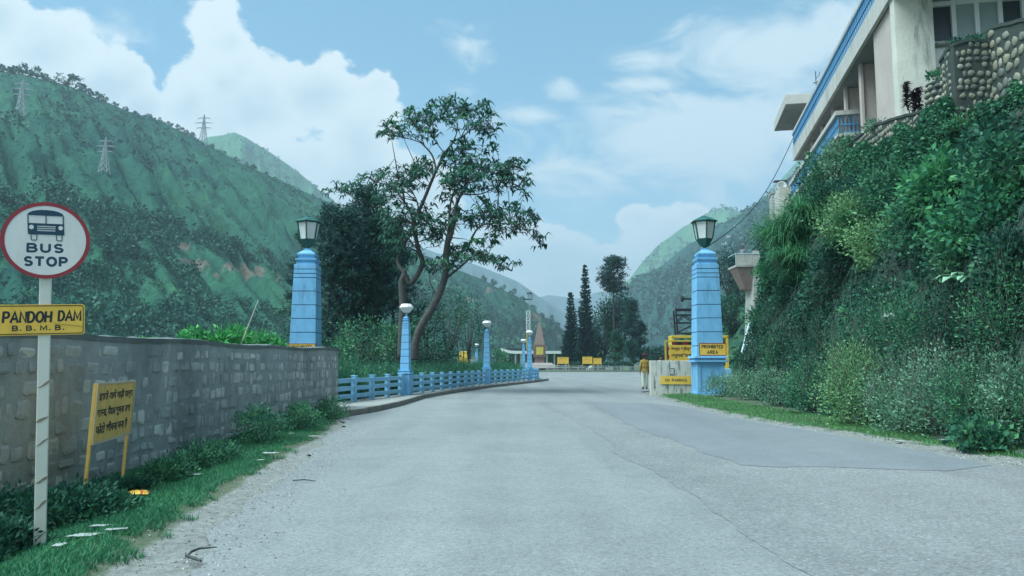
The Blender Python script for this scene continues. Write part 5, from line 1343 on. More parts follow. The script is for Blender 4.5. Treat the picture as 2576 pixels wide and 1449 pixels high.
# ---- bushes behind the stone wall
for u, v, Y, r, m, L, lab in [(485, 829, 16.5, (.33, .33, .33), LEAF_B, .11, 'round bright green bush top showing above the stone wall'), (550, 836, 17.0, (.40, .35, .42), LEAF_B, .20, 'bush with long drooping bright leaves above the stone wall'),
                              (598, 832, 17.5, (.34, .35, .42), LEAF_B, .20, 'taller leafy bush at the bamboo pole above the stone wall'), (670, 846, 18.0, (.45, .35, .34), LEAF_B, .13, 'low bright bush nearest the left gate pillar, over the wall'),
                              (362, 851, 15.0, (.22, .2, .16), LEAF_B, .09, 'smallest bright bush tip peeking over the stone wall')]:
    p = W(u, v, Y); h = p.z
    t = bush('garden_bush', lab, 'bush', (p.x, Y, h - 2 * r[2]), r, 900, L, m, .3 if L > .15 else .5, 26, 'bright bushes behind the stone wall', .1, 4)
    mb = MB(); mb.tube([(0, 0, -(h - 2 * r[2]) - .1), (.03, 0, r[2])], [.04, .02], 6); mb.build('stem', BARK, t)
a, b = W(613, 835, 17.2), W(650, 755, 17.2)
bp = thing('bamboo_pole', 'thin pale slanting pole sticking up behind the stone wall', 'pole', (a.x - (b.x - a.x) * 1.2, 17.2, a.z - (b.z - a.z) * 1.2))
MB().tube([(0, 0, -.3), tuple(b - Vector(bp.location))], [.016, .009], 6).build('shaft', painted('pale_bamboo', (.55, .53, .47), .2, .6), bp)

# ---- tall weeds in the garden behind the blue fence
n = 46000; y = 23 * (84 / 23) ** rng.random(n); f = interp([(22, -5.5), (28.6, -4.45), (43.5, -2.0), (54, .6), (62, .5), (66, .2), (84, -3)], y); x = f - .1 - rng.random(n) ** 1.5 * 9
hh = (.75 + .5 * rng.random(n)) * (1 + .5 * np.array([mnoise.noise((a * .35, b * .35, 1)) for a, b in zip(x, y)]))
P = np.column_stack([x, y, np.full(n, -.02)]); A = unit(np.array([0, 0, 1.0]) + rdir(n) * .3)
lv = Leaves(); lv.blade(P, A, hh * 1.15, .022, np.clip(.45 + rng.normal(size=n) * .2, 0, 1), .35)
m = n * 3; k = np.repeat(np.arange(n), 3); Pz = P[k] + A[k] * (hh[k] * (.3 + .7 * rng.random(m)))[:, None] + rng.normal(size=(m, 3)) * .05
lv.add(Pz, unit(rdir(m) + [0, 0, .3]), .11, .05, np.clip(.5 + rng.normal(size=m) * .22, 0, 1))
tag(lv.build('tall_weeds', LEAF_M), kind='stuff')

n = 16000; x = -6.0 - rng.random(n) ** 1.4 * 26; y = rng.uniform(2, 60, n); keep = x < interp([(0, -6), (21, -6.2), (60, -12)], y); x, y = x[keep], y[keep]; n = len(x); hh = .6 + .6 * rng.random(n)
P = np.column_stack([x, y, np.full(n, -.05)]); A = unit(np.array([0, 0, 1.0]) + rdir(n) * .35); lv = Leaves(); lv.blade(P, A, hh, .05, np.clip(.4 + rng.normal(size=n) * .2, 0, 1), .5)
k = np.repeat(np.arange(n), 3); m = n * 3; lv.add(P[k] + A[k] * (hh[k] * rng.random(m))[:, None], unit(rdir(m) + [0, 0, .3]), .2, .09, np.clip(.45 + rng.normal(size=m) * .2, 0, 1)); tag(lv.build('tall_weeds', LEAF_M), kind='stuff')

# ---- ground cover over the cliff
n = 150000
d = rng.uniform(6, 54, n); cpar = rng.random(n) ** .9 * 5.2; P = cliff_pt(d, cpar); e1 = cliff_pt(d + .15, cpar); e2 = cliff_pt(d, cpar + .15)
N = unit(np.cross(e1 - P, e2 - P)); N = np.where(N[:, 2:3] < -.2, -N, N); N = np.where((N[:, :1] > .3), -N, N)
pat = np.array([mnoise.noise((a * .55, b * .8, 7)) for a, b in zip(d, cpar)]); pat2 = np.array([mnoise.noise((a * 2.1, b * 2.4, 2)) for a, b in zip(d, cpar)])
P = P + N * (rng.random((n, 1)) * .28 * (.7 + np.clip(pat2, -.5, .9)[:, None]))
keep = (pat2 + .25 * pat > -.22) | (rng.random(n) < .25)
A = unit(N * .7 + rdir(n) * .8 + np.array([0, 0, -.15])); sz = .05 + .08 * rng.random(n) + .05 * (pat > .25)
lv = Leaves(); lv.add(P[keep], A[keep], sz[keep], sz[keep] * .6, np.clip(.34 + pat[keep] * .40 + rng.normal(size=keep.sum()) * .18, 0, 1))
tag(lv.build('cliff_ground_cover', LEAF_D), kind='stuff')
# creepers hanging over the cobble walls
n = 26000; y = rng.uniform(13, 28.0, n)
xw = interp([(14.9, TW0.x), (17.4, TW1.x), (17.5, B0.x), (20.6, B0.x + .3), (21.0, W(2340, 272, 21.0).x), (22.2, W(2300, 286, 22.2).x), (23.5, W(2258, 296, 23.5).x), (25.5, W(2194, 318, 25.5).x), (27.5, W(2148, 352, 27.5).x)], y)
show = interp([(13, 1.9), (17.4, 1.75), (17.6, 1.2), (20.6, 1.0), (21, .7), (23.5, .6), (27.5, .45)], y); ztop_ = interp([(13, TW0.z), (17.4, TW1.z), (17.5, B0.z), (20.6, B0.z - .2), (21, W(2340, 272, 21.0).z), (23.5, W(2258, 296, 23.5).z), (27.5, W(2148, 352, 27.5).z)], y)
nz = np.array([mnoise.noise((a * .9, 3, 1)) + .5 * mnoise.noise((a * 2.7, 5, 2)) for a in y])
z = ztop_ - show + nz * .55 - rng.random(n) ** 1.1 * 2.0
lv = Leaves(); lv.add(np.column_stack([xw - .03 - rng.random(n) * .22, y, z]), unit(np.array([-.8, -.3, -.3]) + rdir(n) * .8), .08 + .07 * rng.random(n), .07, np.clip(.48 + nz * .3 + rng.normal(size=n) * .18, 0, 1))
tag(lv.build('wall_creeper', LEAF_M), kind='stuff')
# hanging dry grass in the middle of the cliff
n = 8000; d = rng.uniform(12, 44, n); cpar = 1.2 + rng.random(n) * 1.5; P = cliff_pt(d, cpar); pat = np.array([mnoise.noise((a * .45, b * .9, 17)) for a, b in zip(d, cpar)])
keep = pat > .06; P = P[keep]; m = len(P)
lv = Leaves(); lv.blade(P + [-.12, 0, 0], unit(np.array([-.6, -.25, -.1]) + rdir(m) * .35), .35 + .4 * rng.random(m), .012, np.clip(.4 + rng.normal(size=m) * .25, 0, 1), 1.6)
tag(lv.build('hanging_grass', DRYG), kind='stuff')

# ---- shrubs growing on the cliff face and the roadside bushes at its foot
def at_cliff(u, v, lo=8.0, hi=50.0):
    o = CLIFF_BVH.ray_cast(Vector((0, 0, CAMZ)), ray(u, v).normalized())
    return o[0]
CLIFF_BVH = BVHTree.FromPolygons([tuple(x) for x in CP.reshape(-1, 3)], [tuple(x) for x in Fq.tolist()])
road_b = [  # u, v of the foot, radii, leaves, leaf length, material, label
    (2112, 1078, (.72, .75, .88), 5200, .062, 'Y', 'tall yellowish sage bush, palest on the right verge, with fine leaves'),
    (1795, 1004, (.60, .6, .42), 2200, .07, 'G', 'low grey green bush against the foot of the right gate pillar'),
    (1850, 1012, (.65, .7, .50), 2600, .07, 'G', 'grey green bush just right of the right gate pillar'),
    (1925, 1030, (.70, .7, .58), 2800, .065, 'G', 'grey green bush second from the right gate pillar, before the sage bush'),
    (2010, 1050, (.62, .7, .70), 3000, .065, 'M', 'green bush touching the left side of the sage bush'),
    (2230, 1098, (.62, .65, .72), 3600, .06, 'G', 'grey leaved bush touching the right side of the sage bush'),
    (2330, 1112, (.60, .6, .80), 3800, .06, 'G', 'second grey leaved bush to the right of the sage bush'),
    (2430, 1128, (.55, .55, .70), 3600, .06, 'M', 'leafy green bush third to the right of the sage bush, by white litter'),
    (2530, 1138, (.52, .5, .72), 3600, .055, 'G', 'grey green bush at the right picture edge near the road'),
    (2640, 1150, (.55, .5, .75), 3000, .055, 'M', 'green bush cut by the right picture edge near the road'),
    (1890, 965, (.70, .7, .75), 2600, .08, 'D', 'dark bush behind the low grey bushes near the right gate pillar'),
    (1960, 960, (.75, .7, .95), 3000, .08, 'M', 'upright mid green bush behind the roadside row, left of the sage bush'),
    (2050, 950, (.7, .7, 1.0), 3000, .075, 'D', 'dark upright bush behind the sage bush'),
    (2180, 960, (.75, .7, 1.05), 3600, .07, 'M', 'tall mid green bush behind and right of the sage bush'),
    (2300, 950, (.8, .7, 1.05), 4000, .065, 'M', 'tall bush in the second row below the broad leaved plant'),
    (2420, 945, (.75, .7, 1.0), 4000, .06, 'D', 'tall dark bush in the second row near the right picture edge'),
    (2540, 940, (.7, .65, 1.0), 3800, .06, 'M', 'tall green bush in the second row at the right picture edge'),
    (1845, 935, (.55, .6, .62), 1800, .08, 'D', 'small dark bush right behind the plinth of the right gate pillar')]
MATS = {'Y': LEAF_Y, 'G': LEAF_G, 'M': LEAF_M, 'D': LEAF_D, 'V': LEAF_V, 'B': LEAF_B}
for u, v, r, n, L, m, lab in road_b:
    p = G(u, v) if v >= 990 else at_cliff(u, v)
    if p is None: continue
    z = gzs(p.x, p.y) if v >= 990 else p.z - .1
    if v >= 990: p = Vector((p.x + .45, p.y + .4, 0))
    bush('roadside_bush', lab, 'bush', (p.x, p.y, z - .03), r, n, L, MATS[m], .42, None, 'bushes along the right roadside', .45, 8, .35, .34, shoots=34 if v >= 990 else 22)
cliff_b = [
    (2150, 560, (.75, .75, .60), 2600, .10, 'Y', 'yellow flecked shrub on the cliff top left of the vines'), (2260, 500, (.85, .8, .62), 2800, .10, 'M', 'large green shrub on the cliff below the cobble walls'),
    (2230, 620, (.8, .7, .6), 2600, .09, 'Y', 'yellow flecked shrub in the middle of the cliff'), (2340, 590, (.8, .7, .6), 2600, .10, 'M', 'green shrub at the middle of the cliff beside the vines'),
    (2080, 520, (.65, .6, .55), 2000, .10, 'D', 'dark shrub on the cliff edge behind the grass tuft'), (2110, 650, (.7, .6, .5), 1900, .10, 'D', 'dark shrub on the cliff just right of the grass tuft'),
    (2400, 470, (.7, .7, .55), 1500, .15, 'V', 'broad leaved vine clump under the cobble wall'), (2490, 560, (.75, .7, .6), 1500, .15, 'V', 'broad leaved vine clump near the right picture edge'),
    (2540, 430, (.7, .6, .5), 1400, .14, 'M', 'leafy creeper clump at the top right edge of the cliff'), (2440, 640, (.6, .6, .5), 1800, .09, 'M', 'green shrub below the vine clumps'),
    (2330, 420, (.6, .6, .45), 1600, .11, 'M', 'creeper clump hanging over the lower cobble wall'), (2040, 450, (.55, .5, .45), 1300, .12, 'G', 'thin leaved shrub against the blue balcony railing'),
    (2120, 420, (.55, .5, .42), 1400, .12, 'G', 'grey green shrub below the near balcony corner'), (2560, 680, (.6, .6, .6), 1700, .10, 'D', 'dark shrub at the right picture edge below the vines'),
    (1985, 740, (.55, .5, .45), 1300, .10, 'D', 'dark shrub below the grass tuft on the cliff'), (2060, 800, (.6, .55, .5), 1600, .09, 'D', 'dark shrub low on the cliff left of the broad leaved plant'),
    (1925, 800, (.6, .6, .55), 1500, .10, 'M', 'mid green shrub at the left foot of the cliff'), (2250, 760, (.7, .6, .5), 2000, .08, 'D', 'dark shrub in the shaded middle of the cliff'),
    (1935, 700, (.55, .55, .5), 1300, .11, 'V', 'leafy creeper clump on the left corner of the cliff'), (2470, 330, (.5, .5, .4), 1100, .10, 'M', 'creeper growing on the tall cobble wall')]
for u, v, r, n, L, m, lab in cliff_b:
    p = at_cliff(u, v)
    if p is None: continue
    if v < 650: r = tuple(x * 1.25 for x in r); n = int(n * 1.3)
    bush('cliff_shrub', lab, 'shrub', (p.x - .1, p.y - .05, p.z - r[2] * .8), r, n, L, MATS[m], .55, None, 'shrubs growing on the cliff', .15, 5, .4, .3)

# tall grass tufts on the cliff corner
def arching(lv, base, A, L, wd, tint, droop, seg=4):   # a blade in several quads that bends over under its weight
    n = len(base); S = unit(np.cross(A, np.array([0, 0, 1.0]) + rdir(n) * .3)); P0 = base; D = A.copy(); Ls = (L / seg)[:, None]
    for k in range(seg):
        P1 = P0 + D * Ls; w0, w1 = wd * (1 - k / seg) ** .6, wd * (1 - (k + 1) / seg) ** .6 + .001
        lv.V.append(np.stack([P0 - S * w0, P0 + S * w0, P1 + S * w1, P1 - S * w1], 1).reshape(-1, 3)); lv.T.append(np.clip(tint + .09 * (k - 1), 0, 1))
        D = unit(D + np.array([0, 0, -1.0]) * droop[:, None] * (.55 + .5 * k)); P0 = P1
def tuft(u, v, n, L, label, Yalt=28):
    p = at_cliff(u, v) or W(u, v, Yalt)
    t = thing('grass_tuft', label, 'grass clump', (p.x - .15, p.y - .05, p.z), 0, 'tall grass tufts on the cliff corner')
    ce = rng.normal(size=(7, 3)) * [.28, .30, .22]; k = rng.integers(0, 7, n); base = ce[k] + rng.normal(size=(n, 3)) * .07
    A = unit(rdir(n) * [1, 1, .3] * .95 + np.array([-.22, -.15, .85])); lv = Leaves()
    arching(lv, base, A, L * (.6 + .75 * rng.random(n)), .014, np.clip(.55 + rng.normal(size=n) * .22, 0, 1), .30 + .35 * rng.random(n))
    lv.build('blades', REED, t)
tuft(1985, 630, 1200, 1.45, 'bright arching grass tuft at the left edge of the cliff, middle one of three')
tuft(2030, 575, 1000, 1.4, 'bright arching grass tuft at the cliff top, highest of three')
tuft(2010, 680, 800, 1.2, 'arching grass tuft on the cliff corner, lowest of three')
tuft(2130, 610, 600, .7, 'small grass tuft among the yellow flecked shrubs'); tuft(2370, 560, 600, .8, 'small arching grass tuft between the vine clumps')
# shrubs on the bank just below the building
for u, v, Y, r, m, L, lab in [(2075, 428, 33, (.9, .8, 1.0), LEAF_M, .15, 'tall shrub in front of the blue lower balcony, left of the corner shrub'), (2125, 395, 31.5, (.8, .7, .9), LEAF_G, .16, 'grey green shrub right under the near corner of the lower balcony'),
                              (2175, 378, 30, (.75, .7, .7), LEAF_D, .13, 'dark shrub between the lower balcony corner and the low cobble wall'), (2035, 475, 36, (.9, .8, 1.1), LEAF_D, .15, 'dark shrub at the far end of the blue lower balcony'), (2020, 540, 33, (.8, .7, .8), LEAF_D, .13, 'dark shrub behind the topmost grass tuft')]:
    p = W(u, v, Y); bush('bank_shrub', lab, 'shrub', (p.x, Y, p.z - r[2]), r, 1700, L, m, .45, None, 'shrubs on the bank below the building', .2, 5, .4, .3, shoots=10)
    MB().tube([(0, 0, -2.4), (.05, 0, .4)], [.07, .04], 6).build('stem', BARK, [o for o in COL.objects if o.get('label') == lab][0])

# large broad-leaved plants
def broadleaf(u, v, n, L, label, mat=LEAF_V, wf=.34):
    p = at_cliff(u, v)
    if p is None: return
    t = thing('broadleaf_plant', label, 'plant', (p.x - .15, p.y - .1, p.z - .1), 0, 'broad leaved plants on the cliff')
    a = rng.random(n) * 2 * math.pi; up = .25 + rng.random(n) * .9
    A = unit(np.column_stack([np.cos(a) - .35, np.sin(a) - .35, up])); lv = Leaves(); P0 = A * .12 + np.column_stack([np.zeros((n, 2)), rng.random(n) * .35])
    LL = L * (.7 + .5 * rng.random(n)); S = unit(np.cross(A, [0, 0, 1.0])); Wd = LL * wf / 2; tt = np.clip(.85 + rng.normal(size=n) * .12, 0, 1)
    M1 = P0 + A * (LL * .35)[:, None]; B = unit(A + [0, 0, -.35]); M2 = M1 + B * (LL * .35)[:, None]; C = unit(B + [0, 0, -.6]); T = M2 + C * (LL * .3)[:, None]
    for (q0, q1, w0, w1) in ((P0, M1, .15, 1.0), (M1, M2, 1.0, .8), (M2, T, .8, .05)):
        for s in (1, -1):                                  # two half blades folded along the midrib
            lift = np.array([0, 0, .12]) * 1.0
            vv = np.stack([q0, q0 + S * (Wd * w0 * s)[:, None] + lift * (Wd * w0)[:, None], q1 + S * (Wd * w1 * s)[:, None] + lift * (Wd * w1)[:, None], q1], 1)
            lv.V.append(vv.reshape(-1, 3)); lv.T.append(tt + .08 * s)
    lv.build('leaves', mat, t)
    MB().tube([(0, 0, -.3), (0, 0, .35)], [.03, .02], 6).build('stem', BARK, t)
broadleaf(2450, 715, 16, .62, 'big pale broad leaved plant low on the cliff near the right edge', LEAF_G)
broadleaf(2585, 740, 12, .62, 'broad leaved plant cut by the right picture edge', LEAF_V)
broadleaf(2130, 810, 9, .5, 'broad leaved plant half hidden above the sage bush', LEAF_M)
broadleaf(2400, 690, 8, .4, 'small broad leaved plant just left of the big pale one', LEAF_G)
broadleaf(2270, 560, 9, .4, 'broad leaved plant among the yellow flecked shrubs', LEAF_V)
p = G(2450, 1140); t = bush('roadside_bush', 'low weed with round pale leaves at the road edge by white litter', 'bush', (p.x + .2, p.y + .2, .02), (.38, .35, .22), 900, .085, LEAF_M, .8, 26, 'bushes along the right roadside', .6, 6)

p = at_cliff(2250, 800); t = thing('boulder', 'pale boulder showing between shrubs low on the cliff', 'rock', (p.x - .25, p.y - .1, p.z))
mb = MB(); mb.ell((.12, .08, 0), (.20, .18, .13), 10, 7); mb.v = [tuple(Vector(v_) * (1 + .25 * mnoise.noise(Vector(v_) * 4))) for v_ in mb.v]; mb.build('rock', MORTAR, t)
# plants on the walls
p = W(2297, 284, 22.6)
t = thing('purple_plant', 'dark purple leaved cordyline standing on the long cobble wall', 'plant', (p.x, p.y, p.z - .15))
for k, (dx, h) in enumerate([(-.17, 1.0), (.05, .75), (.2, .85)]):
    MB().tube([(dx * .3, 0, -.1), (dx, .02, h * .5), (dx * 1.2, 0, h)], [.02, .016, .012], 6).build('stem', BARK, t)
    m = 150; zz = rng.random(m) ** .8 * h * .85 + h * .2; a = rng.random(m) * 6.28
    lv = Leaves(); lv.blade(np.column_stack([np.full(m, dx), np.zeros(m), zz]), unit(np.column_stack([np.cos(a), np.sin(a), .5 + rng.random(m)])), .22, .045, np.clip(.4 + rng.normal(size=m) * .2, 0, 1), 1.0); lv.build('leaves', LEAF_R, t)
p = W(2440, 106, 17.8); bush('potted_shrub', 'low leafy plant on the cobble ledge below the windows', 'shrub', (p.x, p.y, p.z - .2), (.42, .3, .17), 420, .08, LEAF_D, .5, 18, None, .6, 7)
bush('potted_shrub', 'small leafy shrub growing in the round cobble planter', 'shrub', (pc.x, pc.y, pc.z + .26), (.30, .28, .2), 420, .10, LEAF_M, .5, 16, None, .6, 6)
p = W(2200, 316, 25.3); bush('wall_weed', 'wispy weed sprouting at the near balcony corner', 'weed', (p.x, p.y, p.z - .2), (.40, .3, .2), 260, .13, LEAF_G, .3, 14, None, .5, 6)

# ================================================================== TREES
def z3(x, y): return (638.9 + .3086 * x, 191.7 + .3086 * y)
def z4(x, y): return (702.8 + .3748 * x, 511.1 + .3748 * y)
def feathery_tree(name, label, Y0, base_uv, limbs, sprays, frond=.52, seed=1):
    rr = np.random.default_rng(seed); b = W(*base_uv, Y0); base = Vector((b.x, Y0, -.05))
    t = thing(name, label, 'tree', tuple(base)); mb = MB(); skel = []
    for pts, r0, r1, dy0, dy1 in limbs:
        P = []
        for i, q in enumerate(pts):
            f = i / max(1, len(pts) - 1); P.append(W(q[0], q[1], Y0 + dy0 + (dy1 - dy0) * f) - base)
        # smooth the limb and roughen it a little
        S = []
        for i in range(len(P) - 1):
            for j in range(4):
                f = j / 4; p0, p1, p2, p3 = P[max(i - 1, 0)], P[i], P[i + 1], P[min(i + 2, len(P) - 1)]
                S.append(.5 * ((2 * p1) + (p2 - p0) * f + (2 * p0 - 5 * p1 + 4 * p2 - p3) * f * f + (3 * p1 - p0 - 3 * p2 + p3) * f ** 3))
        S.append(P[-1]); n = len(S)
        mb.tube(S, [(r0 + (r1 - r0) * i / (n - 1)) * .82 for i in range(n)], 8)
        skel += [(s, r0 + (r1 - r0) * i / (n - 1)) for i, s in enumerate(S) if i > n * .25 or r0 < .12]
    mb.build('trunk', BARK, t, smooth=True)
    SK = np.array([tuple(s) for s, _ in skel]); tw = MB(); lv = Leaves()
    for (x, y, rx, ry, n) in sprays:
        for _ in range(int(n * .60)):
            a = rr.random() * 2 * math.pi; q = math.sqrt(rr.random()); u, v = z3(x + math.cos(a) * q * rx, y + math.sin(a) * q * ry)
            near = W(u, v, Y0) - base; i0 = np.argmin(((SK - np.array(near)) ** 2).sum(1)); yc = SK[i0, 1]
            p = np.array(W(u, v, Y0 + yc + rr.normal() * (.5 + rx / 160)) - base)
            d2 = ((SK - p) ** 2).sum(1) + (np.maximum(0, SK[:, 2] - p[2] + .1) * 2.5) ** 2; s = SK[np.argmin(d2)]; dv = p - s; L = np.linalg.norm(dv) + 1e-6
            mid = s + dv * .55 + np.array([0, 0, .10 * L]) + rr.normal(size=3) * .05 * L
            tw.tube([tuple(s), tuple(mid), tuple(p)], [.010 + .010 * min(L, 3), .012, .006], 4)
            k = rr.integers(5, 9); dirn = dv / L
            aa = rr.random(k) * 2 * math.pi; A = unit(np.column_stack([np.cos(aa), np.sin(aa), .15 + rr.random(k) * .5]) * .8 + dirn * .65)
            LL = frond * (.6 + .6 * rr.random(k)); ct = np.clip(.45 + rr.normal() * .2 + rr.normal(size=k) * .12, 0, 1)
            lv.blade(np.repeat(p[None], k, 0) + A * .03, A, LL, LL * .19, ct, 1.3)
            mm = int(k * .5); lv.add(mid + rr.random((mm, 1)) * (p - mid), unit(rr.normal(size=(mm, 3)) + [0, 0, -.2]), frond * .4, frond * .1, np.repeat(np.clip(.4 + rr.normal() * .2, 0, 1), mm))
    tw.build('twigs', BARK, t); lv.build('crown', LEAF_A, t)
    return t
V3 = lambda *p: [z3(*q) for q in p]; V4 = lambda *p: [z4(*q) for q in p]
left_limbs = [
    ([(1010, 905)] + V4((826, 800), (830, 650), (822, 540), (845, 470)), .27, .19, 0, 0),
    (V4((845, 480), (880, 540), (960, 410), (930, 300), (905, 150)) + V3((1330, 1130), (1380, 1020), (1450, 850), (1500, 740), (1540, 650), (1630, 530)), .17, .055, 0, -.4),
    (V3((1630, 530), (1700, 490), (1790, 430), (1900, 425), (1970, 440)), .05, .012, -.4, -1.2),
    (V3((1485, 760), (1455, 650), (1390, 570), (1330, 530), (1180, 490), (1060, 475)), .065, .012, -.3, .8),
    (V3((1390, 570), (1350, 460), (1280, 380)), .035, .01, -.1, .6), (V3((1620, 540), (1660, 430), (1640, 300), (1600, 210)), .04, .01, -.4, .5),
    (V3((1560, 640), (1440, 470), (1400, 340)), .035, .01, -.3, -1.0), (V3((1690, 495), (1780, 330), (1880, 215)), .035, .008, -.6, -.4),
    (V4((845, 470), (810, 430), (800, 360)) + V3((1290, 1230), (1270, 1100), (1200, 990), (1120, 900), (980, 860)), .13, .015, 0, 1.2),
    (V3((1230, 1040), (1215, 860), (1330, 750)), .06, .012, .4, -.6), (V3((1310, 1160), (1340, 1080), (1300, 960), (1180, 840)), .06, .012, .1, -1.2),
    (V3((1430, 900), (1340, 850), (1300, 770)), .04, .01, -.2, .4), (V3((1300, 1200), (1180, 1150), (1090, 1180)), .05, .01, 0, .9), (V3((1335, 1130), (1430, 1200), (1500, 1300)), .05, .01, 0, -.8)]
left_sprays = [(1250, 420, 240, 105, 60), (1130, 455, 130, 55, 22), (1380, 330, 140, 80, 32), (1600, 280, 170, 110, 66), (1760, 340, 190, 110, 60), (1880, 225, 65, 45, 9), (1920, 430, 90, 60, 15), (1860, 480, 60, 40, 7), (1470, 520, 55, 50, 7), (1240, 280, 50, 30, 6),
               (1200, 830, 220, 105, 72), (1380, 780, 120, 90, 40), (960, 845, 110, 45, 17), (1150, 930, 160, 80, 32), (1180, 1130, 120, 100, 38), (1290, 1220, 140, 110, 42), (1430, 1230, 110, 100, 32), (1130, 1300, 110, 110, 38), (1480, 1330, 90, 80, 20), (1400, 1090, 80, 60, 15), (1050, 1000, 60, 70, 14), (1220, 1430, 130, 90, 34)]
feathery_tree('feathery_tree', 'tall open feathery leaved tree with an umbrella top, left one of two', 36.0, (1010, 905), left_limbs, left_sprays, .50, 5)
right_limbs = [
    ([(1043, 905)] + V4((910, 960), (950, 830), (1050, 660), (1110, 500), (1120, 330), (1140, 210)) + V3((1590, 1340), (1620, 1240), (1650, 1050), (1690, 960), (1750, 850), (1860, 790)), .26, .05, 0, -.5),
    (V3((1860, 790), (1980, 770), (2100, 760), (2200, 765)), .04, .01, -.5, -1.5),
    (V4((1125, 330), (1128, 250)) + V3((1590, 1220), (1600, 1050), (1640, 900), (1640, 720), (1700, 600), (1740, 560)), .10, .012, 0, .6),
    (V4((1112, 480), (1180, 380), (1290, 250)) + V3((1780, 1310), (1850, 1220), (2000, 1200), (2180, 1230), (2330, 1370)), .10, .01, 0, -1.6),
    (V3((1850, 1220), (1950, 1100), (2100, 1085), (2320, 1160)), .05, .009, -.8, -.2), (V3((1690, 960), (1850, 960), (2000, 900), (2200, 900)), .05, .01, -.3, .9),
    (V3((1645, 1060), (1760, 1120), (1880, 1110)), .045, .01, -.2, .6), (V3((1640, 900), (1560, 920), (1520, 880)), .04, .01, .2, .8),
    (V4((1100, 520), (1200, 440), (1330, 345), (1450, 400), (1560, 455)), .08, .01, 0, -1.2), (V3((1600, 1300), (1540, 1200), (1500, 1150)), .04, .01, 0, .7), (V4((1060, 640), (1010, 520), (1030, 480)), .05, .01, 0, .6)]
right_sprays = [(1690, 700, 150, 110, 60), (1730, 560, 90, 50, 16), (1750, 840, 220, 120, 92), (1950, 780, 160, 90, 42), (2100, 800, 140, 80, 26), (2200, 900, 70, 70, 14), (1930, 620, 50, 60, 10), (2150, 730, 75, 40, 9), (1600, 900, 130, 120, 42), (2050, 920, 100, 80, 20),
                (1900, 1130, 150, 90, 32), (2100, 1110, 140, 60, 26), (2290, 1150, 70, 50, 10), (1720, 1150, 120, 90, 32), (2000, 1230, 130, 70, 26), (2200, 1230, 120, 60, 20), (2330, 1350, 60, 60, 10), (1960, 1330, 60, 50, 9), (1560, 1180, 110, 90, 30), (1870, 1040, 50, 40, 7),
                (1700, 1440, 140, 60, 34), (1900, 1490, 130, 50, 27), (2060, 1550, 80, 40, 11), (1620, 1510, 110, 70, 24), (1800, 1400, 90, 50, 14), (1450, 1560, 90, 60, 14)]
feathery_tree('feathery_tree', 'leaning feathery leaved tree with drooping sprays, right one of two', 35.0, (1043, 905), right_limbs, right_sprays, .54, 6)
feathery_tree('feathery_tree', 'small feathery leaved tree behind the dark pines', 52.0, (930, 905), [([(930, 905), (925, 700), (915, 560), (900, 500)], .15, .05, 0, 0), ([(905, 520), (880, 490), (835, 482)], .05, .01, 0, .5), ([(915, 560), (950, 520), (960, 495)], .04, .01, 0, -.5)],
              [(740, 905, 110, 35, 22), (830, 950, 120, 60, 24), (950, 960, 80, 60, 16), (940, 1070, 120, 80, 26), (620, 940, 70, 20, 8)], .6, 8)

def pine(name, label, u, Y, vtop, vlow, rad, nt_=420, mat=None, group=None, trunk=.16, base_z=0.0, nl=.34, shape='cone', lean=0.0, needles=12):
    mat = mat or LEAF_P; b = W(u, 915, Y); H = W(u, vtop, Y).z - base_z; zl = W(u, vlow, Y).z - base_z
    t = thing(name, label, 'tree', (b.x, Y, base_z), 0, group)
    mb = MB(); mb.tube([(lean * H * f + .06 * math.sin(f * 7 + u), .05 * math.sin(f * 5), H * f - .1 * (f == 0)) for f in np.linspace(0, .96, 9)], [trunk * (1 - .85 * f) for f in np.linspace(0, 1, 9)], 8)
    lv = Leaves(); nb = max(14, nt_ // 11); allP, allD, allT = [], [], []
    for k in range(nb):
        f = rng.random() ** .85; z = zl + (H - zl) * f; a = rng.random() * 2 * math.pi
        prof = {'cone': min(1, (1 - f) ** .65 * 1.1) * (.5 + .5 * rng.random()) + .08, 'round': math.sqrt(max(.02, 1 - (2 * f - 1) ** 2)) * (.5 + .5 * rng.random())}[shape]
        L = rad * prof; s = Vector((lean * z, 0, z - .25 * L)); e = Vector((lean * z + math.cos(a) * L, math.sin(a) * L, z + (.18 if shape == 'cone' else .25) * L))
        mb.tube([tuple(s), tuple(s.lerp(e, .5) + Vector((0, 0, -.05 * L))), tuple(e)], [trunk * .22 * (1 - f * .6), trunk * .15 * (1 - f * .6), .012], 4)
        m = max(3, int(11 * nt_ / (nb * 11)))
        g = (.35 + .65 * rng.random(m))[:, None]; c = np.array(s) + (np.array(e) - np.array(s)) * g + rng.normal(size=(m, 3)) * .16 * rad * np.array([1, 1, .6])
        allP.append(c); allT.append(np.full(m, rng.random()))
    C = np.concatenate(allP); T = np.concatenate(allT); kk = np.repeat(np.arange(len(C)), needles); n = len(kk)
    A = unit(rdir(n) + np.array([0, 0, .45])); LL = nl * (.6 + .6 * rng.random(n))
    lv.add(C[kk] + rng.normal(size=(n, 3)) * nl * .12, A, LL, LL * .2, np.clip(.45 + (T[kk] - .5) * .5 + rng.normal(size=n) * .15, 0, 1))
    mb.build('trunk', BARKP, t, smooth=True); lv.build('crown', mat, t)
    return t
PG = 'dark pines behind the fence'
pine('pine_tree', 'dark pine with a bare grey trunk just right of the left lantern pillar', 862, 44, 535, 830, 2.0, 900, None, PG, .20)
pine('pine_tree', 'tallest dark pine, in the middle of the group left of the feathery trees', 915, 50, 482, 840, 2.7, 1300, None, PG, .22)
pine('pine_tree', 'dark pine with a black trunk nearest the feathery trees', 942, 45, 560, 820, 2.0, 900, None, PG, .20)
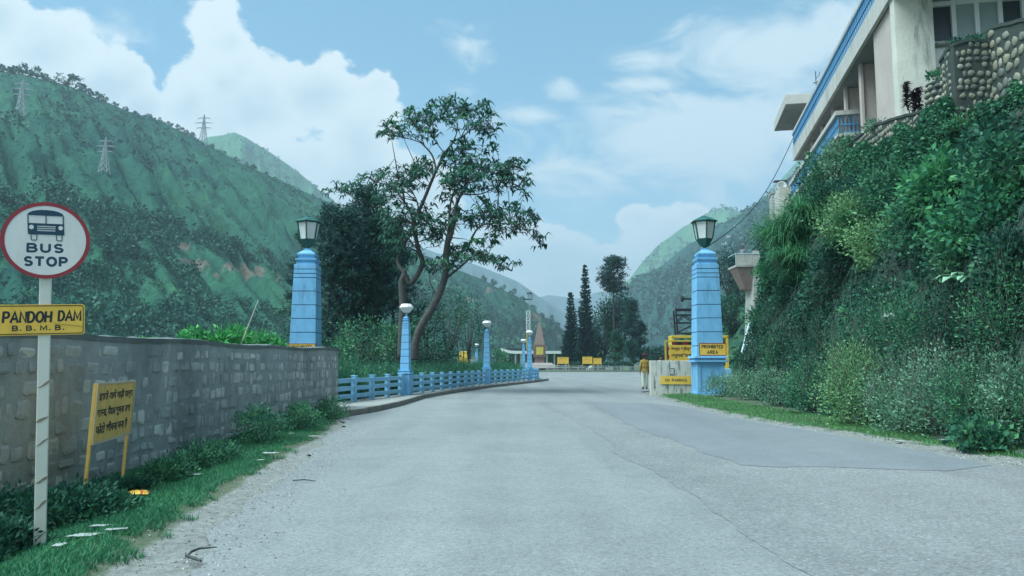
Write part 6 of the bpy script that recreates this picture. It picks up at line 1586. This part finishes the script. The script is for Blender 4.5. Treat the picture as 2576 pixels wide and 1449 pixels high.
pine('pine_tree', 'dark pine at the back right of the group', 985, 54, 560, 860, 2.4, 900, None, PG, .2)
pine('pine_tree', 'young pine poking out just left of the left gate lantern', 752, 60, 585, 800, 1.4, 330, None, PG, .14)
pine('pine_tree', 'dark pine at the back left of the group behind the lantern', 825, 58, 530, 870, 2.7, 1100, None, PG, .2)
def shrubtree(name, label, u, Y, vtop, vbot, rx, n, L, mat, group=None, trunk=.10, base_z=0.0, ry=None):
    b = W(u, 915, Y); zt = W(u, vtop, Y).z - base_z; zb = W(u, vbot, Y).z - base_z; rz = (zt - zb) / 2
    t = thing(name, label, 'tree', (b.x, Y, base_z), 0, group)
    c = np.array([0, 0, zb + rz]); k = max(12, n // 40); P, out, ct = clumpy(c, (rx, ry or rx, rz), k, n // k, .30, .4); m = len(P)
    lv = Leaves(); LL = L * (.6 + .8 * rng.random(m)); lv.add(P, unit(out + rdir(m) * .8), LL, LL * .55, mk_tint(m, ct, .7, .45)); lv.build('crown', mat, t)
    mb = MB(); mb.tube([(0, 0, -.1), (.05, 0, zb * .5), (.02, 0, zb + rz)], [trunk, trunk * .8, trunk * .4], 7)
    for i in range(7):
        d = rdir(1)[0]; d[2] = abs(d[2]) * .6 + .2; mb.tube([(0, 0, max(.3, zb * .8)), tuple(np.array([0, 0, zb + rz * .3]) + d * [rx * .5, rx * .5, rz * .5]), tuple(c + d * [rx * .85, rx * .85, rz * .8])], [trunk * .5, trunk * .3, .01], 5)
    mb.build('trunk', BARK, t, smooth=True)
    return t
UG = 'small trees behind the lamp pillars'
for u, Y, vt, vb, rx, n, m, lab in [(1075, 56, 742, 915, 1.3, 1500, LEAF_D, 'small dark tree between the two feathery trunks and the second lamp'), (1128, 60, 720, 885, 1.7, 1900, LEAF_D, 'bushy dark small tree left of the second lamp pillar'),
                                    (1178, 64, 735, 895, 1.3, 1500, LEAF_D, 'small dark tree directly left of the second lamp pillar'), (1000, 40, 800, 935, 1.0, 1300, LEAF_M, 'leafy sapling at the trunk of the left feathery tree'),
                                    (900, 41, 800, 938, 1.3, 1700, LEAF_M, 'leafy sapling under the dark pines'), (965, 43, 815, 935, 1.1, 1300, LEAF_M, 'low sapling right of the black pine trunk'), (845, 38, 860, 940, .9, 1000, LEAF_M, 'low bush like sapling just past the end of the stone wall'),
                                    (1090, 46, 850, 935, 1.2, 1200, LEAF_D, 'low dark sapling behind the leaning trunk'), (1265, 70, 880, 925, .9, 900, LEAF_M, 'small green sapling between second and third lamp pillars')]:
    shrubtree('small_tree', lab, u, Y, vt, vb, rx, n, .16, m, UG)
for i, (u, Y) in enumerate([(1128, 57), (1143, 58), (1156, 57), (1168, 59)]):
    b = W(u, 905, Y); t = thing('bare_stem', ['leftmost', 'second', 'third', 'rightmost'][i] + ' of four thin leaning stems under the small dark trees', 'stem', (b.x, Y, 0), 0, 'thin leaning stems')
    e = W(u - 12 + i * 2, 838, Y) - Vector(t.location); MB().tube([(0, 0, 0), tuple(e * .5 + Vector((.05, 0, 0))), tuple(e)], [.05, .04, .025], 6).build('stem', BARK, t)

# ---- trees on the lawn and beyond
def norfolk(label, u, Y, vtop, vbase, r0, seed):
    rr = np.random.default_rng(seed); b = W(u, 915, Y); H = W(u, vtop, Y).z - .1; zb = W(u, vbase, Y).z - .1
    t = thing('norfolk_pine', label, 'tree', (b.x, Y, .1), 0, 'tall tiered conifers on the lawn')
    mb = MB(); mb.tube([(0, 0, -.1), (0, 0, H * .5), (0, 0, H)], [.24, .16, .02], 8); lv = Leaves()
    z = zb
    while z < H - .2:
        f = (z - zb) / (H - zb); L0 = r0 * (1 - f) ** .78 + .10; nb = 8 if f < .8 else 6; ph = rr.random() * 6
        for k in range(nb):
            a = ph + 2 * math.pi * k / nb + rr.normal() * .25; L = L0 * (.62 + .5 * rr.random()); m = max(5, int(L / .10)); s = np.linspace(.12, 1, m)
            rad = np.array([math.cos(a), math.sin(a), 0]); pts = np.array([0, 0, z + rr.normal() * .07]) + rad * (s * L)[:, None] + np.array([0, 0, 1.0]) * (-.10 * L * np.sin(s * 3.1) + .16 * L * s ** 2)[:, None]
            kk = np.repeat(np.arange(m), 5); n = len(kk)
            lv.add(pts[kk] + rr.normal(size=(n, 3)) * .04, unit(rad * .7 + np.array([0, 0, .35]) + rr.normal(size=(n, 3)) * .42), .32, .15, np.clip(.45 + rr.normal(size=n) * .2, 0, 1))
            mb.tube([(0, 0, z), tuple(pts[m // 2]), tuple(pts[-1])], [.035, .025, .01], 4)
        z += (.28 if f < .35 else .30 + .20 * f) * (.9 + .2 * rr.random())
    mb.build('trunk', BARKP, t); lv.build('crown', LEAF_N, t)
norfolk('tallest tiered conifer with a pointed tip on the far lawn', 1474, 130, 666, 905, 1.75, 3)
norfolk('shorter dark tiered conifer left of the tallest one', 1437, 132, 736, 905, 1.75, 4)
LT = 'trees on the far lawn'
pine('pine_tree', 'tall pine with a round crown on a long bare trunk', 1546, 134, 652, 736, 3.3, 760, LEAF_N, LT, .26, .1, .55, 'round', .0, 10)
shrubtree('broadleaf_tree', 'dense rounded dark tree behind the bare pine trunk', 1556, 140, 726, 900, 2.5, 3800, .42, LEAF_P, LT, .2, .1)
shrubtree('broadleaf_tree', 'dense dark tree leaning between tallest conifer and bare pine trunk', 1520, 138, 762, 905, 1.9, 2600, .42, LEAF_P, LT, .2, .1)
shrubtree('broadleaf_tree', 'narrow dark shrub tree tucked between tallest conifer and dense trees', 1498, 136, 820, 915, 1.0, 1200, .38, LEAF_P, LT, .15, .1)
pine('pine_tree', 'bushy pine at the right end of the far lawn trees', 1592, 128, 758, 895, 2.2, 620, LEAF_P, LT, .2, .1, .5)
pine('pine_tree', 'small bushy pine behind the person in the yellow shirt', 1612, 126, 812, 900, 1.6, 380, LEAF_P, LT, .15, .1, .45)
pine('deodar_tree', 'small cedar with flat layered branches in front of the bare pine trunk', 1551, 124, 835, 912, 1.7, 420, LEAF_D, LT, .13, .1, .4)
pine('deodar_tree', 'small cedar with flat layered branches right of the other cedar', 1588, 122, 858, 914, 1.6, 380, LEAF_D, LT, .12, .1, .4)
for u, w_, lab in [(1451, .62, 'clipped round shrub behind the leftmost notice board'), (1478, .55, 'clipped round shrub behind the middle notice board'), (1529, .72, 'clipped flat topped shrub right of the smallest notice board'), (1549, .66, 'second clipped shrub right of the smallest notice board'), (1566, .6, 'third clipped shrub right of the smallest notice board'), (1583, .6, 'rightmost clipped shrub on the lawn near the walking person')]:
    p = W(u, 915, 119.9); shrubtree('clipped_shrub', lab, u, 119.9, 909.5, 921, w_, 700, .16, LEAF_D, 'clipped shrubs behind the picket fence', .05, .1)
for u, Y, vt, vb, rx, bz, m, lab in [(1838, 92, 622, 735, 1.6, 6, LEAF_P, 'dark tree beside the viewing platform, left of it'), (1926, 98, 565, 650, 1.8, 10, LEAF_P, 'dark tree between the viewing platform and the concrete pier'), (1865, 96, 690, 790, 1.4, 5, LEAF_P, 'dark tree below the viewing platform'),
                                     (1842, 84, 745, 835, 1.2, 3, LEAF_D, 'green bushy tree low on the slope behind the right pillar'), (1690, 120, 868, 912, 1.6, .1, LEAF_P, 'dark rounded tree behind the Hindi hoarding'), (1650, 124, 872, 915, 1.5, .1, LEAF_P, 'dark rounded tree between hoarding and lawn pines'), (1632, 128, 880, 915, 1.2, .1, LEAF_P, 'small dark tree behind the low wall end')]:
    shrubtree('slope_tree', lab, u, Y, vt, vb, rx, 1900, .26, m, 'dark trees on the slope behind the right pillar', .14, bz)
# scrub on the near right slope
def scatter(hill, n, size, per, mat, name, tlo, thi, jlo=0, jhi=1, dens=.5, seedz=1.0, flat=.7, lsz=.62):
    P = HILLS[hill][1]; nt2, ns2, _ = P.shape; nt2 -= 8
    ti = rng.uniform(tlo, thi, n) * (nt2 - 1.01); si = rng.uniform(jlo, jhi, n) * (ns2 - 1.01)
    i, j = ti.astype(int), si.astype(int); fi, fj = (ti - i)[:, None], (si - j)[:, None]
    C = (P[i, j] * (1 - fi) + P[i + 1, j] * fi) * (1 - fj) + (P[i, j + 1] * (1 - fi) + P[i + 1, j + 1] * fi) * fj
    nz = np.array([mnoise.fractal((c[0] * .012 * seedz, c[1] * .012 * seedz, c[2] * .02 * seedz), .8, 2, 4) for c in C])
    keep = nz + rng.normal(size=n) * .22 > (.5 - dens)
    E2 = HILLS[hill][3].reshape(P.shape[:2])
    for up_ in range(0, 9): keep &= E2[np.minimum(i + up_, P.shape[0] - 9), j] < .25
    C = C[keep]; n = len(C); R_ = size * (.35 + rng.random(n) ** 2.2 * 1.6)
    k = np.repeat(np.arange(n), per); m = len(k); dv = rdir(m); dv[:, 2] = np.abs(dv[:, 2]) * 1.2 - .15
    Pt = C[k] + dv * (R_[k] * (.5 + .5 * rng.random(m)))[:, None] * np.array([1, 1, flat])
    A = unit(dv + rdir(m) * .6); L = R_[k] * lsz * (.7 + .6 * rng.random(m)); ct = rng.random(n)
    lv = Leaves(); lv.add(Pt - A * (L * .4)[:, None], A, L, L * .75, np.clip(.45 + (ct[k] - .5) * .6 + rng.normal(size=m) * .18, 0, 1))
    return tag(lv.build(name, mat), kind='stuff')
scatter('right_near_slope', 2600, .8, 16, SCRUB, 'slope_scrub', .02, .98, dens=.62, seedz=6)
scatter('left_hill', 11000, 1.7, 12, SCRUB, 'hillside_scrub', .22, 1.0, .16, 1, .36, 1.0, .7, .5)
scatter('left_hill', 26000, .75, 6, SCRUB, 'hillside_scrub', .2, 1.0, .14, 1, .75, 1.0, .7, .6)
scatter('left_hill', 5200, 1.9, 70, SCRUB, 'valley_wood', .02, .30, .18, .62, .60, 1.0, 1.1, .27)
scatter('left_hill', 2600, 3.0, 24, SCRUB, 'valley_wood', .02, .5, .6, 1, .6, 1.0, 1.0, .45)
scatter('right_mid_hill', 9000, 3.6, 8, SCRUB2, 'hillside_scrub', .05, 1.0, .0, .8, .5, .6)
scatter('left_far_hill', 2500, 4.0, 6, SCRUB2, 'hillside_scrub', .3, 1.0, .1, 1, .35, .5)
scatter('right_far_hill', 3500, 6.0, 6, SCRUB2, 'hillside_scrub', .3, 1.0, 0, .75, .42, .4)
# trees standing out along the left ridge
def ridge_proto(kind):
    t = thing('ridge_tree', 'small dark tree standing on the skyline of the left hill', 'tree', (0, 0, 0), 0, 'trees along the left hill skyline')
    n = 150 if kind else 190; P, out, ct = clumpy((0, 0, 3.0 if kind else 2.2), (2.2, 2.2, 1.6 if kind else 2.0), 12, n // 12, .3, .5); m = len(P)
    lv = Leaves(); lv.add(P, unit(out + rdir(m) * .7), 1.1, .75, mk_tint(m, ct)); lv.build('crown', SCRUB, t)
    MB().tube([(0, 0, -1), (.1, 0, 1.5), (0, .1, 3)], [.22, .18, .1], 6).build('trunk', BARK, t)
    return t
protos = [ridge_proto(0), ridge_proto(1)]; rp0 = HILLS['left_hill'][1][109]
ridge_u = [(5, 1.4), (22, 1.2), (38, 1.5), (58, 1.6), (74, 1.2), (92, 1.7), (110, 1.3), (205, 1.5), (222, 1.2), (246, 1.3), (268, .9), (290, .8), (318, .8), (345, .7), (372, .8), (405, .7), (428, .9), (450, 1.1), (466, .9), (486, 1.0), (533, .8), (560, .7), (592, .9), (618, .8), (640, 1.0), (672, .8), (1215, 1.3), (1240, 1.5), (1268, 1.2), (1290, 1.4), (1312, 1.1), (1338, 1.3), (1362, 1.0), (1385, 1.5), (1402, 1.1)]
used = set()
for i, (u, s) in enumerate(ridge_u):
    q = min(range(len(rp0)), key=lambda j: abs(CU + rp0[j, 0] / (rp0[j, 1] * math.cos(PITCH) + (rp0[j, 2] - CAMZ) * math.sin(PITCH)) * FPX - u) + (1e6 if rp0[j, 1] < 1 else 0))
    loc = tuple(rp0[q] - np.array([0, 0, 1.0])); k = (i * 7 // 3) % 2
    if k not in used: o = protos[k]; used.add(k); o.location = loc; o.scale = (s * .85,) * 3
    else: dup(protos[k], loc, random.uniform(0, 6), None, s * .85)
# the big open-crowned tree on the ridge
q = on_hill('left_hill', 165, 232); loc = q if q is not None else W(165, 215, 445)
t = thing('spreading_tree', 'large open crowned tree standing out on the left skyline', 'tree', tuple(loc - Vector((0, 0, 1))))
mb = MB(); mb.tube([(2, 0, -1), (1, 0, 4), (0, 0, 7)], [.5, .4, .3], 7); lv = Leaves()
for k in range(26):
    a = rng.random() * 6.28; L = 3 + rng.random() * 5; e = np.array([math.cos(a) * L * 1.2 - .5, math.sin(a) * L, 7 + rng.random() * 4.0 - L * .15]); mb.tube([(.5, 0, 5), tuple(e * [.5, .5, .9]), tuple(e)], [.2, .12, .05], 5)
    P, out, ct = clumpy(e, (1.5, 1.5, .8), 4, 8, .4, .3); lv.add(P, unit(out + rdir(len(P))), .9, .6, mk_tint(len(P), ct))
mb.build('trunk', BARK, t); lv.build('crown', SCRUB, t)

# ================================================================== SMALL THINGS ON THE GROUND
# crisp packet, scraps, bottle, twigs
def crumple(name, label, cat, u, v, size, mats, flat=.35, seed=0, rz=None):
    p = G(u, v, -.03) if u < 900 else G(u, v, .03); z = gzs(p.x, p.y)
    t = thing(name, label, cat, (p.x, p.y, z + .03), rz if rz is not None else random.uniform(0, 3), None)
    mb = MB(); nx_, ny_ = 9, 6; vs = []; fs = []; mi = []
    for side in (1, -1):
        for j in range(ny_ + 1):
            for i in range(nx_ + 1):
                a, b = i / nx_ - .5, j / ny_ - .5; puff = max(0, (1 - (2 * a) ** 4) * (1 - (2 * b) ** 4)) * (1 if len(mats) > 1 else .12)
                w_ = mnoise.noise((a * 4 + seed, b * 4, side)) * .22 + mnoise.noise((a * 9, b * 9 + seed, side)) * .12
                vs.append((a * size[0] + w_ * .1 * size[0] + (b * .22 * size[0] * (1 + math.sin(seed)) if len(mats) == 1 else 0), b * size[1] + mnoise.noise((b * 5, a * 5, seed)) * .08 * size[1], side * puff * size[2] * .5 + w_ * size[2] * .8 + size[2] * flat))
    o = (nx_ + 1) * (ny_ + 1)
    for s in (0, 1):
        for j in range(ny_):
            for i in range(nx_):
                q0 = s * o + j * (nx_ + 1) + i; f = (q0, q0 + 1, q0 + nx_ + 2, q0 + nx_ + 1); fs.append(f if s == 0 else f[::-1])
                mi.append(min(len(mats) - 1, int((mnoise.noise((i * .55 + seed, j * .7, s)) * .5 + .5 + (i / nx_ - .5) * .5) * len(mats))) if len(mats) > 1 else 0)
    b0 = len(mb.v); mb.v += vs
    for f, m in zip(fs, mi): mb.f.append(f); mb.m.append(max(0, m)); mb.t.append(.5)
    mb.build('wrapper', mats, t, smooth=True)
    return t
FOIL = [painted('packet_orange', (.75, .20, .04), .15, .3), painted('packet_yellow', (.85, .55, .05), .15, .3), painted('packet_red', (.55, .08, .04), .15, .3)]
SCRAP = painted('scrap_white', (.36, .40, .38), .12, .6)
crumple('crisp_packet', 'crumpled orange and yellow crisp packet in the grass near the wall', 'packet', 345, 1248, (.22, .14, .06), FOIL, .5, 2, R(15))
for u, v, s, lab in [(212, 1368, (.24, .10, .03), 'torn white paper scrap right of the bus stop post foot'), (252, 1341, (.18, .07, .02), 'thin white scrap, farthest of the scraps near the bus stop post'), (292, 1358, (.20, .06, .02), 'long narrow white scrap, rightmost near the bus stop post'), (148, 1388, (.10, .09, .03), 'small white scrap closest to the bus stop post foot'),
                     (488, 1192, (.26, .10, .03), 'pale scrap in the grass midway along the wall'), (680, 1158, (.28, .11, .07), 'white crumpled bottle lying at the grass edge'), (655, 1172, (.10, .07, .03), 'tiny white scrap next to the crumpled bottle'), (792, 1104, (.30, .10, .02), 'pale strip of litter far along the verge'), (732, 1101, (.12, .1, .03), 'tiny white scrap nearest the far end of the wall verge'),
                     (2371, 1112, (.16, .10, .05), 'white scrap under the bushes at the right road edge'), (2262, 1106, (.24, .12, .03), 'pale flat scrap on the right verge grass edge')]:
    crumple('litter_scrap', lab, 'litter', u, v, (s[0] * .75, s[1], s[2] * 1.3), [SCRAP], .4, u * .1, random.uniform(-.4, .4))
TW = painted('twig_bark', (.06, .07, .075), .3, .9, 10)
p = G(505, 1400); t = thing('twig', 'curved dark twig on the gravel edge at lower left', 'twig', (p.x, p.y, .02))
f = lambda *q: [tuple(G(u, v) - G(505, 1400) + Vector((0, 0, .012))) for u, v in q]
MB().tube(f((470, 1412), (480, 1400), (500, 1392), (545, 1388)), [.008, .009, .008, .004], 6).build('branch', TW, t); MB().tube(f((468, 1410), (490, 1418), (505, 1424)), [.011, .012, .008], 6).build('stub', TW, t)
p = G(765, 1214); t = thing('twig', 'short straight twig on the gravel farther along the road edge', 'twig', (p.x, p.y, .02))
MB().tube([(-.13, .02, .0), (0, 0, .012), (.13, -.01, .0)], [.006, .008, .004], 6).build('branch', TW, t)
# gravel along the road edges
n = 4200; y = 4.2 * (18 / 4.2) ** rng.random(n); x = interp(GL, y) + rng.normal(size=n) * .30 + .28; s = (.003 + .009 * rng.random(n) ** 3); V = []; F_ = []
tet = np.array([(1, 0, -.3), (-.5, .87, -.3), (-.5, -.87, -.3), (.1, .1, .7), (.8, .8, .2), (-.8, .1, .3)])
F6 = np.array([(0, 4, 3), (4, 1, 3), (1, 5, 3), (5, 2, 3), (2, 0, 3), (0, 1, 4), (1, 2, 5)])
n2 = 1600; y2 = 8 * (34 / 8) ** rng.random(n2); x2 = interp(GR, y2) - .35 + rng.normal(size=n2) * .25; x = np.concatenate([x, x2]); y = np.concatenate([y, y2]); s = np.concatenate([s, .005 + .014 * rng.random(n2) ** 3]); n = len(x)
ang = rng.random(n) * 6.28; ca, sa = np.cos(ang), np.sin(ang); T_ = tet[None] * s[:, None, None] * (1 + rng.normal(size=(n, 6, 3)) * .2)
xx, yy_ = T_[:, :, 0] * ca[:, None] - T_[:, :, 1] * sa[:, None], T_[:, :, 0] * sa[:, None] + T_[:, :, 1] * ca[:, None]
zz = np.maximum(ground_h(x, y), .004)
V = np.stack([xx + x[:, None], yy_ + y[:, None], T_[:, :, 2] + zz[:, None] + s[:, None] * .2], -1).reshape(-1, 3); F_ = (F6[None] + (np.arange(n) * 6)[:, None, None]).reshape(-1, 3)
GRV = stone_mat('gravel_stone', [(0, (.10, .11, .11)), (.5, (.24, .25, .24)), (1, (.45, .45, .42))], .2, 20)
tag(npmesh('gravel', V, F_, GRV, tint=np.repeat(rng.random(n), 7)), kind='stuff')

# ================================================================== PEOPLE
def skin_body(name, joints, edges, mat, parent, root=0, sub=2):
    me = bpy.data.meshes.new(name); me.from_pydata([j[:3] for j in joints], edges, []); o = link(bpy.data.objects.new(name, me), parent)
    o.modifiers.new('skin', 'SKIN').use_smooth_shade = True
    sv = me.skin_vertices[0].data if me.skin_vertices else None
    if sv is None:
        bpy.context.view_layer.objects.active = o
        bm = bmesh.new(); bm.from_mesh(me); bm.verts.layers.skin.verify(); bm.to_mesh(me); bm.free(); sv = me.skin_vertices[0].data
    for i, j in enumerate(joints):
        r = j[3]; sv[i].radius = r if isinstance(r, tuple) else (r, r); sv[i].use_root = (i == root)
    s = o.modifiers.new('sub', 'SUBSURF'); s.levels = sub; s.render_levels = sub
    bpy.context.view_layer.update()
    m2 = bpy.data.meshes.new_from_object(o.evaluated_get(bpy.context.evaluated_depsgraph_get())); m2.name = name
    o.modifiers.clear(); o.data = m2; m2.materials.clear(); m2.materials.append(mat)
    m2.polygons.foreach_set('use_smooth', [True] * len(m2.polygons))
    return o
SKINM = painted('skin', (.22, .115, .075), .12, .6, 6.0)
def cloth(name, col): return painted(name, col, .12, .85, 7.0, None, 0, .25)
def person(label, loc, rz, shirt, trousers, head_col, head_kind='turban', stride=.0, scale=1.0, hair=None):
    t = thing('person', label, 'person', loc, rz, None, scale)
    # faces +y (away from the camera when rz = 0); metres, 1.72 m tall
    J = []; E_ = []
    def j(x, y, z, r, p=None):
        J.append((x, y, z, r)); k = len(J) - 1
        if p is not None: E_.append((p, k))
        return k
    pel = j(0, 0, .93, (.135, .10)); wst = j(0, .005, 1.06, (.125, .09), pel); chs = j(0, .01, 1.26, (.155, .105), wst); ub = j(0, 0, 1.40, (.12, .08), chs)
    nk = j(0, .005, 1.48, (.055, .055), ub); hd0 = j(0, .02, 1.545, (.062, .072), nk); hd1 = j(0, .022, 1.62, (.076, .095), hd0); j(0, .015, 1.70, (.058, .075), hd1)
    for s in (1, -1):
        sh = j(s * .155, 0, 1.39, (.062, .062), ub); e = j(s * .215, -.02 + s * .01, 1.13, (.044, .044), sh); wr = j(s * .225, .05 + s * .02, .89, (.029, .026), e); pa = j(s * .222, .065 + s * .02, .82, (.020, .038), wr)
        for k in range(4):
            yk = .03 + k * .020 + s * .02 + .01; L = (.065, .078, .074, .058)[3 - k]
            f1 = j(s * .222, yk, .775, (.0095, .0095), pa); f2 = j(s * .214, yk + .004, .775 - L * .55, (.0085, .0085), f1); j(s * .200, yk + .006, .775 - L, (.007, .007), f2)
        th1 = j(s * .205, .10 + s * .02, .815, (.011, .011), wr); j(s * .196, .118 + s * .02, .775, (.009, .009), th1)
    for s in (1, -1):
        fy = stride * s
        hp_ = j(s * .085, 0, .88, (.088, .092), pel); kn = j(s * .095, fy * .5 + .01, .49, (.058, .060), hp_); an_ = j(s * .098, fy, .09, (.038, .040), kn); hl = j(s * .10, fy - .03, .045, (.035, .035), an_); j(s * .115, fy + .14, .035, (.042, .026), an_)
    skin_body('body', J, E_, SKINM, t)
    # shirt: a tailored shell over torso and sleeves
    J2 = []; E2 = []
    def j2(x, y, z, r, p=None):
        J2.append((x, y, z, r)); k = len(J2) - 1
        if p is not None: E2.append((p, k))
        return k
    a = j2(0, 0, 1.00, (.165, .125)); b = j2(0, .0, 1.12, (.155, .115), a); c_ = j2(0, .008, 1.28, (.178, .125), b); d_ = j2(0, 0, 1.40, (.135, .10), c_); j2(0, .002, 1.475, (.068, .066), d_); j2(0, 0, .90, (.172, .132), a)
    for s in (1, -1):
        sh = j2(s * .165, 0, 1.385, (.080, .078), d_); e = j2(s * .22, -.02 + s * .01, 1.13, (.060, .060), sh); j2(s * .228, .045 + s * .02, .91, (.047, .046), e)
    skin_body('shirt', J2, E2, shirt, t)
    J3 = []; E3 = []; J2 = J3; E2 = E3
    a = len(J3); J3.append((0, 0, .93, (.150, .115)))
    J3.append((0, 0, 1.0, (.145, .110))); E3.append((0, 1))
    for s in (1, -1):
        fy = stride * s; k = len(J3)
        J3 += [(s * .088, 0, .84, (.108, .110)), (s * .098, fy * .5 + .01, .49, (.084, .086)), (s * .10, fy - .005, .09, (.068, .074))]; E3 += [(0, k), (k, k + 1), (k + 1, k + 2)]
    skin_body('trousers', J3, E3, trousers, t)
    for s in (1, -1):
        fy = stride * s; skin_body('shoe', [(s * .10, fy - .05, .05, (.048, .046)), (s * .108, fy + .05, .045, (.050, .040)), (s * .118, fy + .165, .035, (.044, .028))], [(0, 1), (1, 2)], DKMETAL, t)
    mb = MB(); mb.box((0, .0, .985), (.31, .24, .035)); mb.build('belt', DKMETAL, t, bevel=.015) if False else None
    hcm = painted('headwear_' + head_kind, head_col, .2, .85, 9.0, None, 0, .3)
    if head_kind == 'turban':
        rs = []
        for z, rx, ry in ((1.615, .098, .118), (1.64, .122, .138), (1.69, .132, .146), (1.735, .122, .136), (1.775, .085, .10), (1.79, .03, .04)):
            rs.append([(rx * math.cos(2 * math.pi * k / 20), .012 + ry * math.sin(2 * math.pi * k / 20), z + .018 * math.cos(2 * math.pi * k / 20 * 2) * (z > 1.62) * (z < 1.78)) for k in range(20)])
        MB().rings(rs).build('turban', hcm, t, smooth=True)
    else:
        rs = []
        for z, rx, ry, oy in ((1.565, .060, .030, -.055), (1.60, .084, .085, -.022), (1.66, .086, .100, 0), (1.715, .074, .090, .005), (1.745, .045, .055, .005), (1.755, .01, .01, .005)):
            rs.append([(rx * math.cos(2 * math.pi * k / 20), .012 + oy + ry * math.sin(2 * math.pi * k / 20), z + (.045 if math.sin(2 * math.pi * k / 20) > .3 and z < 1.62 else 0)) for k in range(20)])
        MB().rings(rs).build('hair', hcm, t, smooth=True)
    # face: nose, ears, eyes, mouth
    for s in (1, -1):
        MB().ell((s * .078, .015, 1.60), (.012, .026, .034), 8, 6).build('ear', SKINM, t, smooth=True)
        MB().ell((s * .031, .104, 1.625), (.014, .010, .008), 8, 6).build('eye', WHITE, t, smooth=True)
    mb = MB(); mb.rings([[(-.008, .112, 1.625), (.008, .112, 1.625), (.008, .10, 1.625), (-.008, .10, 1.625)], [(-.016, .132, 1.583), (.016, .132, 1.583), (.018, .10, 1.583), (-.018, .10, 1.583)], [(-.012, .118, 1.575), (.012, .118, 1.575), (.014, .10, 1.575), (-.014, .10, 1.575)]]); mb.build('nose', SKINM, t, smooth=True)
    MB().ell((0, .104, 1.553), (.026, .010, .008), 10, 6).build('mouth', painted('lips', (.22, .08, .07), .1, .6) if 'lips' not in bpy.data.materials else bpy.data.materials['lips'], t, smooth=True)
    return t
KHAKI = cloth('khaki_cloth', (.40, .27, .075)); OFFW = cloth('off_white_cloth', (.66, .68, .58)); PALEB = cloth('pale_blue_cloth', (.50, .62, .68)); GREYC = cloth('grey_cloth', (.24, .24, .25)); NAVYC = cloth('navy_cloth', (.05, .06, .09))
p = W(1621.5, 915, 39.6)
person('person in a mustard shirt, off white trousers and dark turban walking away along the road', (p.x, 39.6, .0), R(4), KHAKI, OFFW, (.06, .015, .025), 'turban', .07, 1.03)
p = W(1663, 915, 42.8)
person('person in a pale blue shirt standing behind the mildewed low wall', (p.x, 42.8, .02), R(170), PALEB, NAVYC, (.012, .012, .014), 'hair', .02, 1.0)
p = W(1868, 671, 60.9)
pp = person('person in a grey shirt leaning at the railing of the viewing platform', (p.x, 60.75, vl.z + .14), R(150), GREYC, NAVYC, (.012, .012, .014), 'hair', .02, .92)

# ================================================================== HAZE: humid valley air
q = NT('valley_haze'); q.t.nodes.remove(q.p)
vol = q.n('ShaderNodeVolumePrincipled'); vol.inputs['Color'].default_value = (.66, .87, 1.0, 1); vol.inputs['Density'].default_value = .00038; vol.inputs['Anisotropy'].default_value = .1
q.t.links.new(vol.outputs[0], q.out.inputs['Volume'])
zs = max(float(np.max(h[1][:, :, 2])) for h in HILLS.values()) + 25
mb = MB(); mb.box((0, 2200, (zs - 4) / 2), (8600, 5000, zs + 4))
hz = mb.build('haze', q.m); tag(hz, kind='stuff')
